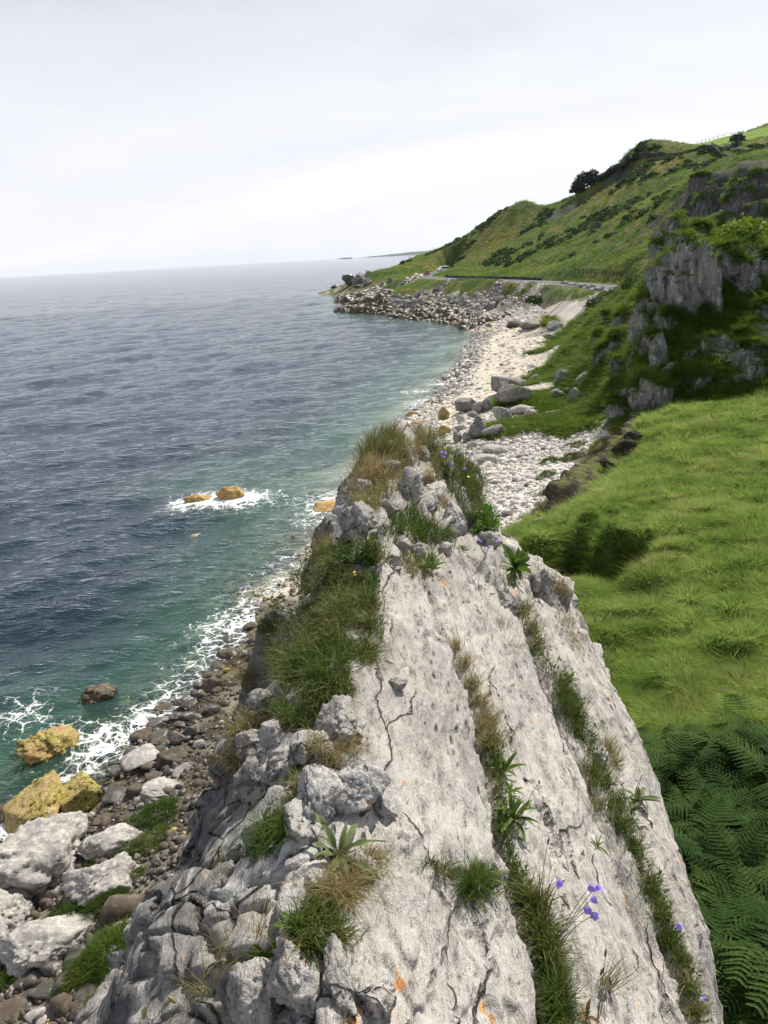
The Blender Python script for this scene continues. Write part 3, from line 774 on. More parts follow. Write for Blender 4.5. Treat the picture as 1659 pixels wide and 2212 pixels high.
# ------------------------------------------------------------------ the limestone ridge underfoot
DIP = math.radians(33); TD = math.tan(DIP)
def r_zc(y): return 12.48 + 0.06 * (y - 1.2)
def r_xc(y): return np.interp(y, [0.5, 1.45, 2.4, 3.65, 5.5, 6.6], [-.2, -.15, -.1, 0, .05, .25])
def r_xr(y): return np.interp(y, [0.5, 1.7, 2.36, 2.7, 3.4, 4.2, 4.7, 5.44, 6.0, 6.8], [.70, .89, 1.13, 1.17, 1.24, 1.25, 1.20, .90, .75, .62])
def r_w(y): return np.interp(y, [0.5, 1.6, 2.4, 3.2, 4.3, 4.8, 5.5, 6.2, 6.8], [1.5, 1.5, 1.45, 1.32, 1.25, .90, .62, .55, .5])
def plane_pt(x, y):
    nrm = np.array([TD, -0.06, 1.0]); p0 = np.array([0, 1.2, 12.42])
    d = ray(x, y); t = ((p0 - CAM_POS) @ nrm) / (d @ nrm); return CAM_POS + d * t
def yb(x, y):
    """picture point on the dip slope -> (distance along the ridge, distance down the slope)"""
    p = plane_pt(x, y); return (p[1], (p[0] - r_xc(p[1])) / math.cos(DIP))
ys = [0.55]
while ys[-1] < 6.9: ys.append(ys[-1] + 0.0052 * max(1.0, ys[-1] * 0.85))
ys = np.array(ys); NY = len(ys)
# cross-section: sampled right foot -> dip slope -> crest -> left face
sR1 = np.linspace(1, 0, 26) ** 1.0     # right drop
nslab, nleft = 215, 250
rows = []; bco = []; zone = []
for y in ys:
    X, Zc, xr, w_ = r_xc(y), r_zc(y), r_xr(y), r_w(y)
    zr = Zc - (xr - X) * TD
    right = [(xr + .42, 4.2), (xr + .33, zr - 2.6), (xr + .20, zr - .9), (xr + .10, zr - .28), (xr + .03, zr - .06)]
    rp = np.array(right); tt = np.linspace(0, len(rp) - 1, 34)
    ax_ = np.interp(tt, np.arange(len(rp)), rp[:, 0]); az_ = np.interp(tt, np.arange(len(rp)), rp[:, 1])
    sx = np.linspace(xr, X, nslab, endpoint=False); sz = Zc - (sx - X) * TD
    lp = np.array([(X, Zc), (X - .2 * w_, Zc - .11), (X - .36 * w_, Zc - .30), (X - .6 * w_, Zc - .88), (X - .85 * w_, Zc - 1.7), (X - 1.0 * w_, Zc - 3), (X - 1.1 * w_, Zc - 5), (X - 1.35 * w_, 1.2)])
    seg = np.concatenate([[0], np.cumsum([.23, .25, .63, .86, .7, .5, .3])])
    ts = np.linspace(0, seg[-1], nleft)
    lx = np.interp(ts, seg, lp[:, 0]); lz = np.interp(ts, seg, lp[:, 1])
    rows.append(np.stack([np.concatenate([ax_, sx, lx]), np.full(34 + nslab + nleft, y), np.concatenate([az_, sz, lz])], 1))
    bco.append(np.concatenate([(xr - X) / math.cos(DIP) + np.linspace(.6, .01, 34), (sx - X) / math.cos(DIP), -ts]))
RV = np.array(rows); BC = np.array(bco); NB = RV.shape[1]
zone = np.concatenate([np.zeros(34, int), np.ones(nslab, int), np.full(nleft, 2)])
# soften the profile corners
for _ in range(14):
    RV[:, 1:-1] = RV[:, 1:-1] * .5 + (RV[:, :-2] + RV[:, 2:]) * .25
du = np.gradient(RV, axis=1); dv = np.gradient(RV, axis=0)
NRM = np.cross(du, dv); NRM /= np.linalg.norm(NRM, axis=2, keepdims=True) + 1e-9
if NRM[NY // 2, 34 + 60, 2] < 0: NRM = -NRM
V0 = RV.reshape(-1, 3); N0 = NRM.reshape(-1, 3); B0 = BC.ravel(); Y0 = V0[:, 1]
zn = np.tile(zone, NY)
slab = np.clip(sstep(-.06, .05, B0), 0, 1) * (zn <= 1) + 0.0
left = 1 - slab
edge_out = sstep(3.9, 4.6, Y0)                      # far end: broken, overgrown
disp = np.zeros(len(V0))
AN = np.array([1.0, 0.32, 1.0])
disp += fbm(V0 * 1.7, 3, 70) * .035
disp += slab * fbm(V0 * AN * 7, 4, 71) * .010
# thin flaggy terraces
tq = fbm(V0 * np.array([1, .24, 1]) * 3.4, 5, 72) * 3.0 + B0 * 2.6
disp += slab * ((np.floor(tq) + sstep(.86, 1.0, tq - np.floor(tq))) - tq) * .021
fine = fbm(V0 * np.array([1, .45, 1]) * 26, 4, 73)
disp += fine * .004 - slab * .010 * sstep(.15, .75, fbm(V0 * np.array([1, .35, 1]) * 13, 4, 79))
# solution pits, drawn out along the bedding
PW = np.stack([fbm(V0 * 18, 3, 171), fbm(V0 * 18, 3, 172), fbm(V0 * 18, 3, 173)], 1) * .42
f1, f2, cid = worley(V0 * np.array([1, .42, 1]) * 14 + PW, 74)
pitm = (cid > .82 - .34 * sstep(.3, 1.2, B0)) * sstep(-.45, .4, fbm(V0 * 2.2, 2, 75) + B0 * .5)
disp -= slab * pitm * sstep(.36, .05, f1) * .020 * (.4 + cid)
f1, f2, cid = worley(V0 * np.array([1, .5, 1]) * 36 + PW * 1.6, 76)
disp -= slab * (cid > .5) * sstep(.40, .1, f1) * .008 * sstep(-.2, .5, fbm(V0 * 3, 2, 174) + .2)
# bedding steps and the open joints between beds
JOINTS = {
    'a': [(905, 1190), (925, 1250), (945, 1310), (968, 1360), (990, 1410), (1020, 1480), (1055, 1600), (1075, 1690), (1090, 1800), (1110, 1880), (1150, 1990), (1175, 2080), (1200, 2230)],
    'b': [(1050, 1150), (1090, 1215), (1135, 1310), (1160, 1400), (1210, 1480), (1240, 1560), (1290, 1650), (1330, 1760), (1360, 1830), (1410, 1930), (1440, 2020), (1480, 2100), (1515, 2240)],
    'c': [(1180, 1260), (1230, 1330)], 'd': [(1475, 2005), (1510, 2080), (1555, 2186), (1570, 2240)],
    'e': [(1085, 1250), (1130, 1330), (1175, 1400)], 'f': [(1000, 1215), (1050, 1290), (1075, 1345)], 'g': [(1195, 1480), (1235, 1550), (1262, 1615)],
    'h': [(1120, 1990), (1095, 1930), (1060, 1870), (985, 1880)], 'i': [(1305, 1735), (1335, 1800), (1350, 1830)], 'k': [(1115, 1560), (1160, 1680), (1215, 1800), (1250, 1900)], 'l': [(1262, 1345), (1330, 1480), (1400, 1640), (1450, 1780), (1500, 1930)], 'm': [(1150, 1270), (1200, 1350), (1250, 1450)], 'n': [(860, 1230), (885, 1300), (930, 1400)], 'o': [(1230, 1960), (1290, 2080), (1340, 2200)], 'p': [(985, 1990), (1040, 2090), (1090, 2220)], 'q': [(850, 1560), (880, 1640), (925, 1740)], 'j': [(920, 1390), (945, 1440), (950, 1470)]}
JW = {'a': (.034, .075), 'b': (.036, .070), 'c': (.012, .03), 'd': (.022, .05), 'e': (.012, .03), 'f': (.012, .03), 'g': (.010, .03), 'h': (.014, .05), 'i': (.010, .02), 'j': (.007, .015), 'k': (.006, .014), 'l': (.008, .018), 'm': (.010, .022), 'n': (.005, .012), 'o': (.007, .016), 'p': (.005, .012), 'q': (.005, .010)}
wy = Y0 + fbm(V0 * 5, 4, 77) * .05; wb = B0 + fbm(V0 * 5, 4, 78) * .034 + fbm(V0 * 22, 3, 177) * .008
soil = np.zeros(len(V0))
jl = {}
for k, pts in JOINTS.items():
    q = [yb(*a) for a in pts]; jl[k] = q
    d = seg_dist(wy, wb, q); wd, dpth = JW[k]
    disp -= (zn <= 1) * dpth * np.exp(-(d / wd) ** 2)
    if k in 'ab': soil = np.maximum(soil, (zn <= 1) * .9 * np.exp(-(d / (wd * .9)) ** 2))
qa = np.array(jl['a']); qb = np.array(jl['b'])
ba = np.interp(wy, qa[::-1, 0], qa[::-1, 1]); bb = np.interp(wy, qb[::-1, 0], qb[::-1, 1])
beda = (B0 > ba) & (zn <= 1); bedb = (B0 > bb) & (zn <= 1)
disp -= sstep(-.01, .012, wb - ba) * (zn <= 1) * .040 + sstep(-.01, .012, wb - bb) * (zn <= 1) * .035
# blocky broken rock on the seaward face: angular facets with open cracks between
def blocks(P, sc, seed, jit=.25):
    q = P * sc + np.stack([fbm(P * sc * .8, 2, seed), fbm(P * sc * .8, 2, seed + 1), fbm(P * sc * .8, 2, seed + 2)], 1) * jit
    return worley(q, seed + 3, True)
fac = left * sstep(0, .12, -B0 + .02)
SH = V0.copy(); SH[:, 2] += SH[:, 1] * .55 + SH[:, 0] * .3
f1, f2, cid, tl = blocks(SH, np.array([2.0, 1.9, 1.05]), 80)
disp += fac * ((cid - .5) * .13 + tl * .07 - .07 * sstep(.035, .0, f2 - f1))
f1, f2, cid, tl = blocks(SH, np.array([5.0, 4.2, 2.8]), 84)
disp += fac * ((cid - .5) * .030 + tl * .030 - .016 * sstep(.05, .0, f2 - f1) * (cid > .4))
f1, f2, cid, tl = blocks(SH, np.array([15.0, 13, 11.0]), 88)
disp += fac * tl * .012 * sstep(-.2, .4, fbm(V0 * 2.5, 2, 89))
disp += fac * (fbm(V0 * 2.2, 3, 85) * .05 + fbm(V0 * 16, 4, 86) * .010)
f1, f2, cid, tl = blocks(SH, np.array([3.2, 2.6, 1.5]), 180, .45)
disp -= fac * .045 * sstep(.045, .005, f2 - f1) * (cid > .25)
f1, f2, cid = worley(V0 * 9, 87)
disp -= fac * (cid > .6) * sstep(.4, .1, f1) * .02
# far end: stacked broken beds
f1, f2, cid, tl = blocks(V0, np.array([5.0, 2.2, 5.0]), 90)
disp += slab * edge_out * ((cid - .45) * .08 + tl * .12 - .035 * sstep(.08, 0, f2 - f1))
endf = sstep(6.0, 6.9, Y0)
V1 = V0 + N0 * disp[:, None]
V1[:, 2] -= endf ** 2 * 3.0
# hollow under the overhang where a tuft grows, and the gully left of the upper slab
def px_pt(x, y): return plane_pt(x, y)
# mound carried by the big cushion
def bump3(P, c, r, h): return h * np.exp(-((P - c) ** 2).sum(1) / (r * r))
shade_grey = np.clip(left * sstep(.05, .5, -B0) * 1.0, 0, 1)  # greys the seaward face: some darker stone, plus its sky shade painted in
lich = np.zeros(len(V0))

def bvh_of(v, quads):
    return BVHTree.FromPolygons([tuple(a) for a in v.tolist()], quads.tolist())
ridx = np.arange(NY * NB).reshape(NY, NB)
rq = np.stack([ridx[:-1, :-1], ridx[:-1, 1:], ridx[1:, 1:], ridx[1:, :-1]], -1).reshape(-1, 4)
# orientation check
a_, b_, c_ = V1[rq[1000, 0]], V1[rq[1000, 1]], V1[rq[1000, 2]]
mid = rq[(NY // 2) * (NB - 1) + 34 + 60]
if np.cross(V1[mid[1]] - V1[mid[0]], V1[mid[2]] - V1[mid[0]])[2] < 0: rq = rq[:, ::-1]
RB = bvh_of(V1, rq)
def ridge_hit(x, y):
    d = Vector(ray(x, y)).normalized()
    loc, nr, ix, ds = RB.ray_cast(Vector(CAM_POS), d)
    return (np.array(loc), np.array(nr)) if loc is not None and loc[1] < 7.2 else None
print('ridge', round(time.time() - T0, 1), len(V1))
# orange lichen rosettes
for lx_, ly_, lr_, ls in [(800, 2165, .05, .75), (865, 2125, .022, .7), (545, 2010 - 285, .04, .8), (555, 1722, .03, .6), (470, 1640, .045, .8), (455, 1625, .03, .7), (760, 1545, .04, .75), (745, 1580, .035, .6), (770, 1690, .045, .8),
                          (795, 1665, .03, .6), (1048, 1735, .018, .7), (1040, 2175, .03, .6), (1062, 2200, .028, .65), (770, 2185, .02, .5), (760, 2215, .03, .6), (880, 2145, .015, .5), (960, 1745, .02, .4), (1100, 1640, .02, .45), (1350, 1945, .02, .4),
                          (870, 1690, .02, .5), (885, 1045, .05, .55), (905, 1080, .06, .5), (830, 1080, .05, .5), (1000, 1195, .05, .4), (620, 2170, .03, .6), (960, 1260, .05, .5), (1240, 1430, .02, .4), (985, 1600, .015, .4), (905, 1560, .015, .4), (905, 970, .05, .5)]:
    hp = ridge_hit(lx_, ly_)
    if hp is None: continue
    d = np.linalg.norm(V1 - hp[0], axis=1)
    lich = np.maximum(lich, ls * np.exp(-(d / (lr_ * .8)) ** 2))
f1, f2, cid = worley(V1 * 5.5, 178)
lich = np.maximum(lich, (cid > .80) * .55 * np.exp(-(f1 / .13) ** 2) * sstep(-.1, .4, fbm(V1 * 1.3, 2, 179)))
# soil under the plants of the gully and the cushion
CUSH = [(560, 1260), (600, 1215), (645, 1195), (720, 1190), (815, 1180), (825, 1215), (808, 1290), (800, 1400), (790, 1475), (735, 1525), (640, 1500), (600, 1455), (545, 1485), (545, 1380)]
for sx_, sy_, sr_, ss in [(690, 1350, .22, 1), (640, 1430, .2, 1), (700, 1480, .15, .9), (760, 1300, .15, .8), (620, 1290, .2, .9), (700, 1960, .07, .9), (640, 1700, .06, .8), (660, 1620, .06, .8), (520, 1590, .06, .8), (600, 1790, .05, .7), (750, 1860, .05, .7),
                          (780, 1900, .05, .8), (640, 2030, .06, .8), (700, 2060, .05, .8), (850, 1000, .5, .6), (900, 1130, .25, .6), (1000, 1050, .4, .6), (990, 1160, .15, .5), (610, 1560, .05, .6), (1040, 1880, .05, .8)]:
    hp = ridge_hit(sx_, sy_)
    if hp is None: continue
    d = np.linalg.norm(V1 - hp[0], axis=1)
    soil = np.maximum(soil, ss * np.exp(-(d / sr_) ** 2))
ridge = empty('rock_ridge', (0.3, 3.4, 5.0), 'long pale limestone ridge in the foreground with slabs dipping towards the meadow', 'rock ridge')
off = np.array((0.3, 3.4, 5.0))
qc = rq[:, 0]
qn = np.minimum.reduce([zn[rq].min(1)]) ; qmx = zn[rq].max(1)
isl = (qmx == 2) & (qn == 2)
bedq = np.where(isl, 3, np.where(bedb[rq].all(1), 2, np.where(beda[rq].all(1), 1, 0)))
for b, nm in ((0, 'slab'), (1, 'slab'), (2, 'slab'), (3, 'seaward_face')):
    fq = rq[bedq == b]
    used = np.unique(fq); remap = np.full(len(V1), -1); remap[used] = np.arange(len(used))
    me = mesh_np(nm, V1[used] - off, remap[fq], M_RIDGE)
    fattr(me, 'lichen', lich[used]); fattr(me, 'shade_grey', shade_grey[used]); fattr(me, 'soil', soil[used]); fattr(me, 'face', left[used])
    link(nm, me, ridge)

# ------------------------------------------------------------------ rock shapes
_ico = {}
def ico(sub):
    if sub not in _ico:
        bm = bmesh.new(); bmesh.ops.create_icosphere(bm, subdivisions=sub, radius=1)
        _ico[sub] = (np.array([v.co[:] for v in bm.verts]), np.array([[v.index for v in f.verts] for f in bm.faces])); bm.free()
    return _ico[sub]
def rock_verts(seed, sub=4, planes=14, sharp=26.0, rough=.06, pit=0.0, flat=0.0, crack=0.0):
    """unit boulder: a soft intersection of random half-spaces, roughened"""
    rg = np.random.default_rng(seed)
    v, f = ico(sub)
    nn = rg.normal(size=(planes, 3)); nn /= np.linalg.norm(nn, axis=1, keepdims=True)
    if flat: nn[0] = (rg.normal(0, .15), rg.normal(0, .15), 1); nn[0] /= np.linalg.norm(nn[0])
    dd = rg.uniform(.62, .95, planes)
    if flat: dd[0] = flat
    q = np.maximum(v @ nn.T, 1e-3) / dd
    rad = 1.0 / (np.power(q, sharp).sum(1) ** (1 / sharp) + 1e-6)
    rad = np.minimum(rad, 1.25)
    p = v * rad[:, None]
    if rough:
        p = p + v * (fbm(p * 1.8 + seed, 3, seed % 97) * rough * 1.3 + fbm(p * 6 + seed, 3, seed % 89) * rough * .5)[:, None]
    if crack:
        for sc_, am in ((np.array([1.9, 1.9, 1.3]), 1.0), (np.array([6.0, 6.0, 4.0]), .42), (np.array([14., 14, 9]), .2)):
            q2 = p * sc_ + seed + np.stack([fbm(p * sc_ * .7, 2, 31), fbm(p * sc_ * .7, 2, 32), fbm(p * sc_ * .7, 2, 33)], 1) * .25
            f1, f2, cid, tl = worley(q2, seed % 71, True)
            p = p + v * (am * crack * ((cid - .5) * 1.0 + tl * .9 - .9 * sstep(.06, 0, f2 - f1)))[:, None]
    if pit:
        f1, f2, cid = worley(p * 5.5 + seed, seed % 83)
        p = p - v * ((cid > .35) * sstep(.45, .1, f1) * pit + pit * .6 * sstep(.07, 0, f2 - f1))[:, None]
    return p, f

def rot_rock(p, seed, tilt=.3):
    rg = np.random.default_rng(seed + 5)
    a, b, c = rg.uniform(0, 6.28), rg.normal(0, tilt), rg.normal(0, tilt)
    M = np.array(Matrix.Rotation(a, 3, 'Z') @ Matrix.Rotation(b, 3, 'X') @ Matrix.Rotation(c, 3, 'Y'))
    return p @ M.T

def place_rock(name, x, y, wpx, hpx, mat, label, cat='rock', group=None, seed=1, sub=4, rough=.06, pit=0.0, planes=14, sink=.22, depthf=1.0, sea=False, rot=0.0, zs=None, yaw=0.0, flat=0.0, sharp=26.0, kind=None, crack=0.0):
    """a boulder that sits on the ground (or stands in the sea) where the sight line through its foot meets it"""
    g = hit(x, y + hpx * .36)
    if g is None: return None
    dist = float(np.linalg.norm(g - CAM_POS))
    wm, hm = wpx / F * dist, hpx / F * dist
    dv_ = g - CAM_POS; down = math.atan2(-dv_[2], math.hypot(dv_[0], dv_[1]))
    p, f = rock_verts(seed, sub, planes, sharp, rough, pit, flat, crack)
    p = p / np.abs(p).max(0)
    # seen from above, its picture height is part thickness, part depth
    depth_m = wm * .85 * depthf
    zm = zs if zs else max(.25 * wm, (hm - depth_m * math.sin(down)) / max(.3, math.cos(down)))
    if not zs and zm > hm * 1.15: zm = hm * 1.15
    p = p * np.array([wm / 2, depth_m / 2, zm / 2 * (1 + sink)])
    M = Matrix.Rotation(rot, 3, 'Y')
    azv = math.atan2(g[0], g[1])
    M = Matrix.Rotation(-azv + yaw, 3, 'Z') @ M
    p = p @ np.array(M).T
    lo = p[:, 2].min()
    me = mesh_np(name, p, f, mat)
    o = link(name, me)
    fwd = np.array([math.sin(azv), math.cos(azv), 0])
    c = g + fwd * depth_m * .35
    gz = float(ground(np.array([c[0]]), np.array([c[1]]))[0])
    base = max(gz, -0.6) if not sea else max(gz, -.35)
    base = min(base, g[2] + .3)
    o.location = (c[0], c[1], base - lo - (zm * (sink)))
    if label: tag(o, label, cat, group)
    if kind: o['kind'] = kind
    return o

# ------------------------------------------------------------------ boulders of the shore, each by itself
def zz(cx, cy, w_, h_, ox, oy, s):      # measured on an enlarged crop
    return ((ox + cx / s) * .9036, (oy + cy / s) * .9036, w_ / s * .9036, h_ / s * .9036)
# in the sea
place_rock('sea_rock', 430, 1076, 72, 34, M_OCHRE, 'low pale ochre rock awash in the sea, flatter of a pair ringed with foam', seed=11, sub=5, pit=.09, sea=True, rough=.08, zs=1.0, crack=.10)
place_rock('sea_rock', 503, 1070, 70, 42, M_OCHRE, 'rounded orange brown pitted rock in the sea, taller of a pair ringed with foam', seed=12, sub=5, pit=.10, sea=True, rough=.08, zs=1.45, crack=.10)
place_rock('sea_rock', 757, 1052, 50, 62, M_OCHRE, 'steep orange brown rock at the water beside the far end of the ridge', seed=13, sub=4, pit=.06, sea=True, zs=1.7)
place_rock('sea_rock', 715, 1092, 88, 24, M_OCHRE, 'flat yellow rock washed by foam beside the far end of the ridge', seed=14, sub=4, pit=.08, sea=True, zs=.5)
place_rock('sea_rock', 890, 893, 32, 12, M_OCHRE, 'small low ochre rock in the white wash off the beach', seed=15, sub=3, sea=True, zs=.55)
place_rock('sea_rock', 902, 918, 30, 22, M_OCHRE, 'small tan rock at the edge of the wash behind the grassy ridge end', seed=16, sub=3, sea=True)
place_rock('sea_rock', 958, 894, 28, 36, M_ALGAE, 'pointed yellow rock standing at the edge of the white wash', seed=17, sub=4, sea=True, pit=.05)
place_rock('weedy_rock', 218, 1492, 72, 60, M_WEED, 'dark weed covered rock sticking out of the green water', seed=18, sub=5, pit=.06, sea=True, rough=.1, zs=.85, crack=.1)
place_rock('weedy_rock', 108, 1612, 128, 78, M_STAIN, 'half drowned rock with yellow green algae and brown weed', seed=19, sub=5, pit=.12, sea=True, rough=.1, zs=.95, crack=.14)
place_rock('weedy_rock', 2, 1745, 90, 80, M_WEED, 'brown weedy rock at the left edge beside the yellow slabs', seed=20, sub=5, pit=.1, sea=True, rough=.1)
for k, (x, y, w_, h_, mt, lb) in enumerate([(135, 1352, 44, 18, M_ALGAE, 'pale yellow rock just under the surface far from the shore'), (405, 1428, 40, 26, M_ALGAE, 'small yellow rock in the foam off the overgrown cushion'),
        (502, 1412, 30, 20, M_WHITE, 'small pale stone at the foot of the ridge beside the foam'), (495, 1362, 36, 16, M_BASALT, 'flat dark rock in white foam beside the grass cushion'), (371, 1394, 26, 20, M_WEED, 'small brown weedy rock farther out than the yellow one'),
        (266, 1502, 30, 14, M_ALGAE, 'small yellow rock beside the dark weed covered rock'), (246, 1587, 26, 16, M_ALGAE, 'small yellow rock in the foam lace'), (188, 1636, 30, 18, M_BROWN, 'small brown stone in the middle of the foam lace'),
        (478, 1424, 18, 10, M_BASALT, 'tiny dark rock in the foam by the pale stone'), (520, 1182, 40, 14, M_ALGAE, 'drowned pale green rock below the foam ringed pair'), (430, 1150, 40, 14, M_ALGAE, 'drowned greenish rock nearest below the foam ringed pair')]):
    place_rock('sea_rock', x, y, w_, h_, mt, lb, seed=30 + k, sub=4, pit=.05, sea=True, zs=(.28 if y in (1182, 1150) else .5) if y < 1300 else None)
# the two big algae-stained slabs
o = place_rock('stained_slab', 98, 1742, 150, 150, M_STAIN, 'big tilted yellow green slab with dark weed patches, left of the cracked pair', seed=41, sub=5, pit=.05, planes=10, rot=-.35, depthf=1.3, sink=.2, flat=.5, sharp=40, crack=.06)
o = place_rock('stained_slab', 186, 1715, 98, 112, M_STAIN, 'big tilted orange tan slab, right of the cracked pair', seed=48, sub=5, pit=.04, planes=10, rot=-.35, depthf=1.3, sink=.2, flat=.5, sharp=40, crack=.06)
# dark and brown boulders heaped at the waterline under the ridge
DB = [(463, 1478, 56, 46, M_BROWN, 'brown wet boulder highest in the heap against the ridge foot'), (430, 1500, 34, 26, M_BASALT, 'small black boulder left of the highest brown one'), (357, 1522, 48, 34, M_BROWN, 'angular brown boulder in the foam, farthest out of the heap'),
      (385, 1545, 38, 26, M_BASALT, 'black wet boulder under the angular brown one'), (424, 1546, 52, 36, M_BASALT, 'smooth black boulder in the middle of the wet heap'), (455, 1532, 44, 36, M_BASALT, 'black boulder tucked against the ridge foot'),
      (312, 1582, 56, 40, M_BROWN, 'tilted brown boulder at the seaward end of the heap'), (343, 1600, 40, 30, M_BROWN, 'small tan brown boulder behind the white one'), (386, 1594, 44, 44, M_BASALT, 'dark boulder above the round brown one'), (415, 1580, 36, 40, M_BASALT, 'dark brown boulder half hidden by the ridge'),
      (313, 1634, 90, 56, M_WHITE, 'pale cream boulder lying at the waterline between brown ones'), (373, 1630, 80, 60, M_BROWN, 'big round brown boulder beside the pale cream one'), (335, 1674, 50, 36, M_BROWN, 'tan boulder below the pale cream one'), (395, 1660, 54, 34, M_GREY, 'grey brown stone at the ridge foot under the round brown boulder'),
      (258, 1715, 66, 44, M_BASALT, 'dark slanted boulder right of the stained slabs'), (296, 1702, 50, 44, M_BROWN, 'brown boulder between stained slabs and ridge'), (232, 1705, 40, 30, M_BASALT, 'black stone wedged beside the orange slab'), (222, 1768, 40, 26, M_BROWN, 'small brown stone under the orange slab'),
      (253, 1668, 40, 22, M_BASALT, 'black stone in the gully above the slanted boulder'), (290, 1665, 36, 22, M_BASALT, 'black stone left of the tan boulder')]
for k, (x, y, w_, h_, mt, lb) in enumerate(DB):
    place_rock('boulder', x, y, w_, h_, mt, lb, 'boulder', 'wet boulders heaped under the ridge', seed=60 + k, sub=4, rough=.04, planes=11)
rgb = np.random.default_rng(19)
bl_ = [(545, 1345), (480, 1440), (430, 1510), (360, 1570), (300, 1640), (235, 1720), (300, 1740), (60, 1930), (120, 2000)]
for k in range(46):
    t_ = rgb.uniform(0, 5.2); i_ = int(t_); a, b = np.array(bl_[i_]), np.array(bl_[i_ + 1]); q = a + (b - a) * (t_ - i_) + rgb.normal(0, 1, 2) * np.array([26, 14])
    sz_ = rgb.uniform(22, 46); m_ = M_BASALT if rgb.random() < .6 else M_BROWN
    place_rock('boulder', q[0], q[1], sz_, sz_ * rgb.uniform(.6, .8), m_, ('small black' if m_ is M_BASALT else 'small brown') + ' boulder among many at the water under the ridge', 'boulder', 'small black boulders at the water under the ridge' if m_ is M_BASALT else 'small brown boulders at the water under the ridge', seed=400 + k, sub=3, rough=.05, planes=11)
# pale pitted boulders at lower left
PB = [(100, 1850, 270, 230, M_WHITE, 'largest white pitted boulder at lower left, below the stained slabs'), (255, 1800, 140, 110, M_WHITE, 'white grey boulder right of the largest one with grass on its edge'), (235, 1905, 150, 125, M_WHITE, 'white pitted boulder between the grass patches'),
      (20, 1985, 120, 130, M_WHITE, 'white boulder cut by the left edge, under the largest one'), (115, 2045, 180, 140, M_WHITE, 'low white boulder above the dark stones'), (340, 1715, 110, 46, M_WHITE, 'long whitish ledge leading up to the ridge'), (10, 2050, 60, 90, M_WHITE, 'white boulder at the left edge above the brown corner stone')]
for k, (x, y, w_, h_, mt, lb) in enumerate(PB):
    place_rock('boulder', x, y, w_, h_, mt, lb, 'boulder', 'pale pitted boulders under the ridge', seed=90 + k, sub=5, rough=.07, pit=.05, planes=13, sink=.25, crack=.10)
DS = [(38, 2000, 66, 52, M_BASALT), (22, 2192, 70, 60, M_BROWN), (88, 2078, 44, 40, M_BROWN), (68, 2112, 60, 50, M_BASALT), (118, 2092, 50, 44, M_BASALT), (158, 2072, 46, 44, M_BASALT), (100, 2140, 56, 44, M_BASALT), (148, 2128, 60, 50, M_BASALT), (190, 2150, 56, 46, M_BASALT),
      (60, 2165, 50, 36, M_BASALT), (130, 2180, 60, 46, M_BASALT), (185, 2190, 56, 46, M_BROWN), (85, 2195, 46, 36, M_GREY), (145, 2015, 44, 34, M_BROWN), (60, 1930, 56, 40, M_BASALT), (110, 1935, 50, 40, M_BASALT), (250, 1985, 50, 30, M_BROWN), (285, 1965, 44, 34, M_GREY), (320, 1840, 20, 22, M_BROWN), (222, 2200, 50, 36, M_BASALT)]
for k, (x, y, w_, h_, mt) in enumerate(DS):
    nm = 'dark stone in the jumble below the white boulders at lower left' if mt is M_BASALT else ('brown stone in the jumble below the white boulders at lower left' if mt is M_BROWN else 'grey stone in the jumble below the white boulders at lower left')
    place_rock('stone', x, y, w_, h_, mt, nm, 'stone', 'dark stones below the white boulders' if mt is M_BASALT else ('brown stones below the white boulders' if mt is M_BROWN else 'grey stones below the white boulders'), seed=110 + k, sub=3, rough=.05, planes=11)

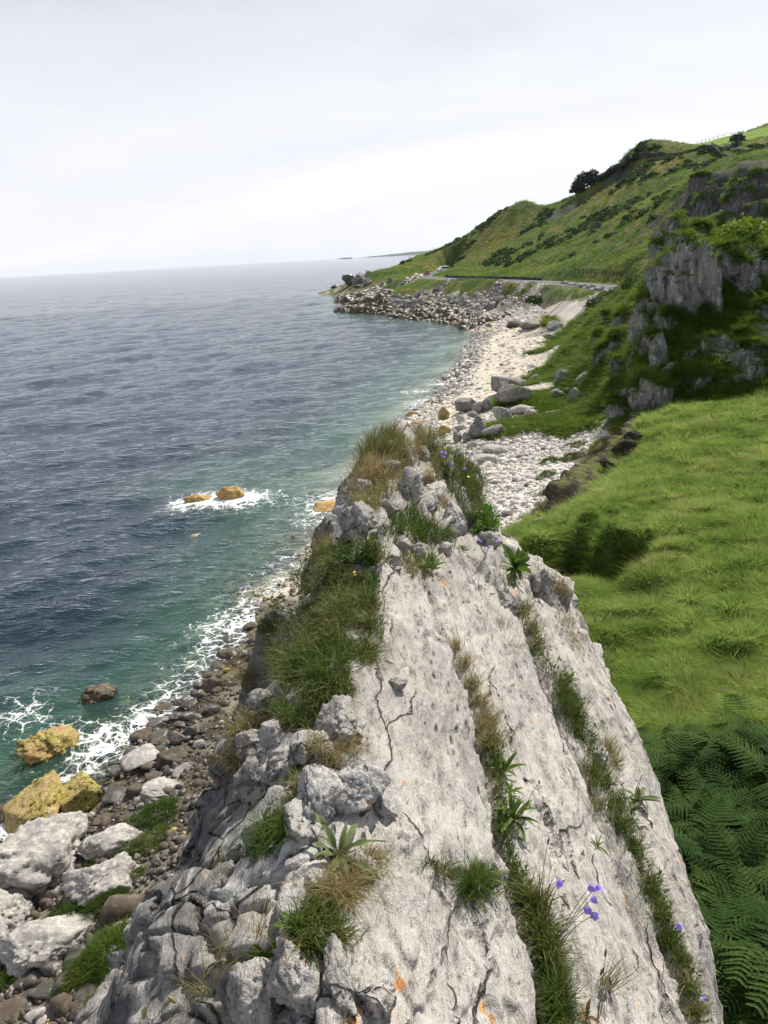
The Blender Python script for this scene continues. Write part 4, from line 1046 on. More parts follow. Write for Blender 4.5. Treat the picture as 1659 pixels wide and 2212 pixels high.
# beach boulders beyond the ridge
BB = [((370, 625, 235, 175), M_GREY, 'dark rounded boulder nearest the wash on the beach', 0.0), ((690, 475, 330, 190), M_GREY, 'longest grey boulder lying on the beach behind the pile', .0), ((930, 415, 110, 80), M_GREY, 'small grey boulder at the grass edge behind the longest one', 0),
      ((770, 550, 300, 210), M_MOSSY, 'big grey boulder with grass growing on its top', 0), ((545, 635, 110, 120), M_GREY, 'grey boulder right of the dark rounded one', 0), ((460, 655, 110, 110), M_GREY, 'grey boulder touching the dark rounded one', 0), ((655, 710, 175, 155), M_WHITE, 'pale pyramid shaped boulder on top of the pile', 0),
      ((820, 670, 220, 110), M_WHITE, 'flat pale boulder between the pyramid one and the grass', 0), ((895, 695, 110, 110), M_WHITE, 'pale stone at the grass edge, right of the flat one', 0), ((612, 842, 235, 155), M_GREY, 'large blocky boulder in front of the pile with a pale face', 0), ((470, 810, 160, 230), M_GREY, 'tall dark streaked boulder behind the large blocky one', 0),
      ((440, 700, 110, 66), M_GREY, 'flat grey stone on the back of the pile', 0), ((335, 742, 84, 84), M_WHITE, 'pale round stone left of the pile', 0), ((338, 805, 114, 96), M_WHITE, 'pale stone below the round one at the left of the pile', 0), ((310, 890, 76, 116), M_GREY, 'narrow upright stone at the left foot of the pile', 0),
      ((385, 890, 90, 116), M_GREY, 'upright stone next to the narrow one', 0), ((205, 830, 110, 110), M_OCHRE, 'tan stained rock left of the upright stones', 0), ((430, 945, 96, 76), M_WHITE, 'pale block lying under the large blocky boulder', 0), ((520, 945, 100, 66), M_WHITE, 'pale angular block in the shade of the large blocky boulder', 0),
      ((300, 985, 160, 90), M_WHITE, 'low pale ledge behind the harebells', 0), ((620, 980, 260, 90), M_WHITE, 'flat pale rock ledge in front of the large blocky boulder', 0), ((560, 1060, 260, 80), M_WHITE, 'second flat pale ledge, nearer the ridge', 0), ((1090, 555, 165, 100), M_GREY, 'flat tilted grey slab in the grass', 0), ((1250, 560, 115, 155), M_GREY, 'upright grey block in the grass beside the tilted slab', 0),
      ((1180, 525, 66, 54), M_GREY, 'small grey stone between the tilted slab and the upright block', 0), ((1080, 690, 150, 66), M_GREY, 'grey rock half sunk in the grass below the tilted slab', 0), ((1130, 405, 120, 160), M_MOSSY, 'dark mossy rock at the edge of the beach under the slope', 0), ((1320, 430, 140, 110), M_GREY, 'grey boulder in the slope grass above the upright block', 0),
      ((1510, 185, 100, 80), M_GREY, 'grey boulder high in the slope grass', 0), ((780, 815, 120, 44), M_WHITE, 'flat pale stone right of the large blocky boulder', 0), ((890, 828, 110, 44), M_GREY, 'flat grey stone at the edge of the near grass', 0), ((945, 945, 60, 24), M_BASALT, 'small dark stone alone on the white cobbles', 0)]
for k, (b, mt, lb, rt) in enumerate(BB):
    x, y, w_, h_ = zz(*b, 1000, 780, 3.318)
    place_rock('boulder', x, y, w_, h_, mt, lb, 'boulder', 'boulders on the beach beyond the ridge', seed=140 + k, sub=4 if w_ > 30 else 3, rough=.06, pit=.03, planes=12, sink=.15, rot=rt, crack=.06)
for k, (x, y, w_, h_, mt, lb) in enumerate([(1147, 705, 52, 24, M_GREY, 'broad grey boulder alone on the sand below the sea wall'), (1113, 702, 40, 18, M_BROWN, 'low brown rock left of the broad grey boulder'), (1103, 1110, 54, 26, M_BASALT, 'long dark flat stone on the cobbles beside the ridge'),
        (1140, 1112, 40, 18, M_WHITE, 'pale flat stone between the dark flat stone and the earth bank'), (1128, 1138, 24, 18, M_BROWN, 'small brown stone under the earth bank'), (1165, 1125, 30, 22, M_BASALT, 'dark stone fallen from the earth bank'), (1175, 1105, 34, 28, M_BASALT, 'dark lump at the foot of the earth bank'),
        (1062, 702, 26, 10, M_ALGAE, 'small weed stained rock at the water edge of the sand'), (1200, 705, 40, 20, M_GREY, 'grey rubble block at the corner of the sea wall'), (1190, 730, 36, 16, M_GREY, 'grey block on the pebbles below the sea wall corner')]):
    place_rock('boulder', x, y, w_, h_, mt, lb, 'boulder', None, seed=180 + k, sub=4, rough=.05, planes=11)
# dark rocks of the far point
PR = [((80, 270, 90, 34), M_BASALT, 'low black rock ending the farther spit'), ((205, 232, 140, 100), M_BASALT, 'big black rock of the farther spit'), ((290, 220, 140, 96), M_GREY, 'grey rock on top of the farther spit'), ((350, 240, 90, 66), M_GREY, 'grey rock landward on the farther spit'), ((280, 272, 100, 36), M_BASALT, 'dark rock at the water of the farther spit'),
      ((130, 370, 76, 54), M_BASALT, 'black rock outermost but one on the nearer point'), ((190, 392, 110, 86), M_BASALT, 'big black rock at the tip of the nearer point'), ((245, 420, 100, 60), M_BROWN, 'brown rock in the water at the nearer point'), ((305, 352, 110, 54), M_BASALT, 'dark rock behind the tip of the nearer point'), ((70, 392, 34, 26), M_OCHRE, 'tiny tan rock alone off the nearer point'), ((370, 410, 110, 74), M_WEED, 'brown weedy rock at the root of the nearer point'),
      ((405, 270, 70, 66), M_GREY, 'pale grey boulder at the seaward corner of the grass'), ((480, 255, 70, 80), M_GREY, 'upright grey boulder under the grass corner'), ((545, 225, 90, 86), M_GREY, 'grey crag block set in the grass corner'), ((360, 150, 80, 60), M_GREY, 'grey rock at the seaward end of the grass platform'), ((320, 185, 90, 60), M_GREY, 'grey rock between farther spit and grass platform'), ((360, 318, 100, 40), M_GREY, 'flat grey rock between the two points'), ((640, 62, 60, 40), M_BASALT, 'dark rock rising behind the grass platform')]
for k, (b, mt, lb) in enumerate(PR):
    x, y, w_, h_ = zz(*b, 780, 610, 3.606)
    if k > 10: w_, h_ = w_ * .62, h_ * .62
    place_rock('boulder', x, y, w_, h_, mt, lb, 'rock', 'rocks of the far point', seed=210 + k, sub=4, rough=.08, planes=10, sea=True, crack=.14)
# rubble under the grass platform: single boulders in view
POLY_R = [(835, 625), (880, 632), (960, 640), (1030, 636), (1085, 642), (1092, 655), (1050, 672), (1030, 690), (960, 684), (880, 672), (815, 664), (800, 640)]
lib = []
for k in range(10):
    p, f = rock_verts(300 + k, 2, 10, 30, .08)
    lib.append({m.name: mesh_np('rubble_boulder', p, f, m, False) for m in (M_GREY, M_WHITE, M_WEED)})
cnt = 0
rg = np.random.default_rng(5)
while cnt < 230:
    x, y = rg.uniform(800, 1092), rg.uniform(622, 692)
    if not in_poly(x, y, POLY_R): continue
    g = hit(x, y, 100)
    if g is None or g[2] > 5.2: continue
    ty_ = gtype(g[0], g[1])
    weed = ty_[TYPES.index('k')] > .45
    m = M_WEED if weed else (M_GREY if rg.random() < .75 else M_WHITE)
    o = link('rubble_boulder', lib[rg.integers(10)][m.name])
    s_ = rg.uniform(.42, 1.1) * (.8 if weed else 1.0)
    o.scale = (s_ * rg.uniform(.8, 1.3), s_ * rg.uniform(.8, 1.2), s_ * rg.uniform(.6, 1.0))
    o.rotation_euler = (rg.normal(0, .3), rg.normal(0, .3), rg.uniform(0, 6.28))
    o.location = (g[0], g[1], g[2] + s_ * .15)
    lb = {'weed_covered_rock': ('brown weed covered boulder along the far waterline', 'weedy boulders along the far waterline'), 'grey_limestone': ('grey boulder in the rubble below the grass platform', 'grey rubble below the grass platform'), 'white_limestone': ('pale boulder in the rubble below the grass platform', 'pale rubble below the grass platform')}[m.name]
    tag(o, lb[0], 'boulder', lb[1]); cnt += 1
print('rocks', round(time.time() - T0, 1))

# ------------------------------------------------------------------ scattering with geometry nodes (stuff)
def scatter(name, pts, scl, rot, vi, protos, label=None):
    col = bpy.data.collections.new(name + '_kinds')
    for k, me_ in enumerate(protos):
        ob = bpy.data.objects.new('%s_kind_%02d' % (name, k), me_); col.objects.link(ob)
    me = bpy.data.meshes.new(name)
    me.vertices.add(len(pts)); me.vertices.foreach_set('co', np.asarray(pts, np.float32).ravel())
    fattr(me, 'scl', scl)
    a = me.attributes.new('rot', 'FLOAT_VECTOR', 'POINT'); a.data.foreach_set('vector', np.asarray(rot, np.float32).ravel())
    a = me.attributes.new('vi', 'INT', 'POINT'); a.data.foreach_set('value', np.asarray(vi, np.int32))
    o = link(name, me)
    ng = bpy.data.node_groups.new(name, 'GeometryNodeTree')
    ng.interface.new_socket('Geometry', in_out='INPUT', socket_type='NodeSocketGeometry')
    ng.interface.new_socket('Geometry', in_out='OUTPUT', socket_type='NodeSocketGeometry')
    N = ng.nodes.new
    gi, go = N('NodeGroupInput'), N('NodeGroupOutput')
    m2p = N('GeometryNodeMeshToPoints'); iop = N('GeometryNodeInstanceOnPoints'); ci = N('GeometryNodeCollectionInfo')
    ci.inputs['Collection'].default_value = col; ci.inputs['Separate Children'].default_value = True; ci.inputs['Reset Children'].default_value = True
    def na_(nm, ty):
        nd = N('GeometryNodeInputNamedAttribute'); nd.data_type = ty; nd.inputs[0].default_value = nm; return nd.outputs[0]
    lk = ng.links.new
    lk(gi.outputs[0], m2p.inputs[0]); lk(m2p.outputs[0], iop.inputs['Points']); lk(ci.outputs[0], iop.inputs['Instance'])
    iop.inputs['Pick Instance'].default_value = True
    lk(na_('vi', 'INT'), iop.inputs['Instance Index']); lk(na_('rot', 'FLOAT_VECTOR'), iop.inputs['Rotation']); lk(na_('scl', 'FLOAT'), iop.inputs['Scale'])
    lk(iop.outputs[0], go.inputs[0])
    md = o.modifiers.new('scatter', 'NODES'); md.node_group = ng
    tag(o, label, None, None, 'stuff')
    return o

def blades(base, dirs, length, width, bend, seg=3, tint=None, rg=None, droop=None):
    """strips of grass: base (n,3), dirs (n,3) unit, per-blade length/width, bend along a random or given side"""
    n = len(base); rg = rg or RNG
    base = np.asarray(base, float); dirs = np.asarray(dirs, float)
    length = np.broadcast_to(np.asarray(length, float), n); width = np.broadcast_to(np.asarray(width, float), n); bend = np.broadcast_to(np.asarray(bend, float), n)
    side = rg.normal(size=(n, 3)); side -= dirs * (side * dirs).sum(1, keepdims=True); side /= np.linalg.norm(side, axis=1, keepdims=True)
    bdir = np.cross(side, dirs) if droop is None else droop
    vs = []
    ts = np.linspace(0, 1, seg + 1)
    for tt in ts:
        c = base + dirs * (length * tt)[:, None] + bdir * (length * bend * tt * tt)[:, None] - np.array([0, 0, 1.0]) * (length * np.abs(bend) * .35 * tt ** 3)[:, None]
        if tt < 1:
            w_ = (width * (1 - tt ** 1.6) * .5)[:, None]
            vs += [c - side * w_, c + side * w_]
        else: vs.append(c)
    per = 2 * seg + 1
    V = np.stack(vs, 1).reshape(-1, 3)
    st = np.arange(n)[:, None] * per
    q = [np.stack([st[:, 0] + 2 * k, st[:, 0] + 2 * k + 1, st[:, 0] + 2 * k + 3, st[:, 0] + 2 * k + 2], 1) for k in range(seg - 1)]
    tr = np.stack([st[:, 0] + 2 * (seg - 1), st[:, 0] + 2 * (seg - 1) + 1, st[:, 0] + 2 * seg], 1)
    tint = np.full(n, .5) if tint is None else np.broadcast_to(tint, n)
    return V, np.concatenate(q) if q else np.zeros((0, 4), int), tr, np.repeat(tint, per)

def blade_mesh(name, mat, *sets):
    V, Q, Tt, C = [], [], [], []
    k = 0
    for (v, q, tr, c) in sets:
        V.append(v); Q.append(q + k); Tt.append(tr + k); C.append(c); k += len(v)
    me = mesh_np(name, np.concatenate(V), [np.concatenate(Q), np.concatenate(Tt)], mat)
    fattr(me, 'tint', np.concatenate(C))
    return me

def tuft_set(rg, nb, rad, hgt, wid, spread=.5, bend=.5, tint=(.2, .6), seg=3, lean=(0, 0, 0), up=(0, 0, 1)):
    a = rg.uniform(0, 6.28, nb); r = rad * np.sqrt(rg.uniform(0, 1, nb))
    up = np.asarray(up, float); up /= np.linalg.norm(up)
    t1 = np.cross(up, (0.2, 1, .1)); t1 /= np.linalg.norm(t1); t2 = np.cross(up, t1)
    out = np.cos(a)[:, None] * t1 + np.sin(a)[:, None] * t2
    base = out * r[:, None]
    d = up + out * (spread * (r / max(rad, 1e-6)) * rg.uniform(.3, 1.2, nb))[:, None] + rg.normal(0, .16, (nb, 3)) + np.asarray(lean)
    d /= np.linalg.norm(d, axis=1, keepdims=True)
    return blades(base, d, hgt * rg.uniform(.5, 1.1, nb), wid * rg.uniform(.7, 1.2, nb), bend * rg.uniform(.2, 1.2, nb), seg, rg.uniform(*tint, nb), rg, droop=out)

def leaf_clump(rg, nl, rx, rz, ls, mat, name):
    """a bush of loose leaf-sized faces spread through its volume, thicker towards the skin"""
    d = rg.normal(size=(nl, 3)); d /= np.linalg.norm(d, axis=1, keepdims=True); d[:, 2] = np.abs(d[:, 2]) * 1.0 - .15
    lump = 1 + .28 * fbm(d * 2.2 + rg.uniform(0, 50), 3, int(rg.integers(999)))
    r = (rg.uniform(.35, 1, nl) ** .45) * lump
    c = d * r[:, None] * np.array([rx, rx, rz]); c[:, 2] += rz * .12
    nn = d + rg.normal(0, .6, (nl, 3)); nn /= np.linalg.norm(nn, axis=1, keepdims=True)
    a = np.cross(nn, rg.normal(size=(nl, 3))); a /= np.linalg.norm(a, axis=1, keepdims=True); b = np.cross(nn, a)
    s_ = (ls * rg.uniform(.6, 1.3, nl))[:, None]
    V = np.stack([c - a * s_, c - b * s_ * .55, c + a * s_, c + b * s_ * .55], 1).reshape(-1, 3)
    me = mesh_np(name, V, np.arange(nl * 4).reshape(-1, 4), mat, False)
    fattr(me, 'tint', np.repeat(np.clip(rg.uniform(.1, .8, nl) + .25 * (r - .8), 0, 1), 4))
    return me

def polar_pts(rg, n, a0, a1, r0_, r1_, pw=1.0):
    """points spread over the ground, thinning with distance"""
    a = rg.uniform(a0, a1, n)
    l = math.log(r0_) + (math.log(r1_) - math.log(r0_)) * rg.uniform(0, 1, n) ** pw
    r = np.exp(l)
    return r * np.sin(a), r * np.cos(a), r

def tweight(x, y):
    a = np.clip((np.arctan2(x, y) - AZ0) / (AZ1 - AZ0) * (NA - 1), 0, NA - 1).astype(int); l = np.clip((np.log(np.hypot(x, y)) - LR0) / (LR1 - LR0) * (NR - 1), 0, NR - 1).astype(int)
    return tw[l * NA + a]
TI = {t_: k for k, t_ in enumerate(TYPES)}
def road_clear(x, y): return seg_dist(x, y, road_s) > 4.2

rg = np.random.default_rng(11)
# meadow grass
protos = []
for k in range(6):
    protos.append(blade_mesh('meadow_tuft', M_MEADOW, tuft_set(rg, 30, .20, .30, .017, 1.0, 1.0, (.0, .75), 2, lean=(.45, -.2, 0)), tuft_set(rg, 7, .16, .42, .008, .8, .8, (.75, 1.0), 2, lean=(.4, -.2, 0))))
protos.append(blade_mesh('meadow_straw', M_TUFT, tuft_set(rg, 16, .22, .42, .010, .9, .9, (.55, 1.0), 2, lean=(.4, -.2, 0))))
protos.append(blade_mesh('meadow_weed', M_BUSH, tuft_set(rg, 22, .18, .24, .045, 1.2, .9, (.2, 1.0), 2)))
x, y, r = polar_pts(rg, 90000, math.radians(2), math.radians(33), 6, 56, .62)
W_ = tweight(x, y)
g_ = ground(x, y)
k_ = (W_[:, TI['m']] > .42) & (g_ > 3.0)
x, y, r, g_ = x[k_], y[k_], r[k_], g_[k_]
nz_ = fbm(np.stack([x * .5, y * .5, 0 * x], 1), 3, 401)
nz2 = fbm(np.stack([x * 1.3, y * 1.3, 0 * x], 1), 2, 405)
sc = (0.60 + .011 * r) * rg.uniform(.6, 1.25, len(x)) * np.clip(.95 + .6 * nz_ + .8 * nz2, .12, 2)
windz = np.arctan2(.3, -.5) + rg.normal(0, .5, len(x))
scatter('meadow_grass', np.stack([x, y, g_ - .02], 1), sc, np.stack([rg.normal(0, .12, len(x)), rg.normal(0, .12, len(x)), rg.normal(0, .7, len(x))], 1), np.where(rg.uniform(0, 1, len(x)) < .05 + .16 * sstep(.1, .6, fbm(np.stack([x * .35, y * .35, 0 * x + 4], 1), 3, 406)), 6, np.where(rg.uniform(0, 1, len(x)) < .02 + .10 * sstep(.2, .6, fbm(np.stack([x * .5, y * .5, 0 * x + 9], 1), 3, 407)), 7, rg.integers(0, 6, len(x)))), protos, 'lush bright green meadow grass right of the ridge')
print('meadow tufts', len(x))
# rough grass of the slopes
protos = []
for k in range(5):
    protos.append(blade_mesh('slope_tuft', M_SLOPEG, tuft_set(rg, 40, .42, .55, .05, 1.0, 1.3, (.0, .95), 2, lean=(-.1, -.35, 0))))
x, y, r = polar_pts(rg, 60000, math.radians(8), math.radians(33), 44, 135, .8)
W_ = tweight(x, y); g_ = ground(x, y)
k_ = (W_[:, TI['g']] > .45) & (g_ > 1.6) & road_clear(x, y) & ~in_poly(x, y, [tuple(cen + (a[:2] - cen) * 1.25 + np.array([.8, -2.0])) for a in AP])
x, y, r, g_ = x[k_], y[k_], r[k_], g_[k_]
scatter('slope_grass', np.stack([x, y, g_ - .05], 1), (.55 + .006 * r) * rg.uniform(.6, 1.25, len(x)), np.stack([rg.normal(0, .2, len(x)), rg.normal(0, .2, len(x)), rg.normal(0, .8, len(x))], 1), rg.integers(0, 5, len(x)), protos, 'long dark green grass hanging over the crag and slope')
print('slope tufts', len(x))
# hill turf and scrub
protos = []
for k in range(4):
    protos.append(blade_mesh('hill_tuft', M_HILLG, tuft_set(rg, 26, .8, .75, .16, 1.0, 1.0, (.35, 1.0), 1)))
x, y, r = polar_pts(rg, 42000, math.radians(-4), math.radians(33), 110, 460, 1.0)
W_ = tweight(x, y); g_ = ground(x, y)
k_ = (W_[:, TI['h']] > .5) & (g_ > 4.5) & road_clear(x, y)
x, y, r, g_ = x[k_], y[k_], r[k_], g_[k_]
scatter('hill_grass', np.stack([x, y, g_ - .08], 1), (.35 + .0016 * r) * rg.uniform(.5, 1.3, len(x)), np.stack([rg.normal(0, .2, len(x)), rg.normal(0, .2, len(x)), rg.uniform(0, 6.3, len(x))], 1), rg.integers(0, 4, len(x)), protos, 'rough olive grass covering the hillside')
protos = [leaf_clump(rg, 240, 1.0, .75, .17, M_BUSH, 'scrub') for k in range(5)]
x, y, r = polar_pts(rg, 30000, math.radians(4), math.radians(33), 60, 420, 1.0)
W_ = tweight(x, y); g_ = ground(x, y)
nz_ = fbm(np.stack([x * .035, y * .035, 0 * x], 1), 4, 402) + .35 * fbm(np.stack([x * .15, y * .15, 0 * x], 1), 3, 403)
k_ = (((W_[:, TI['h']] > .5) & (g_ > 9) & (nz_ > .16)) | ((W_[:, TI['g']] > .5) & (g_ > 4) & (nz_ > .05) & (r > 64))) & road_clear(x, y)
x, y, r, g_ = x[k_], y[k_], r[k_], g_[k_]
scatter('hill_scrub', np.stack([x, y, g_ - .1], 1), (.35 + .0032 * r) * rg.uniform(.5, 1.3, len(x)), np.stack([rg.normal(0, .15, len(x)), rg.normal(0, .15, len(x)), rg.uniform(0, 6.3, len(x))], 1), rg.integers(0, 5, len(x)), protos, 'dark green bramble and bracken scrub on the slopes')
print('scrub', len(x))
# cobbles of the beach
M_COB = rock_mat('beach_cobble', (0.64, 0.60, 0.55), (0.46, 0.43, 0.39), (0.78, 0.75, 0.70), 0.9, bump=.3, bdist=.01, speck=.2)
M_COBD = rock_mat('dark_beach_cobble', (0.17, 0.155, 0.14), (0.09, 0.08, 0.07), (0.26, 0.24, 0.22), 0.9, bump=.3, bdist=.01)
protos = []
for k in range(8):
    p_, f_ = rock_verts(500 + k, 1, 9, 20, .05)
    protos.append(mesh_np('cobble', p_ * np.array([1, .8, .55]) * (2.4 if k == 7 else 1), f_, M_COB if k < 5 else (M_COBD if k < 7 else M_WEED), True))
x, y, r = polar_pts(rg, 165000, math.radians(-6), math.radians(20), 24, 300, .9)
W_ = tweight(x, y); g_ = ground(x, y)
apz = ~in_poly(x, y, [tuple(cen + (a[:2] - cen) * 1.1) for a in AP])
wc = apz * W_[:, TI['c']] + .8 * W_[:, TI['r']] + W_[:, TI['k']]; kelp_ = W_[:, TI['k']]
sandy = sstep(57, 66, r) * sstep(148, 130, r) * sstep(.35, .75, g_) * sstep(2.9, 2.5, g_)
k_ = (wc > .5) & (g_ > -.35) & (rg.uniform(0, 1, len(x)) > sandy * .93)
x, y, r, g_ = x[k_], y[k_], r[k_], g_[k_]
kelp_ = kelp_[k_]
wet = sstep(.9, .2, g_)
dark = rg.uniform(0, 1, len(x)) < (.06 + .45 * wet * sstep(60, 85, r) + .45 * sstep(165, 200, r))
scatter('beach_cobbles', np.stack([x, y, g_], 1), (.075 + .0008 * r + .0016 * np.maximum(r - 170, 0)) * np.exp(rg.normal(0, .42, len(x))), np.stack([rg.normal(0, .4, len(x)), rg.normal(0, .4, len(x)), rg.uniform(0, 6.3, len(x))], 1), np.where(kelp_ > .4, 7, np.where(dark, rg.integers(5, 7, len(x)), rg.integers(0, 5, len(x)))), protos, 'white limestone cobbles covering the beach')
print('cobbles', len(x), round(time.time() - T0, 1))
# small stones among the dark shore under the ridge and on the sea bed
protos = []
for k, m in enumerate((M_BROWN, M_BASALT, M_WHITE, M_ALGAE, M_BROWN, M_WHITE)):
    p_, f_ = rock_verts(520 + k, 2, 9, 24, .06)
    protos.append(mesh_np('shore_stone', p_ * np.array([1, .85, .65]), f_, m, True))
x, y, r = polar_pts(rg, 15000, math.radians(-42), math.radians(0), 9, 48, 1.0)
W_ = tweight(x, y); g_ = ground(x, y)
k_ = (g_ > -1.6) & ((W_[:, TI['w']] + W_[:, TI['p']] + W_[:, TI['c']]) > .6)
x, y, r, g_ = x[k_], y[k_], r[k_], g_[k_]
pr = np.where((g_ > .2)[:, None], np.array([.2, .58, .05, .015, .13, .02]), np.array([.16, .12, .26, .16, .1, .2]))
cu = np.cumsum(pr, 1); cu /= cu[:, -1:]
vi = (rg.uniform(0, 1, len(x))[:, None] > cu).sum(1)
scatter('shore_stones', np.stack([x, y, g_ + .02], 1), np.exp(rg.normal(-2.75, .5, len(x))), np.stack([rg.normal(0, .4, len(x)), rg.normal(0, .4, len(x)), rg.uniform(0, 6.3, len(x))], 1), vi, protos, 'loose stones on the shore and under shallow water')

# ------------------------------------------------------------------ crag outcrops
def crag(x, y, w_, h_, label, seed, mat=None, rot=0, depthf=.7, pit=.05, group='limestone outcrops of the near crag'):
    return place_rock('rock_outcrop', x, y, w_, h_, mat or M_CRAGN, label, 'rock', group, seed=seed, sub=5, rough=.08, pit=pit * .4, planes=16, sink=.5, rot=rot, depthf=depthf, sharp=34, crack=.125)
for k, a in enumerate([(1478, 628, 175, 170, 'largest grey rock face in the middle of the near crag'), (1565, 590, 130, 90, 'grey rock face right of the largest one under the grassy cap'), (1440, 560, 80, 120, 'narrow rock rib at the upper left edge of the near crag'),
                       (1470, 540, 70, 40, 'pale layered rock knob crowning the near crag'), (1392, 700, 66, 95, 'pale pillar like rock at the left edge of the near crag'), (1372, 770, 50, 80, 'rock pillar below the pale one at the left edge of the crag'), (1425, 790, 50, 110, 'thin upright slab in the middle of the lower crag'),
                       (1555, 775, 165, 85, 'slanting rock band low on the right of the near crag'), (1640, 730, 130, 80, 'rough slanting rock band at the right edge of the near crag'), (1590, 812, 120, 60, 'rock at the foot of the crag behind the meadow edge'), (1395, 865, 110, 95, 'broken rock at the left foot of the near crag'),
                       (1350, 878, 80, 70, 'rock lying below the left foot of the near crag'), (1455, 825, 90, 60, 'whitish streaked rock at the foot of the crag'), (1640, 590, 60, 66, 'grey rock under the ivy on the right of the crag'), (1345, 735, 60, 50, 'grey rock in the slope grass left of the crag'), (1320, 690, 40, 30, 'small grey rock on the upper slope left of the crag'), (1295, 735, 44, 40, 'rounded rock on the slope above the beach')]):
    crag(*a, 700 + k)
for k, a in enumerate([(1525, 440, 60, 70, 'grey rock face at the left of the far dark cliff'), (1590, 440, 70, 60, 'grey rock face in the middle of the far dark cliff'), (1645, 475, 60, 50, 'rock face at the right edge of the far dark cliff'), (1560, 485, 70, 34, 'rock band low on the far dark cliff'), (1515, 395, 50, 40, 'small rock at the top left of the far dark cliff'), (1620, 400, 100, 40, 'rock band under the top of the far dark cliff')]):
    crag(*a, 730 + k, M_CRAGF, 0, .35, .04, 'outcrops of the far dark cliff')
for k, a in enumerate([(1285, 490, 26, 26, 'small pale outcrop in the middle of the hill'), (1480, 488, 36, 26, 'rock poking out at the foot of the far dark cliff')]):
    crag(*a, 740 + k, M_CRAGF, .4, .6, .04, 'outcrops on the hillside')

rg = np.random.default_rng(77)
FRAG = [(1430, 640), (1450, 700), (1500, 560), (1530, 620), (1520, 680), (1600, 620), (1410, 750), (1420, 830), (1380, 820), (1500, 770), (1530, 800), (1600, 745), (1620, 780), (1655, 690), (1560, 825), (1620, 815), (1430, 850), (1500, 835), (1340, 800), (1310, 770), (1355, 700), (1385, 650), (1410, 600), (1445, 520), (1500, 525)]
for k, (x, y) in enumerate(FRAG):
    sz_ = rg.uniform(26, 70)
    crag(x, y, sz_, sz_ * rg.uniform(.7, 1.4), 'smaller broken rock showing through the grass of the near crag', 650 + k, None, rg.normal(0, .3), .6, .04, 'small rocks in the grass of the near crag')
# grass rooted on the ledges of the outcrops
gp_ = []
for o in list(bpy.data.objects):
    if o.name.startswith('rock_outcrop') and o.get('group', '') != 'outcrops on the hillside':
        me_ = o.data; nv = len(me_.vertices); co = np.empty(nv * 3); me_.vertices.foreach_get('co', co); no = np.empty(nv * 3); me_.vertices.foreach_get('normal', no)
        co = co.reshape(-1, 3) + np.array(o.location); no = no.reshape(-1, 3)
        k_ = (no[:, 2] > .58) & (fbm(co * .6, 3, 91) > -.05)
        co = co[k_]
        if len(co): gp_.append(co[rg.permutation(len(co))[:220]])
gp_ = np.concatenate(gp_); n_ = len(gp_)
protos = [blade_mesh('ledge_tuft', M_SLOPEG, tuft_set(rg, 30, .30, .42, .04, 1.0, 1.4, (.0, .95), 2, lean=(-.1, -.3, 0))) for k in range(4)]
scatter('ledge_grass', gp_, rg.uniform(.5, 1.2, n_) * np.where(np.hypot(gp_[:, 0], gp_[:, 1]) > 110, 1.6, 1), np.stack([rg.normal(0, .3, n_), rg.normal(0, .3, n_), rg.uniform(0, 6.3, n_)], 1), rg.integers(0, 4, n_), protos, 'grass growing on the ledges of the crags')

# broken earth bank along the meadow edge: lumps of dark soil
M_SOIL = rock_mat('dark_bank_soil', (0.040, 0.030, 0.021), (0.020, 0.015, 0.011), (0.075, 0.058, 0.042), 0.5, bump=1.0, bdist=.05, moss=((0.10, 0.11, 0.03), .9))
for k, (x, y, w_, h_) in enumerate([(1350, 975, 60, 44), (1325, 1005, 60, 44), (1300, 1030, 60, 40), (1272, 1052, 56, 40), (1245, 1068, 50, 36), (1215, 1088, 54, 40), (1190, 1106, 50, 36), (1366, 945, 40, 30)]):
    place_rock('earth_lump', x, y, w_, h_, M_SOIL, 'dark lump of bare earth in the broken bank below the meadow', 'earth lump', 'earth lumps of the broken meadow bank', seed=760 + k, sub=4, rough=.14, sink=.4)

bkt = smooth_line([tuple(at_z(x, y, 2.75)[:2]) for x, y in ((1142, 1140), (1185, 1112), (1218, 1090), (1252, 1066), (1288, 1044), (1318, 1014), (1340, 980), (1358, 950), (1380, 922))], 3)
B_ = np.array(bkt); sl_ = np.concatenate([[0], np.cumsum(np.linalg.norm(np.diff(B_, axis=0), axis=1))]); nb_ = int(sl_[-1] / .16); tt_ = np.linspace(0, sl_[-1], nb_)
bx_, by_ = np.interp(tt_, sl_, B_[:, 0]), np.interp(tt_, sl_, B_[:, 1]); tg = np.stack([np.gradient(bx_), np.gradient(by_)], 1); tg /= np.linalg.norm(tg, axis=1, keepdims=True); nb2 = np.stack([tg[:, 1], -tg[:, 0]], 1)
bx_ += nb2[:, 0] * fbm(np.stack([tt_ * .5, tt_ * 0, tt_ * 0], 1), 3, 95) * .6; by_ += nb2[:, 1] * fbm(np.stack([tt_ * .5, tt_ * 0, tt_ * 0], 1), 3, 95) * .6
hb_ = (1.25 + .35 * fbm(np.stack([tt_ * .35, tt_ * 0 + 3, tt_ * 0], 1), 3, 96)) * sstep(0, 2, tt_) * sstep(sl_[-1], sl_[-1] - 2, tt_) + .1
prb = [(-.25, -.6), (-.05, .0), (.10, .25), (.22, .5), (.22, .75), (.05, .92), (.10, 1.02), (.6, 1.04), (1.6, .9), (2.4, .5)]
zb_ = np.minimum(ground(bx_, by_), 3.0)
Vb = np.stack([np.column_stack([bx_ + nb2[:, 0] * a * 1.2, by_ + nb2[:, 1] * a * 1.2, zb_ + hb_ * b]) for a, b in prb], 1).reshape(-1, 3)
Vb += np.stack([fbm(Vb * 1.6 + k * 7, 3, 97 + k) for k in range(3)], 1) * .16
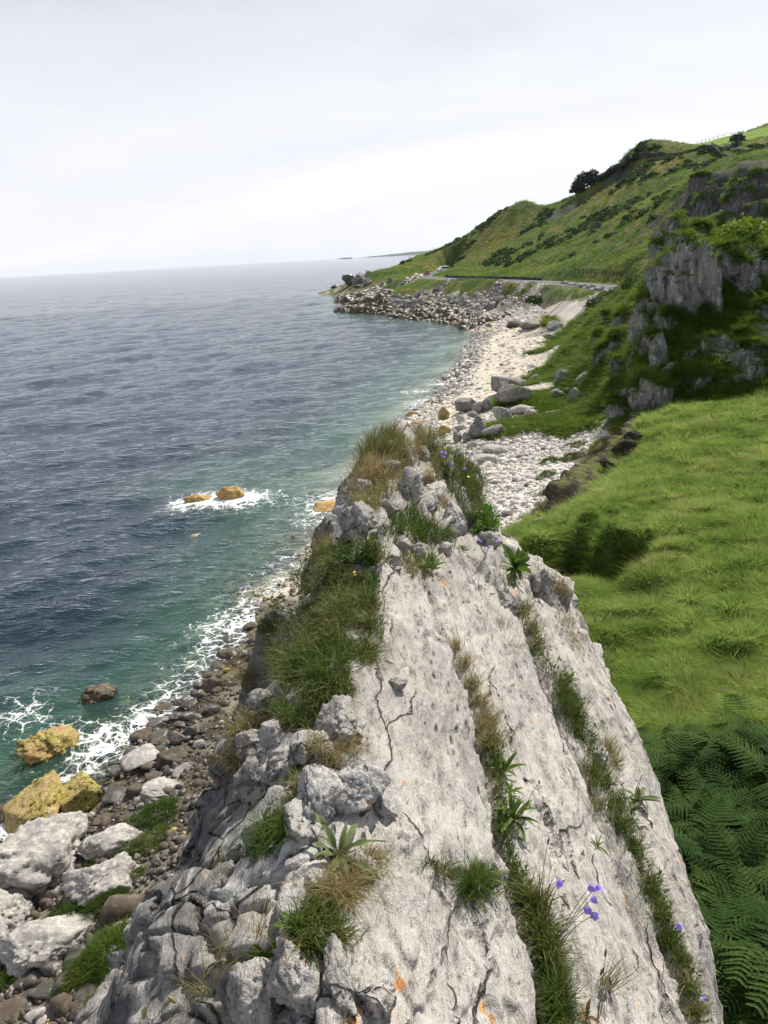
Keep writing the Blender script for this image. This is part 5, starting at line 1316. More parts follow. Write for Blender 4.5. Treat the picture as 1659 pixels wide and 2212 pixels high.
mp_ = len(prb); ii = (np.arange(nb_ - 1)[:, None] * mp_ + np.arange(mp_ - 1)[None]).ravel()
tag(link('earth_bank', mesh_np('earth_bank', Vb, np.stack([ii, ii + 1, ii + mp_ + 1, ii + mp_], 1), M_SOIL)), 'dark eroded earth bank at the seaward edge of the meadow', 'earth bank')

# ------------------------------------------------------------------ road, sea wall, fences, walls
M_ROAD = plain('worn_asphalt', (0.10, 0.10, 0.105), .9, .2, .15, .8)
M_PAINT = plain('road_paint', (0.7, 0.7, 0.68), .8, .2, .1, 3)
def ribbon(line, wdt, z, off=0.0):
    L_ = np.array(line); tg = np.gradient(L_, axis=0); tg /= np.linalg.norm(tg, axis=1, keepdims=True); nr_ = np.stack([tg[:, 1], -tg[:, 0]], 1)
    a, b = L_ + nr_ * (off - wdt / 2), L_ + nr_ * (off + wdt / 2)
    V = np.concatenate([np.column_stack([a, np.full(len(a), z)]), np.column_stack([b, np.full(len(b), z)])])
    n_ = len(L_); i = np.arange(n_ - 1)
    return V, np.stack([i, i + n_, i + n_ + 1, i + 1], 1)
V, Q = ribbon(road_s, 6.2, ROAD_Z + .03)
tag(link('road', mesh_np('road', V, Q, M_ROAD)), kind='structure')
for s_ in (-2.8, 2.8):
    V, Q = ribbon(road_s, .14, ROAD_Z + .036, s_)
    tag(link('road_edge_line', mesh_np('road_edge_line', V, Q, M_PAINT)), kind='structure')
dense = smooth_line(road_s, 2); acc = 0; mb = MB()
for a, b in zip(dense[:-1], dense[1:]):
    a, b = np.array(a), np.array(b); acc += np.linalg.norm(b - a)
    if int(acc / 3) % 2 == 0:
        tg = (b - a) / np.linalg.norm(b - a) ; nr_ = np.array([tg[1], -tg[0]]) * .06
        mb.add([(*(a - nr_), ROAD_Z + .036), (*(a + nr_), ROAD_Z + .036), (*(b + nr_), ROAD_Z + .036), (*(b - nr_), ROAD_Z + .036)], [(0, 1, 2, 3)])
tag(mb.build('road_centre_line', M_PAINT), kind='structure')
# sloping concrete sea wall of single panels
M_CONC = plain('weathered_concrete', (0.43, 0.395, 0.36), .95, .1, .14, .6)
M_CONC2 = plain('stained_concrete', (0.34, 0.31, 0.28), .95, .1, .16, .6)
bl, br, tr2, tl2 = [np.array(a) for a in AP]
sw = empty('sea_wall', bl, 'sloping pale concrete sea wall above the beach, made of rectangular panels', 'sea wall')
upn = np.cross(br - bl, tl2 - bl); upn /= np.linalg.norm(upn); upn = upn if upn[2] > 0 else -upn
for i in range(6):
    for j in range(2):
        u_0, u_1 = i / 6 + .006, (i + 1) / 6 - .006
        v_0, v_1 = (0, .545) if j == 0 else (.55, 1)
        def bil(u_, v_): return (bl * (1 - u_) + br * u_) * (1 - v_) + (tl2 * (1 - u_) + tr2 * u_) * v_
        q = [bil(u_0, v_0), bil(u_1, v_0), bil(u_1, v_1), bil(u_0, v_1)]
        lift = upn * (.10 + .035 * ((i * 7 + j * 3) % 3) + (0 if j else .06))
        mb = MB(); mb.add([a + lift - bl for a in q] + [a - upn * .6 - bl for a in q], [(0, 1, 2, 3), (7, 6, 5, 4), (0, 4, 5, 1), (1, 5, 6, 2), (2, 6, 7, 3), (3, 7, 4, 0)])
        mb.build('concrete_panel', M_CONC if (i + j) % 3 else M_CONC2, sw)
mb = MB()
for a, b in ((bl, br), (bl, tl2)):
    dn = np.array([0, 0, 1.0]); o_ = upn * .16
    side = np.cross(b - a, upn); side /= np.linalg.norm(side)
    mb.add([a + o_ - side * .3 - bl, b + o_ - side * .3 - bl, b + o_ + side * .0 - bl, a + o_ + side * .0 - bl, a - dn * 1 - side * .3 - bl, b - dn * 1 - side * .3 - bl, b - dn * 1 - bl, a - dn * 1 - bl], [(0, 1, 2, 3), (0, 4, 5, 1), (3, 2, 6, 7), (1, 5, 6, 2), (0, 3, 7, 4)])
mb.build('edge_kerb', M_CONC2, sw)
for k in range(16):
    a = tl2 * (1 - k / 15) + tr2 * (k / 15)
    o = link('rubble_stone', lib[k % 10]['grey_limestone']); o.location = (a[0] + .6, a[1], a[2] + .15); o.scale = (.8, .8, .5 + .2 * (k % 3)); o.rotation_euler = (0, 0, k)
    tag(o, 'grey stone in the row along the top of the sea wall', 'stone', 'stones along the top of the sea wall')
# low dark roadside wall
def wall_strip(line, hgt, thick, seed):
    """dry stone wall following the ground: a lumpy strip"""
    L_ = np.array(smooth_line(line, 2)); out = []
    sl_ = np.concatenate([[0], np.cumsum(np.linalg.norm(np.diff(L_, axis=0), axis=1))])
    n_ = max(4, int(sl_[-1] / .8)); tt_ = np.linspace(0, sl_[-1], n_)
    px_, py_ = np.interp(tt_, sl_, L_[:, 0]), np.interp(tt_, sl_, L_[:, 1]); pz_ = ground(px_, py_)
    tg = np.stack([np.gradient(px_), np.gradient(py_)], 1); tg /= np.linalg.norm(tg, axis=1, keepdims=True); nr_ = np.stack([tg[:, 1], -tg[:, 0]], 1)
    hh_ = hgt * (1 + .22 * fbm(np.stack([tt_ * .6, tt_ * 0, tt_ * 0 + seed], 1), 3, seed))
    prof = [(-.5, -.5), (-.5, .55), (-.32, 1.0), (.32, 1.0), (.5, .55), (.5, -.5)]
    V = np.stack([np.column_stack([px_ + nr_[:, 0] * thick * a, py_ + nr_[:, 1] * thick * a, pz_ + hh_ * b]) for a, b in prof], 1)
    V += (np.random.default_rng(seed).normal(0, .07, V.shape)) * min(1, hgt)
    m_ = len(prof); ii = np.arange(n_ - 1)[:, None] * m_ + np.arange(m_ - 1)[None]
    ii = ii.ravel()
    return V.reshape(-1, 3), np.stack([ii, ii + 1, ii + m_ + 1, ii + m_], 1)
M_DRYST = rock_mat('dark_field_stone', (0.055, 0.052, 0.045), (0.025, 0.025, 0.022), (0.13, 0.125, 0.115), .3, bump=1, bdist=.05, moss=((0.03, 0.045, 0.012), .7))
def wline(pts, key='r'):
    return [tuple(at_r(x, y, r)[:2]) for x, y, r in pts]
V, Q = wall_strip([(a[0] + .0, a[1]) for a in [np.array(p_) + np.array([.0, 0]) for p_ in [tuple(at_z(x, y, 6.9)[:2]) for x, y in ((934, 599.5), (975, 602), (1030, 603.2), (1080, 604.6), (1130, 606.6))]]], .75, .5, 3)
V[:, 0] += 3.9
tag(link('roadside_wall', mesh_np('roadside_wall', V, Q, M_DRYST)), 'long low dark wall along the inland side of the coast road', 'wall')
for pts, lb in (([(1383, 331, 309), (1429, 339, 303), (1490, 335, 298), (1537, 328, 294), (1560, 343, 289), (1601, 357, 283), (1659, 353, 278)], 'dark dry stone wall along the hill top below the bright field'), ([(1573, 333, 318), (1600, 325, 330), (1659, 324, 335)], 'short dark wall on the hill between two bright green fields'), ([(1537, 328, 294), (1555, 320, 330), (1600, 312, 352)], 'dark wall climbing the hill beside the bright field')):
    V, Q = wall_strip(wline(pts), 1.5, 1.1, 7)
    tag(link('field_wall', mesh_np('field_wall', V, Q, M_DRYST)), lb, 'wall')
def fence(label, line, spacing, hgt, rails, pw=.1):
    L_ = np.array(smooth_line(line, 1)); sl_ = np.concatenate([[0], np.cumsum(np.linalg.norm(np.diff(L_, axis=0), axis=1))])
    n_ = max(2, int(sl_[-1] / spacing)); tt_ = np.linspace(0, sl_[-1], n_)
    px_, py_ = np.interp(tt_, sl_, L_[:, 0]), np.interp(tt_, sl_, L_[:, 1]); pz_ = ground(px_, py_)
    root = empty('post_fence', (px_[0], py_[0], pz_[0]), label, 'fence')
    pm = MB(); pm.tube([(0, 0, -.4), (0, 0, hgt * .6), (.01, 0, hgt)], [pw * .55, pw * .5, pw * .45], 6); pm = pm.mesh('post', M_WOOD)
    for a, b, c_ in zip(px_, py_, pz_):
        o = link('post', pm, root); o.location = (a - px_[0], b - py_[0], c_ - pz_[0]); o.rotation_euler = (random.gauss(0, .04), random.gauss(0, .04), 0)
    for rz in rails:
        mb = MB(); mb.tube([(a - px_[0], b - py_[0], c_ - pz_[0] + rz) for a, b, c_ in zip(px_, py_, pz_)], [pw * .28] * n_, 4)
        mb.build('rail', M_WOOD, root)
    return root
fence('brown post and rail fence on the grass above the coast road', [tuple(hit(x, y, 100)[:2]) for x, y in ((1242, 593), (1275, 593), (1310, 598), (1340, 600), (1364, 600))], 1.9, 1.15, (.45, .8, 1.05), .17)
fence('thin post fence along the skyline above the bright field', wline([(1414, 330, 336), (1450, 319, 365), (1510, 306, 395), (1560, 297, 425), (1605, 289, 430)]), 5.0, 1.35, (1.0,), .16)
fence('short row of fence posts on the hill above the far dark cliff', wline([(1470, 388, 235), (1500, 372, 228), (1530, 366, 222)]), 4.0, 1.3, (.9,), .15)

# ------------------------------------------------------------------ vehicles on the coast road
M_RED = plain('dark_red_car_paint', (0.20, 0.016, 0.018), .3, .5, .05, 1)
M_VWHITE = plain('white_van_paint', (0.78, 0.78, 0.76), .35, .5, .03, 1)
M_GLASS = plain('dark_vehicle_glass', (0.02, 0.025, 0.03), .08, .6, .05, 1)
M_TYRE = plain('tyre_rubber', (0.02, 0.02, 0.02), .9, .2, .1, 6)
M_LAMP = plain('headlight_glass', (0.75, 0.75, 0.72), .2, .6, .03, 3)
def vehicle(name, label, cat, loc, yaw, paint, prof, glass_y, wd, hgt, wheelx):
    root = empty(name, loc, label, cat); root.rotation_euler = (0, 0, yaw)
    mb = MB(); n_ = len(prof); vs = []
    for s_ in (-1, 1):
        for (a, z_) in prof: vs.append((a, s_ * wd / 2 * (1.0 if z_ < hgt * .58 else .86), z_))
    mb.add(vs, [tuple(range(n_))[::-1], tuple(range(n_, 2 * n_))] + [(i, (i + 1) % n_, (i + 1) % n_ + n_, i + n_) for i in range(n_)])
    body = mb.build('body', paint, root)
    bv = body.modifiers.new('soft_edges', 'BEVEL'); bv.width = .06; bv.segments = 2
    (x0, x1, x2, x3, zb, zt) = glass_y
    for nm, q in (('windscreen', [(x0, -.4, zb), (x0, .4, zb), (x1, .34, zt), (x1, -.34, zt)]), ('rear_window', [(x3, .4, zb), (x3, -.4, zb), (x2, -.34, zt), (x2, .34, zt)])):
        sgn = 1 if nm == 'windscreen' else -1
        mb = MB(); mb.add([(a + sgn * .03, b * wd, c_) for a, b, c_ in q] + [(a - sgn * .05, b * wd, c_) for a, b, c_ in q], [(0, 1, 2, 3), (7, 6, 5, 4), (0, 4, 5, 1), (1, 5, 6, 2), (2, 6, 7, 3), (3, 7, 4, 0)]); mb.build(nm, M_GLASS, root)
    for s_ in (-1, 1):
        y_0, y_1 = s_ * wd * .47, s_ * wd * .445
        mb = MB(); mb.add([(x0 - .25, y_0, zb + .02), (x3 + .25, y_0, zb + .02), (x2 + .2, y_1, zt - .04), (x1 - .2, y_1, zt - .04)] + [(a, y_ * .9, z_) for a, y_, z_ in ((x0 - .25, y_0, zb + .02), (x3 + .25, y_0, zb + .02), (x2 + .2, y_1, zt - .04), (x1 - .2, y_1, zt - .04))], [(0, 1, 2, 3), (7, 6, 5, 4), (0, 4, 5, 1), (1, 5, 6, 2), (2, 6, 7, 3), (3, 7, 4, 0)]); mb.build('side_window', M_GLASS, root)
        xf = max(a for a, z_ in prof)
        mb = MB(); mb.box(xf - .08, xf + .02, s_ * wd * .36 - .16, s_ * wd * .36 + .16, hgt * .40, hgt * .49); mb.build('headlight', M_LAMP, root)
        for wx in wheelx:
            mb = MB(); mb.tube([(wx, s_ * (wd / 2 - .18), .32), (wx, s_ * (wd / 2 + .02), .32)], [.32, .32], 14); wl = mb.build('wheel', M_TYRE, root)
            mb = MB(); mb.tube([(wx, s_ * (wd / 2 + .02), .32), (wx, s_ * (wd / 2 + .035), .32)], [.19, .19], 10); mb.build('hub_cap', M_LAMP, wl)
    mb = MB(); xf = max(a for a, z_ in prof); mb.box(xf - .05, xf + .03, -.35, .35, hgt * .25, hgt * .36); mb.build('grille', M_TYRE, root)
    return root
cp_ = at_z(923, 594.5, ROAD_Z + .03)
vehicle('car', 'dark red car coming round the bend of the coast road', 'car', (cp_[0], cp_[1], ROAD_Z + .035), math.radians(-98), M_RED,
        [(-2.0, .28), (2.05, .28), (2.1, .62), (2.0, .80), (1.05, .93), (.45, 1.42), (-.95, 1.46), (-1.75, 1.0), (-2.05, .9)], (1.0, .5, -1.0, -1.68, .96, 1.38), 1.78, 1.5, (1.3, -1.3))
vp = at_r(957, 583, 318)
vehicle('van', 'small white van half hidden behind the bank at the road bend', 'van', (vp[0], vp[1], max(ROAD_Z + .035, float(ground(np.array([vp[0]]), np.array([vp[1]]))[0]) + .05)), math.radians(-150), M_VWHITE,
        [(-2.4, .35), (2.4, .35), (2.45, .8), (2.3, 1.1), (1.7, 1.25), (1.05, 1.95), (-2.3, 2.05), (-2.45, 1.2)], (1.62, 1.1, -2.32, -2.42, 1.25, 1.85), 1.95, 2.0, (1.55, -1.5))

# ------------------------------------------------------------------ trees and single bushes
def trunk_crown(name, label, loc, rw_, rh_, th, mat, seed, ls, nl, cat='tree', group=None):
    rg_ = np.random.default_rng(seed)
    root = empty(name, loc, label, cat, group)
    mb = MB(); tp = (rg_.normal(0, .08) * rw_, rg_.normal(0, .08) * rw_, th + rh_ * .6)
    mb.tube([(0, 0, -.5), (tp[0] * .4, tp[1] * .4, th * .6), tp], [rw_ * .10, rw_ * .075, rw_ * .02], 7)
    for k in range(5):
        a = rg_.uniform(0, 6.28); b = (tp[0] * .6, tp[1] * .6, th * .8)
        mb.tube([b, (b[0] + math.cos(a) * rw_ * .4, b[1] + math.sin(a) * rw_ * .4, b[2] + rh_ * .5), (b[0] + math.cos(a) * rw_ * .75, b[1] + math.sin(a) * rw_ * .75, b[2] + rh_ * .75)], [rw_ * .04, rw_ * .025, rw_ * .01], 5)
    mb.build('trunk', M_BARK, root)
    cr = link('crown', leaf_clump(rg_, nl, rw_, rh_, ls, mat, 'crown'), root); cr.location = (0, 0, th + rh_ * .35)
    return root
def gpt(x, y, r):
    p_ = at_r(x, y, r); return (p_[0], p_[1], float(ground(p_[:1], p_[1:2])[0]))
for k, (x, y, r, rw_, rh_, th, lb) in enumerate([(1262, 420, 338, 4.8, 5.4, .6, 'broad dark pine on the skyline, tallest of the dark pines'), (1247, 424, 340, 3.2, 3.6, .4, 'lower dark pine at the left of the dark pines on the skyline'), (1278, 412, 334, 3.6, 4.4, .5, 'dark pine at the right of the dark pines on the skyline')]):
    trunk_crown('pine_tree', lb, gpt(x, y, r), rw_, rh_, th, M_PINE, 800 + k, .5, 900, group='dark pines on the skyline')
trunk_crown('tree', 'round dark tree by the wall in the bright hill field', gpt(1592, 312, 345), 2.9, 2.7, 1.2, M_PINE, 810, .35, 700)
trunk_crown('tree', 'tiny wind bent tree standing on the hill crest', gpt(1376, 331, 311), 1.1, 1.8, .6, M_PINE, 811, .25, 260)
for k, (x, y, r, rw_, rh_, lb, mt) in enumerate([(1622, 515, 66, 1.3, 1.0, 'grey green bush at the back of the crag top by the picture edge', M_BUSH), (1605, 565, 58.5, 1.9, 1.3, 'bright green ivy bush over the right of the crag', M_SLOPEG), (1372, 610, 82, 1.5, 1.2, 'dark bush beside the top of the slope left of the crag', M_BUSH), (1340, 650, 92, 1.8, 1.4, 'round bush on the slope below the dark one', M_BUSH),
                                             (1290, 668, 112, 1.7, 1.3, 'bush on the slope beside the sea wall', M_BUSH), (1275, 715, 100, 1.6, 1.2, 'bush low on the slope above the pebbles', M_BUSH), (990, 526, 384, 1.7, 1.4, 'dark bush on the skyline of the far hill end', M_BUSH), (1155, 660, 160, 1.8, 1.2, 'dark bush at the lower corner of the sea wall', M_BUSH), (872, 574, 395, 2.2, 1.8, 'dark bush at the far end of the coast road', M_BUSH), (884, 571, 398, 1.8, 1.5, 'second dark bush at the far end of the coast road', M_BUSH)]):
    trunk_crown('bush', lb, gpt(x, y, r), rw_, rh_, .15, mt, 820 + k, .14 if r < 150 else .3, 700, 'bush')
# the dark hedge running up to the crest
rg = np.random.default_rng(21)
for k in range(15):
    t_ = k / 14
    x, y, r = 1292 + (1368 - 1292) * t_, 398 + (338 - 398) * t_ + 3, 330 - 20 * t_
    o = trunk_crown('hedge_bush', 'dark wind trimmed bush in the hedge climbing to the hill crest', gpt(x, y, r), rg.uniform(1.8, 2.6), rg.uniform(1.3, 2.1), .2, M_PINE, 840 + k, .33, 300, 'bush', 'hedge climbing to the hill crest')

# ------------------------------------------------------------------ far headland
prof = [(770, 557.2), (785, 556), (800, 553.5), (822, 552), (840, 549.5), (862, 547.5), (880, 545), (905, 543), (940, 541), (1000, 538), (1080, 534)]
V = []; 
for x, y in prof:
    d = ray(x, y); d = d / math.hypot(d[0], d[1])
    for r, hz in ((8300, -3), (8700, .55), (9000, 1.0), (9600, .4), (10200, -.05)):
        zt = max(1.0, 14 + d[2] * 9000)
        V.append((d[0] * r, d[1] * r, -3 if hz < 0 else zt * hz))
i = (np.arange(len(prof) - 1)[:, None] * 5 + np.arange(4)[None]).ravel()
M_FAR = plain('far_moorland', (0.07, 0.085, 0.05), .95, .1, .3, .004)
tag(link('headland', mesh_np('headland', V, np.stack([i, i + 5, i + 6, i + 1], 1), M_FAR)), kind='structure')
p_, f_ = rock_verts(3, 3, 9, 16, .1)
d = ray(748, 558.5); d = d / math.hypot(d[0], d[1]) * 8800
o = link('islet', mesh_np('islet', p_ * np.array([75, 50, 9]), f_, M_FAR)); o.location = (d[0], d[1], 1); o['kind'] = 'structure'
print('far', round(time.time() - T0, 1))

# ------------------------------------------------------------------ loose and protruding blocks of the ridge
def ridge_block(x, y, wpx, hpx, seed, lift=.25, crack=.10, yaw=None, stretch=1.0, mat=None):
    hp = ridge_hit(x, y)
    if hp is None: return
    loc, nr = hp; dist = np.linalg.norm(loc - CAM_POS)
    wm, hm = wpx / F * dist, hpx / F * dist
    p, f = rock_verts(seed, 5, 10, 60, .025, 0, 0, crack)
    p = p / np.abs(p).max(0) * np.array([wm / 2, hm / 2 * stretch, min(wm, hm) * .42])
    d = ray(x, y); d /= np.linalg.norm(d)
    zax = Vector(nr * .6 - d * .5 + np.array([0, 0, .3])).normalized()
    xax = Vector(c_r); xax = (xax - zax * xax.dot(zax)).normalized(); yax = zax.cross(xax)
    M = np.array(Matrix((xax, yax, zax)).transposed())
    if yaw is not None: p = p @ np.array(Matrix.Rotation(yaw, 3, 'Z')).T
    p = p @ M.T
    me = mesh_np('block', p, f, mat or M_RIDGE)
    zv = np.zeros(len(p)); gr = .35 * sstep(.2, -.3, p[:, 0] / wm)  # left side of the block takes the same painted shade grey
    fattr(me, 'lichen', .30 * sstep(.35, .8, fbm(p * 9 + seed, 2, seed))); fattr(me, 'shade_grey', gr); fattr(me, 'soil', zv); fattr(me, 'face', zv + .6)
    o = link('block', me, ridge); o.location = loc - off + np.array(zax) * min(wm, hm) * (lift - .35) * .4
for k, a in enumerate([(650, 2110, 130, 200, 1.0, .5), (725, 2120, 70, 160, 1.0, .3), (560, 2150, 120, 130, .6, .2), (790, 2150, 110, 110, .5, -.2), (690, 1740, 110, 150, .9, .3), (775, 1720, 130, 130, .9, -.3), (650, 1790, 90, 110, .7, .2), (820, 1745, 80, 60, .8, -.6),
                       (620, 1660, 90, 110, .6, .4), (560, 1700, 110, 130, .5, .2), (590, 1590, 60, 70, .8, 0), (740, 1570, 110, 130, .5, .3), (570, 1520, 56, 60, .9, .1), (855, 1480, 46, 36, .8, 0), (650, 1625, 50, 60, .7, 0), (785, 1870, 60, 60, .4, 0), (780, 1140, 90, 110, .8, .2), (840, 1105, 60, 50, .8, .1), (885, 1060, 60, 110, 1.0, -.35), (920, 1090, 70, 150, .8, -.4), (975, 1130, 70, 110, .6, -.4), (845, 1010, 60, 40, .7, 0), (910, 985, 36, 50, .9, -.2), (785, 1060, 44, 50, .8, 0), (870, 1180, 46, 40, .8, 0),
                       (905, 1200, 50, 46, .7, .2), (855, 1215, 46, 36, .7, 0), (960, 1190, 50, 40, .6, 0), (1060, 1170, 60, 70, .5, -.4), (1090, 1300, 60, 90, .35, -.4), (1240, 1500, 40, 50, .6, 0), (1270, 1590, 40, 60, .6, -.3), (1290, 1640, 46, 50, .6, -.3), (540, 1610, 60, 80, .6, .2), (1150, 1260, 46, 60, .4, -.3), (680, 1905, 50, 50, .5, 0)]):
    ridge_block(a[0], a[1], a[2], a[3], 900 + k, a[4], .13, a[5])

# ------------------------------------------------------------------ plants on the ridge
WIND = np.array([.12, -.05, 0])
def tuft(name, label, pxs, nb, hpx, wmm, tint, spread=.8, bend=.7, cat='grass tuft', group=None, mat=None, leaves=0, jitter=8, seed=1, seg=3, uplean=.5):
    """grass growing where the given picture points meet the rock; many blades, one plant"""
    rg_ = np.random.default_rng(seed)
    loc = None; bases, nrs, ds = [], [], []
    for (x, y, r_) in pxs:
        m = max(1, int(nb * r_ * r_ / sum(q[2] ** 2 for q in pxs) / 6))
        for _ in range(m):
            a, q = rg_.uniform(0, 6.28), r_ * math.sqrt(rg_.uniform())
            hp = ridge_hit(x + math.cos(a) * q, y + math.sin(a) * q * .8)
            if hp is None: continue
            bases.append(hp[0]); nrs.append(hp[1]); ds.append(np.linalg.norm(hp[0] - CAM_POS))
    if not bases: return None
    bases, nrs, ds = np.array(bases), np.array(nrs), np.array(ds)
    c = bases.mean(0)
    far = np.linalg.norm(bases - c, axis=1) < 1.2
    bases, nrs, ds = bases[far], nrs[far], ds[far]
    n_ = 6; B = np.repeat(bases, n_, 0); Nn = np.repeat(nrs, n_, 0); D_ = np.repeat(ds, n_)
    B = B + rg_.normal(0, .012, B.shape) * D_[:, None] / 3
    lump = fbm(B * 14, 3, seed)
    d = Nn * uplean + np.array([0, 0, 1.0 - uplean * .5]) + rg_.normal(0, .28 * spread, B.shape) + WIND + (B - c) * .5 / (np.abs(B - c).max() + 1e-6) * spread
    d /= np.linalg.norm(d, axis=1, keepdims=True)
    Ln = hpx / F * D_ * rg_.uniform(.45, 1.15, len(B)) * (1 + .5 * lump)
    tn = np.clip(rg_.uniform(*tint, len(B)) + .22 * lump, 0, 1)
    sets = [blades(B - c - d * .01, d, Ln, wmm * .001 * rg_.uniform(.7, 1.4, len(B)), bend * rg_.uniform(.1, 1.3, len(B)), seg, tn, rg_)]
    if leaves:
        ix = rg_.integers(0, len(B), leaves)
        dl = d[ix] + rg_.normal(0, .6, (leaves, 3)); dl /= np.linalg.norm(dl, axis=1, keepdims=True)
        sets.append(blades(B[ix] - c + d[ix] * Ln[ix, None] * rg_.uniform(.2, .7, leaves)[:, None], dl, Ln[ix] * .30, wmm * .001 * 3.6, rg_.uniform(.2, .8, leaves), 2, np.clip(rg_.uniform(.05, .45, leaves), 0, 1), rg_))
    o = link(name, blade_mesh(name, mat or M_TUFT, *sets)); o.location = c
    return tag(o, label, cat, group)

cpts_ = []
rg = np.random.default_rng(31)
while len(cpts_) < 120:
    x, y = rg.uniform(530, 830), rg.uniform(1180, 1530)
    if in_poly(x, y, CUSH): cpts_.append((x, y, 16))
tuft('grass_cushion', 'big thick cushion of green and straw coloured grass on the seaward edge of the ridge', cpts_, 19000, 42, 2.1, (.05, .90), 1.25, 1.2, 'grass cushion', None, None, 3500, seed=41, seg=3)
edge = [(560, 1270, 16), (545, 1330, 14), (535, 1400, 16), (528, 1460, 16), (575, 1235, 14), (550, 1300, 14), (620, 1205, 12), (700, 1195, 12)]
tuft('grass_tuft', 'straw coloured grass fringe on the sea side of the big cushion', edge, 2600, 74, 1.8, (.55, 1.0), 1.0, .9, seed=42)
tuft('grass_tuft', 'fresh green patch of long leaves at the near foot of the big cushion', [(690, 1470, 34), (660, 1440, 24), (720, 1440, 24)], 420, 80, 4.2, (.1, .4), 1.1, .8, seed=43)
tuft('herb_patch', 'bright green clover like herbs along the top of the big cushion', [(790, 1200, 22), (750, 1205, 22), (800, 1260, 20), (790, 1300, 16)], 700, 34, 5.5, (.1, .5), 1.2, .6, 'herbs', None, M_LEAF, 260, seed=44)
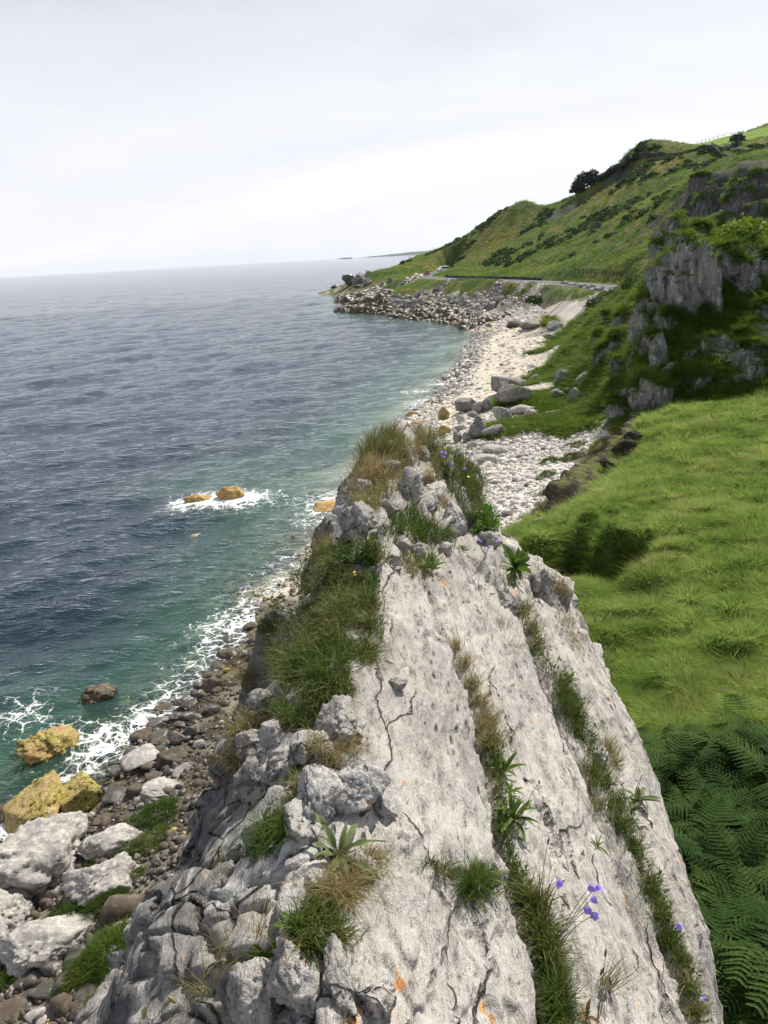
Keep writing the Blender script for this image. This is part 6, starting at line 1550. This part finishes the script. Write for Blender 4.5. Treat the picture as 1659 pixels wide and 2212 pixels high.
for k, a in enumerate([
    ('tall grey green grass tuft crowning the far end of the ridge', [(825, 960, 36), (800, 975, 26), (850, 955, 24)], 1700, 46, 3.0, (.3, .75), .8, .7),
    ('straw coloured grass tuft at the left of the ridge end', [(795, 1015, 30), (790, 1050, 28), (820, 1030, 22)], 1500, 44, 2.8, (.6, 1.0), .9, .8),
    ('straw grass between the rocks at the middle of the ridge end', [(860, 1000, 26), (890, 975, 24), (870, 1035, 22)], 1100, 44, 2.8, (.5, .95), .9, .8),
    ('green grass around the harebells at the right of the ridge end', [(960, 985, 36), (985, 1020, 34), (940, 960, 24), (1000, 1060, 32), (1020, 1040, 24)], 2200, 46, 3.0, (.1, .6), 1.0, .7),
    ('brownish grass on the far right corner of the ridge end', [(920, 950, 22), (905, 965, 18), (945, 1000, 18)], 700, 46, 2.6, (.45, .9), .9, .7),
    ('dark grassy tuft hanging over the dark cracked block', [(800, 1090, 22), (775, 1085, 18), (830, 1065, 18)], 800, 44, 2.8, (.4, .95), .9, .9),
    ('green herb mat across the ridge behind the upper slab', [(880, 1125, 30), (850, 1150, 24), (920, 1150, 28), (955, 1165, 24), (895, 1165, 22)], 1900, 34, 4.0, (.05, .5), 1.1, .7),
    ('dry grass wedged beside the leaning flaky blocks', [(935, 1060, 18), (955, 1090, 16), (925, 1035, 14)], 600, 36, 2.4, (.6, 1.0), .9, .8),
    ('grass at the right edge of the ridge above the leafy rosette', [(1030, 1075, 22), (1015, 1110, 20), (1045, 1050, 18)], 800, 40, 3.2, (.1, .6), .9, .7),
    ('pale grass patch at the top of the first crack', [(900, 1235, 20), (925, 1215, 16), (880, 1215, 16)], 600, 36, 2.6, (.3, .8), 1.0, .8),
    ('straw grass filling the upper first crack', [(985, 1400, 10), (1005, 1440, 11), (1020, 1480, 12), (1035, 1520, 12), (1050, 1570, 13), (1060, 1600, 14)], 1300, 44, 2.0, (.55, 1.0), .9, .9),
    ('brown green tuft ending the straw filled crack', [(1055, 1560, 14), (1065, 1610, 13)], 500, 52, 2.0, (.35, .9), .9, .9),
    ('fine grass in the upper second crack', [(1140, 1320, 10), (1150, 1360, 10), (1160, 1400, 11)], 500, 40, 2.0, (.3, .8), .9, .8),
    ('green grass ledge in the second crack above the loose pale chips', [(1215, 1500, 20), (1235, 1540, 20), (1250, 1580, 18), (1225, 1525, 18)], 1200, 46, 2.4, (.15, .65), 1.0, .8),
    ('moss and grass strip in the middle of the second crack', [(1275, 1670, 14), (1300, 1690, 16), (1330, 1740, 16), (1350, 1790, 16), (1365, 1830, 15)], 1300, 40, 2.2, (.1, .6), 1.0, .8),
    ('russet mossy tuft beside the second crack', [(1310, 1620, 16), (1325, 1650, 14)], 420, 30, 2.6, (.55, .95), 1.0, .7),
    ('grass strip in the lower second crack', [(1405, 1930, 14), (1425, 1980, 15), (1445, 2030, 16), (1465, 2075, 14)], 1100, 40, 2.2, (.1, .65), 1.0, .8),
    ('grass tuft in the second crack at the bottom of the picture', [(1490, 2140, 12), (1500, 2190, 12)], 360, 44, 2.0, (.3, .9), 1.0, .8),
    ('long bright grass in the lower first crack under the harebells', [(1160, 1960, 20), (1175, 2010, 20), (1185, 2060, 20)], 900, 60, 2.6, (.2, .7), 1.1, .9),
    ('dense dark grass in the first crack at the bottom of the picture', [(1195, 2110, 20), (1205, 2160, 22), (1210, 2205, 22)], 1000, 58, 2.2, (.1, .6), 1.0, .9),
    ('thin upright grass stems on the middle slab', [(1310, 2135, 8)], 60, 110, 2.0, (.4, .9), .7, .5),
    ('brown grass fringe on the right shoulder of the ridge', [(1405, 1530, 12), (1420, 1575, 10), (1215, 1275, 14), (1195, 1255, 10)], 420, 40, 2.0, (.6, 1.0), .9, .8),
    ('thin dry grass on the right slab', [(1225, 1350, 14), (1240, 1390, 12)], 220, 44, 1.8, (.6, 1.0), .9, .8),
    ('brown matted grass on the sea side below the cushion', [(520, 1590, 20), (510, 1640, 18), (545, 1560, 18)], 800, 56, 2.0, (.6, 1.0), 1.1, 1.1),
    ('round bright green cushion of fine leaves in the gully', [(595, 1800, 30), (575, 1830, 22)], 900, 60, 2.2, (.08, .4), 1.2, 1.0),
    ('tangled brown roots and grass under the grey leaved rosette', [(770, 1890, 30), (745, 1930, 26), (700, 1930, 24), (800, 1860, 18)], 1300, 60, 1.8, (.55, 1.0), 1.3, 1.2),
    ('green weeds low in the gully above the nearest blocks', [(690, 1980, 26), (650, 2000, 22), (720, 2020, 22), (670, 2040, 22)], 900, 54, 3.0, (.1, .7), 1.2, .9),
    ('mossy grass in the gully left of the overhanging block', [(640, 1740, 22), (650, 1700, 20), (620, 1770, 18)], 700, 44, 2.4, (.25, .8), 1.1, .9),
    ('brown dry tuft between the gully blocks', [(720, 1640, 22), (750, 1620, 20), (690, 1610, 18)], 600, 44, 2.0, (.5, 1.0), 1.1, 1.0),
    ('green leafy growth in the hole under the big cushion', [(640, 1555, 24), (610, 1540, 20), (690, 1540, 22)], 800, 50, 2.8, (.05, .6), 1.1, .9),
    ('fine green tuft in the hollow at the end of the short joint', [(1035, 1910, 26), (1020, 1930, 20)], 700, 62, 2.6, (.1, .5), 1.2, .8),
    ('small mossy grass in the short joint above the hollow', [(960, 1880, 16), (930, 1870, 14)], 260, 36, 2.0, (.2, .7), 1.1, .8),
    ('wispy grass hanging on the seaward face', [(480, 2050, 16), (510, 2080, 14), (470, 1900, 12)], 160, 90, 1.4, (.5, 1.0), 1.2, 1.2),
    ('grass stems along the bottom edge of the seaward face', [(440, 2150, 16), (560, 2020, 14)], 120, 100, 1.4, (.4, 1.0), 1.1, 1.1),
    ('tiny grass tuft on the open upper slab edge', [(1085, 1350, 8), (1110, 1400, 8)], 160, 26, 1.8, (.3, .9), 1.0, .8),
    ('yellowish grass in the corner under the second crack chips', [(1290, 1740, 14), (1280, 1700, 12)], 300, 40, 2.2, (.3, .8), 1.0, .8)]):
    tuft('grass_tuft', a[0], a[1], a[2], a[3], a[4], a[5], a[6], a[7], seed=60 + k)
def along(k, x0, x1):
    pts = [p_ for p_ in JOINTS[k]]; xs = np.linspace(x0, x1, int((x1 - x0) / 5) + 2)
    ysx = np.interp(xs, [p_[0] for p_ in pts], [p_[1] for p_ in pts]); return list(zip(xs, ysx))
for k, (j, x0, x1, hp_, tn, lb) in enumerate([('a', 1060, 1090, 40, (.2, .8), 'mixed grass and herbs in the first crack around the plantains'), ('a', 1092, 1150, 44, (.1, .6), 'green weeds filling the first crack below the large plantain'), ('b', 1165, 1245, 34, (.2, .8), 'mixed weeds along the upper part of the second crack'),
                                             ('b', 1245, 1335, 36, (.15, .8), 'mixed weeds along the middle of the second crack'), ('b', 1335, 1420, 36, (.1, .7), 'green weeds along the second crack below the bend'), ('b', 1420, 1512, 36, (.1, .7), 'green weeds along the lowest stretch of the second crack'), ('a', 1150, 1200, 42, (.15, .7), 'tall weeds in the lowest stretch of the first crack'), ('e', 1088, 1172, 24, (.3, .9), 'thin dry grass in the short crack behind the second one')]):
    tuft('grass_tuft', lb, [(x, y, 8) for x, y in along(j, x0, x1)], 480 if j == 'b' else 700, hp_, 2.4, tn, 1.1, .9, seed=260 + k, leaves=160)
M_MOSSB = leaf_mat('bright_moss', [(0.0, (0.04, 0.09, 0.01)), (1.0, (0.13, 0.24, 0.02))], trans=.3)
tuft('moss_clump', 'bright green ivy like clump on the right edge of the ridge', [(1050, 1105, 18), (1055, 1130, 18), (1060, 1090, 12)], 1300, 18, 6, (.1, .8), 1.2, .7, 'plant', None, M_MOSSB, 200, seed=120)

def leaf_blade(L_, wd, mat, seed, arch=.5, fold=.22, seg=7, wav=.0):
    rg_ = np.random.default_rng(seed); V = []; C = []
    for k in range(seg + 1):
        t_ = k / seg; w_ = wd * math.sin(math.pi * min(1, t_ * .92 + .08)) ** .8 * (1 - .15 * t_)
        z = L_ * (.55 * t_ - arch * t_ * t_); x = L_ * t_ * (1 - .18 * t_ * arch)
        wv = wav * math.sin(k * 2.3 + seed)
        for s_ in (-1, 0, 1): V.append((x, s_ * w_ * .5, z + abs(s_) * w_ * fold + wv * s_)); C.append(.35 + .4 * abs(s_) + .2 * t_ + rg_.normal(0, .06))
    i = (np.arange(seg)[:, None] * 3 + np.arange(2)[None]).ravel()
    me = mesh_np('leaf', V, np.stack([i, i + 1, i + 4, i + 3], 1), mat)
    fattr(me, 'tint', np.clip(C, 0, 1)); return me
def rosette(label, x, y, dpx, nl, wid, mat, seed, arch=.6, cat='plant', name='leafy_plant', tilt=.6, lift=.0, wav=.0):
    hp = ridge_hit(x, y)
    if hp is None: return None
    loc, nr = hp; dist = np.linalg.norm(loc - CAM_POS); R_ = dpx / 2 / F * dist * 1.15
    rg_ = np.random.default_rng(seed)
    root = empty(name, loc + nr * .005, label, cat)
    up = Vector(nr * tilt + np.array([0, 0, 1 - tilt])).normalized()
    root.rotation_euler = up.to_track_quat('Z', 'Y').to_euler()
    ms = [leaf_blade(R_, R_ * wid, mat, seed * 10 + k, arch * rg_.uniform(.6, 1.3), wav=R_ * wav) for k in range(3)]
    for k in range(nl):
        o = link('leaf', ms[k % 3], root)
        s_ = rg_.uniform(.6, 1.1); o.scale = (s_, s_ * rg_.uniform(.8, 1.2), s_)
        o.rotation_euler = (rg_.normal(0, .25), rg_.normal(0, .22) - (.5 if k > nl * .6 else 0) + lift, k * 2.4 + rg_.normal(0, .25))
    return root
rosette('grey green leaved rosette with thick curling leaves in the gully', 730, 1855, 190, 12, .13, M_GREYLEAF, 1, .7, wav=.03)
rosette('bright green broad leaved rosette on the right shoulder of the ridge', 1112, 1228, 105, 16, .32, M_LEAF, 2, .35, lift=-.25)
rosette('dark broad leaved plant beside the bright clump on the ridge', 1045, 1150, 90, 8, .36, M_LEAF, 3, .5)
rosette('narrow leaved plant at the start of the first crack', 935, 1232, 90, 13, .18, M_LEAF, 4, .5, lift=-.2)
rosette('large strap leaved plantain in the middle of the first crack', 1110, 1775, 120, 26, .15, M_LEAF, 5, .45, lift=-.3)
rosette('smaller strap leaved plantain above the large one in the first crack', 1088, 1668, 84, 15, .16, M_LEAF, 6, .45, lift=-.3)
rosette('strap leaved tuft in the hollow below the short joint', 1035, 1915, 120, 24, .09, M_LEAF, 7, .6, lift=-.3)
rosette('dark leafy plant in the second crack above the grass ledge', 1225, 1475, 60, 11, .26, M_LEAF, 8, .4)
rosette('dull green leafy plant in the middle of the second crack', 1375, 1730, 84, 12, .20, M_GREYLEAF, 9, .5, lift=-.2)
rosette('fern like dark plant in the gully above the overhanging block', 650, 1650, 120, 13, .14, M_LEAF, 10, .7)
rosette('single leaved sprig sticking out of the cushion over the slab', 825, 1388, 80, 4, .14, M_LEAF, 11, .3)
rosette('small plant on the slab right of the narrow leaved plant', 1000, 1190, 46, 9, .2, M_LEAF, 12, .4)
rosette('small leafy plant at the bottom of the gully', 625, 2010, 80, 7, .3, M_LEAF, 13, .5)
rosette('yellowish sprig at the sea side of the nearest blocks', 570, 2060, 90, 6, .22, M_LEAF, 14, .5)
rosette('little green rosette in a notch of the middle slab', 1290, 1830, 56, 9, .13, M_LEAF, 15, .4)
rosette('little dark rosette on the middle slab by the second crack', 1130, 1330, 40, 8, .18, M_LEAF, 16, .4)
rosette('small dark sprig low in the second crack', 1420, 1900, 44, 8, .2, M_LEAF, 17, .4)
rosette('reddish leaved sprig at the bottom edge of the middle slab', 1270, 2200, 60, 8, .25, M_DRY, 18, .5)
rosette('dark leafy sprig in the first crack between the two plantains', 1100, 1715, 60, 9, .22, M_LEAF, 19, .4)

# ------------------------------------------------------------------ flowers
def bell(mat, s_):
    mb = MB(); n_ = 10; prof = [(.12, 0), (.42, -.18), (.50, -.55), (.62, -.85), (.85, -1.0)]
    vs = []
    for r, z in prof:
        for k in range(n_):
            a = 2 * math.pi * k / n_; rr = r * (1 if z > -.8 else (1.1 if k % 2 else .82)); vs.append((rr * s_ * math.cos(a), rr * s_ * math.sin(a), z * s_))
    fs = [(i * n_ + k, i * n_ + (k + 1) % n_, (i + 1) * n_ + (k + 1) % n_, (i + 1) * n_ + k) for i in range(len(prof) - 1) for k in range(n_)]
    mb.add(vs, fs); return mb.mesh('flower', mat, True)
def stem_flower(label, base, tips, kind, mat, size, cat='flower', name='harebell', r=.0009):
    """thin stems rising from a foot on the rock to each flower"""
    hp = ridge_hit(*base)
    if hp is None: return
    loc = hp[0]; root = empty(name, loc, label, cat); d0 = np.linalg.norm(loc - CAM_POS)
    mb = MB()
    for (x, y) in tips:
        d = ray(x, y); d /= np.linalg.norm(d); tip = CAM_POS + d * d0 * .94 - loc
        side = np.cross(tip, (0, 0, 1.0)); 
        pts = [(0, 0, 0), tuple(tip * .35 + side * .05), tuple(tip * .75 + side * .06 + np.array([0, 0, .01])), tuple(tip)]
        rr_ = r * d0 / 2
        mb.tube(pts, [rr_, rr_ * .9, rr_ * .8, rr_ * .7], 5)
        s_ = size / F * d0 * .36
        if kind == 'bell': fm_ = bell(mat, s_ * 1.1)
        elif kind == 'seed':
            b_ = MB(); b_.tube([(0, 0, -s_ * 2), (0, 0, 0), (0, 0, s_ * 1.5), (0, 0, s_ * 3)], [s_ * .5, s_ * .8, s_ * .7, s_ * .2], 7); fm_ = b_.mesh('seed_head', mat)
        else:
            b_ = MB(); vs = [(0, 0, .1 * s_)]; n_ = 16
            for k in range(n_): a = 2 * math.pi * k / n_; rr = s_ * (1.0 if k % 2 else .62); vs.append((rr * math.cos(a), rr * math.sin(a), .22 * s_))
            b_.add(vs, [(0, 1 + k, 1 + (k + 1) % n_) for k in range(n_)]); b_.add([(0, 0, -.25 * s_)] + [(.3 * s_ * math.cos(k), .3 * s_ * math.sin(k), .05 * s_) for k in np.linspace(0, 6.28, 7)[:-1]], [(0, 1 + (k + 1) % 6, 1 + k) for k in range(6)]); fm_ = b_.mesh('flower', mat)
        o = link('seed_head' if kind == 'seed' else 'flower', fm_, root); o.location = tip; o.rotation_euler = (random.uniform(-.5, .5), random.uniform(-.5, .5), random.uniform(0, 6))
    mb.build('stem', M_STEM, root)
stem_flower('lone violet harebell nearest the plantain, left of the harebell group', (1165, 1985), [(1210, 1900)], 'bell', M_VIOLET, 26)
stem_flower('group of violet harebells on one stalk over the middle slab', (1180, 2050), [(1276, 1912), (1292, 1910), (1284, 1936), (1272, 1962), (1284, 1975)], 'bell', M_VIOLET, 24)
stem_flower('small violet harebell at the lower second crack', (1440, 2020), [(1467, 1996)], 'bell', M_VIOLET, 18)
stem_flower('pale violet harebell at the dark joint near the bottom right', (1520, 2170), [(1523, 2153)], 'bell', M_VIOLET, 13)
stem_flower('violet harebells at the far end of the ridge', (965, 1030), [(951, 974), (961, 975), (956, 984), (974, 999), (1003, 1008)], 'bell', M_VIOLET, 12)
stem_flower('single violet harebell on the far right of the ridge end', (1010, 1040), [(1021, 978)], 'bell', M_VIOLET, 11)
stem_flower('violet harebells above the bright leafy rosette', (1050, 1200), [(1034, 1163), (1040, 1166), (1054, 1179), (1071, 1165)], 'bell', M_VIOLET, 11)
stem_flower('tiny violet harebell on the right shoulder of the ridge', (1195, 1275), [(1180, 1267)], 'bell', M_VIOLET, 8)
stem_flower('yellow daisy like flower on a thin stalk at the ridge end', (1035, 1085), [(1032, 1007)], 'daisy', M_YELLOW, 15, 'flower', 'hawkbit')
stem_flower('smaller yellow flower left of the tall one at the ridge end', (1010, 1060), [(1012, 1030)], 'daisy', M_YELLOW, 9, 'flower', 'hawkbit')
stem_flower('yellow vetch flowers on the big cushion', (780, 1275), [(768, 1242), (772, 1236), (766, 1236)], 'daisy', M_YELLOW, 11, 'flower', 'vetch')
stem_flower('yellow flowers behind the big cushion', (800, 1180), [(812, 1168), (806, 1160), (795, 1163)], 'daisy', M_YELLOW, 8, 'flower', 'vetch')
stem_flower('yellow ragwort in front of the earth bank', (1255, 1270), [(1246, 1068), (1252, 1062), (1258, 1068)], 'daisy', M_YELLOW, 12, 'flower', 'ragwort', .0006)
stem_flower('small yellow flower on a tall thin stalk right of the leafy rosette', (1165, 1240), [(1164, 1142)], 'daisy', M_YELLOW, 10, 'flower', 'ragwort', .0006)
stem_flower('yellow ragwort in front of the meadow above the bracken', (1418, 1590), [(1412, 1472), (1420, 1474), (1416, 1478)], 'daisy', M_YELLOW, 11, 'flower', 'ragwort', .0006)
stem_flower('brown seed heads on thin stalks at the bottom of the middle slab', (1290, 2212), [(1300, 2100), (1308, 2060), (1318, 2120)], 'seed', M_STEM, 8, 'dry stalk', 'dry_stalk')
stem_flower('dark seed head on a long stalk beside the large plantain', (1112, 1790), [(1140, 1735), (1165, 1690)], 'seed', M_STEM, 6, 'dry stalk', 'dry_stalk')
stem_flower('dark seed head above the lone harebell', (1155, 1980), [(1184, 1818)], 'seed', M_STEM, 7, 'dry stalk', 'dry_stalk')
stem_flower('white seed clock on a thin stalk over the right slab', (1370, 1760), [(1380, 1690)], 'seed', plain('white_fluff', (.75, .75, .72), .9, .1, .1), 8, 'dry stalk', 'seed_clock')
M_SPIKE = plain('tan_seed_spikes', (0.30, 0.25, 0.11), .9, .1, .25, 60)
stem_flower('tan plantain seed spikes in front of the seaward face at the bottom left', (330, 2205), [(312, 2190), (372, 2160)], 'seed', M_SPIKE, 14, 'dry stalk', 'dry_stalk')

# ------------------------------------------------------------------ bracken thicket right of the ridge
def frond_mesh(seed, L_=.8):
    rg_ = np.random.default_rng(seed); V = []; Q = []; C = []
    def quad(a, b, c_, d_, tn):
        k = len(V); V.extend([a, b, c_, d_]); Q.append((k, k + 1, k + 2, k + 3)); C.extend([tn] * 4)
    npn = 12
    def ctr(t_): return np.array([L_ * (t_ * .92), 0, L_ * (.32 * t_ - .42 * t_ * t_)])
    for k in range(10):
        a, b = ctr(k / 10), ctr((k + 1) / 10); w_ = .006 * (1 - k / 11); quad(a + [0, -w_, 0], b + [0, -w_, 0], b + [0, w_, 0], a + [0, w_, 0], .7)
    for i in range(npn):
        t_ = .16 + .82 * i / npn; o_ = ctr(t_); pl = L_ * .36 * (1 - ((t_ - .2) / .85)) ** .75 + .02
        for s_ in (-1, 1):
            dirv = np.array([.42, s_ * .9, -.10 + rg_.normal(0, .06)]); dirv /= np.linalg.norm(dirv)
            perp = np.array([dirv[1], -dirv[0], 0]) * s_; m = 5; hw = L_ * .030
            for j in range(m):
                u_, u2 = j / m, (j + 1) / m
                p_ = o_ + dirv * pl * u_ + np.array([0, 0, -.12 * pl * u_ * u_]); p2 = o_ + dirv * pl * u2 + np.array([0, 0, -.12 * pl * u2 * u2])
                w1, w2 = hw * (1 - u_) ** .55, hw * (1 - u2) ** .55
                tn = np.clip(.35 + rg_.normal(0, .13) + .25 * u_, 0, 1)
                for e in (-1, 1):
                    quad(p_, p2, p2 + perp * e * w2 * (.75 if j % 2 else 1.1) + np.array([0, 0, w2 * .35]), p_ + perp * e * w1 + dirv * pl * .04 + np.array([0, 0, w1 * .35]), tn + .08 * e)
    me = mesh_np('frond', np.array(V), np.array(Q), M_BRACKEN, False); fattr(me, 'tint', C); return me
fr_m = [frond_mesh(k) for k in range(4)]
st = MB(); st.tube([(0, 0, -.1), (.02, 0, .35), (.05, 0, .62)], [.007, .006, .004], 5); st_m = st.mesh('stem', M_STEM)
rg = np.random.default_rng(51); cnt = 0; tries = 0
BPOLY = [(1440, 1680), (1490, 1660), (1540, 1640), (1600, 1630), (1690, 1600), (1700, 2300), (1480, 2300), (1520, 2100), (1500, 1900), (1430, 1750), (1390, 1600)]
while cnt < 190 and tries < 6000:
    tries += 1
    x, y = rg.uniform(1380, 1720), rg.uniform(1540, 2320)
    if not in_poly(x, y, BPOLY): continue
    d = ray(x, y); g = CAM_POS + d * ((6.35 - 14) / d[2])
    if math.hypot(g[0], g[1]) < 4.6: continue
    gz = float(ground(g[:1], g[1:2])[0])
    root = empty('bracken', (g[0], g[1], gz + rg.uniform(-.25, .3)), 'dark green bracken fern in the thicket right of the ridge', 'fern', 'bracken ferns right of the ridge')
    root.rotation_euler = (rg.normal(0, .12), rg.normal(0, .12), rg.uniform(0, 6.28))
    s0 = rg.uniform(.75, 1.15); root.scale = (s0,) * 3
    link('stem', st_m, root)
    for k in range(4):
        o = link('frond', fr_m[rg.integers(4)], root); o.location = (.05, 0, .6 - .05 * k)
        o.rotation_euler = (rg.normal(0, .2), rg.normal(-.05, .25), k * 1.57 + rg.normal(0, .35))
    cnt += 1
print('bracken', cnt)

# ------------------------------------------------------------------ grass among the boulders at lower left and on the beach
def ground_tuft(name, label, x, y, wpx, hgt, tint, seed, mat=None, nb=700, cat='grass tuft', group=None, wd=.010, flat=.6):
    g = hit(x, y)
    if g is None: return
    rw_ = wpx / 2 / F * np.linalg.norm(g - CAM_POS)
    rg_ = np.random.default_rng(seed)
    a = rg_.uniform(0, 6.28, nb); q = np.sqrt(rg_.uniform(0, 1, nb)); lump = 1 + .3 * np.sin(a * 3 + seed)
    bx, by = g[0] + np.cos(a) * q * rw_ * lump, g[1] + np.sin(a) * q * rw_ * lump * flat * 1.3
    bz = ground(bx, by) + hgt * 1.1 * (1 - q * q)
    d = np.stack([np.cos(a) * q * .7, np.sin(a) * q * .7, np.ones(nb)], 1) + rg_.normal(0, .25, (nb, 3)); d /= np.linalg.norm(d, axis=1, keepdims=True)
    c = np.array([g[0], g[1], g[2]])
    s_ = blades(np.stack([bx, by, bz], 1) - c, d, hgt * rg_.uniform(.6, 1.3, nb), wd, rg_.uniform(.2, 1.1, nb), 2, np.clip(rg_.uniform(*tint, nb), 0, 1), rg_)
    inner = MB(); p2, f2_ = rock_verts(seed, 2, 9, 14, .1)
    me = blade_mesh(name, mat or M_TUFT, s_); o = link(name, me); o.location = c
    return tag(o, label, cat, group)
M_GMOSS = leaf_mat('shore_grass', [(0.0, (0.035, 0.075, 0.008)), (0.5, (0.085, 0.15, 0.012)), (1.0, (0.22, 0.21, 0.04))], trans=.4)
for k, (x, y, w_, h_, tn, lb, nb) in enumerate([(335, 1768, 100, .22, (0, .5), 'bright green grass tuft against the ridge above the white ledge', 1500), (310, 1830, 110, .15, (.1, .8), 'olive grass strip under the bright tuft by the ridge', 1200), (150, 1990, 70, .2, (0, .45), 'dark green round tuft between the white boulders', 1000),
                                               (222, 1966, 90, .2, (0, .45), 'dark green tuft under the pitted boulder', 1100), (18, 2130, 60, .18, (.1, .8), 'olive tuft at the left edge of the picture', 800), (225, 2075, 150, .22, (.05, .8), 'largest grass patch at lower left beside the ridge', 2600), (260, 2150, 100, .2, (.05, .7), 'green patch below the largest one beside the ridge', 1400),
                                               (255, 2020, 90, .12, (.4, 1), 'yellowish thin grass above the largest patch', 900), (240, 1845, 60, .10, (.2, .9), 'small mossy patch on the white grey boulder', 500), (200, 1870, 40, .1, (0, .5), 'small grass tuft in the gap beside the largest boulder', 400), (285, 1900, 60, .12, (.1, .8), 'grass patch by the small brown stone', 700), (185, 2110, 80, .16, (.4, 1), 'browning grass left of the largest patch', 900)]):
    ground_tuft('grass_patch' if w_ > 95 else 'grass_tuft', lb, x, y, w_, h_, tn, 130 + k, M_GMOSS, nb)
for k, (x, y, w_, h_, tn, lb, nb) in enumerate([(1190, 1000, 50, .22, (.1, .7), 'green plant patch alone on the white cobbles', 600), (1180, 1030, 40, .2, (.3, .8), 'thin plant patch below the green one on the cobbles', 400), (1183, 1068, 40, .2, (.0, .6), 'small green patch nearest the ridge on the cobbles', 500), (1245, 965, 50, .2, (.2, .9), 'olive patch on the cobbles near the far grass', 500),
                                               (1290, 1005, 80, .25, (.3, 1), 'long yellowish patch on the cobbles below the earth bank', 900), (1235, 990, 44, .2, (.1, .7), 'pale green plants in the middle of the cobbles', 500), (1300, 965, 60, .3, (.6, 1), 'brownish grass beside the top of the earth bank', 700), (1225, 945, 44, .2, (.5, 1), 'brown dry plants on the cobbles by the grass edge', 400), (1340, 905, 60, .4, (.1, .6), 'dark grass where cobbles meet the crag foot', 700)]):
    ground_tuft('plant_patch', lb, x, y, w_, h_, tn, 160 + k, M_GMOSS, nb, 'plants', None, .03)

for k, (x, y) in enumerate([(1165, 1118), (1205, 1084), (1240, 1058), (1275, 1036), (1308, 1010), (1335, 975), (1352, 945), (1370, 922)]):
    ground_tuft('grass_tuft', 'brownish grass overhanging the top of the earth bank', x, y, 56, .35, (.35, .95), 180 + k, M_TUFT, 500, 'grass tuft', 'grass fringe on the earth bank', .022)

# ------------------------------------------------------------------ air
hz = NT('sea_haze_air')
pv = hz.n('VolumePrincipled', {'Color': (0.80, 0.86, 1.0, 1), 'Density': 2.9e-5, 'Anisotropy': 0.2})
hz.t.links.new(pv.outputs[0], hz.out.inputs[1])
mb = MB(); mb.box(-12000, 12000, -900, 12300, -8, 112)
o = mb.build('haze', hz.m); o['kind'] = 'stuff'
print('done', round(time.time() - T0, 1))
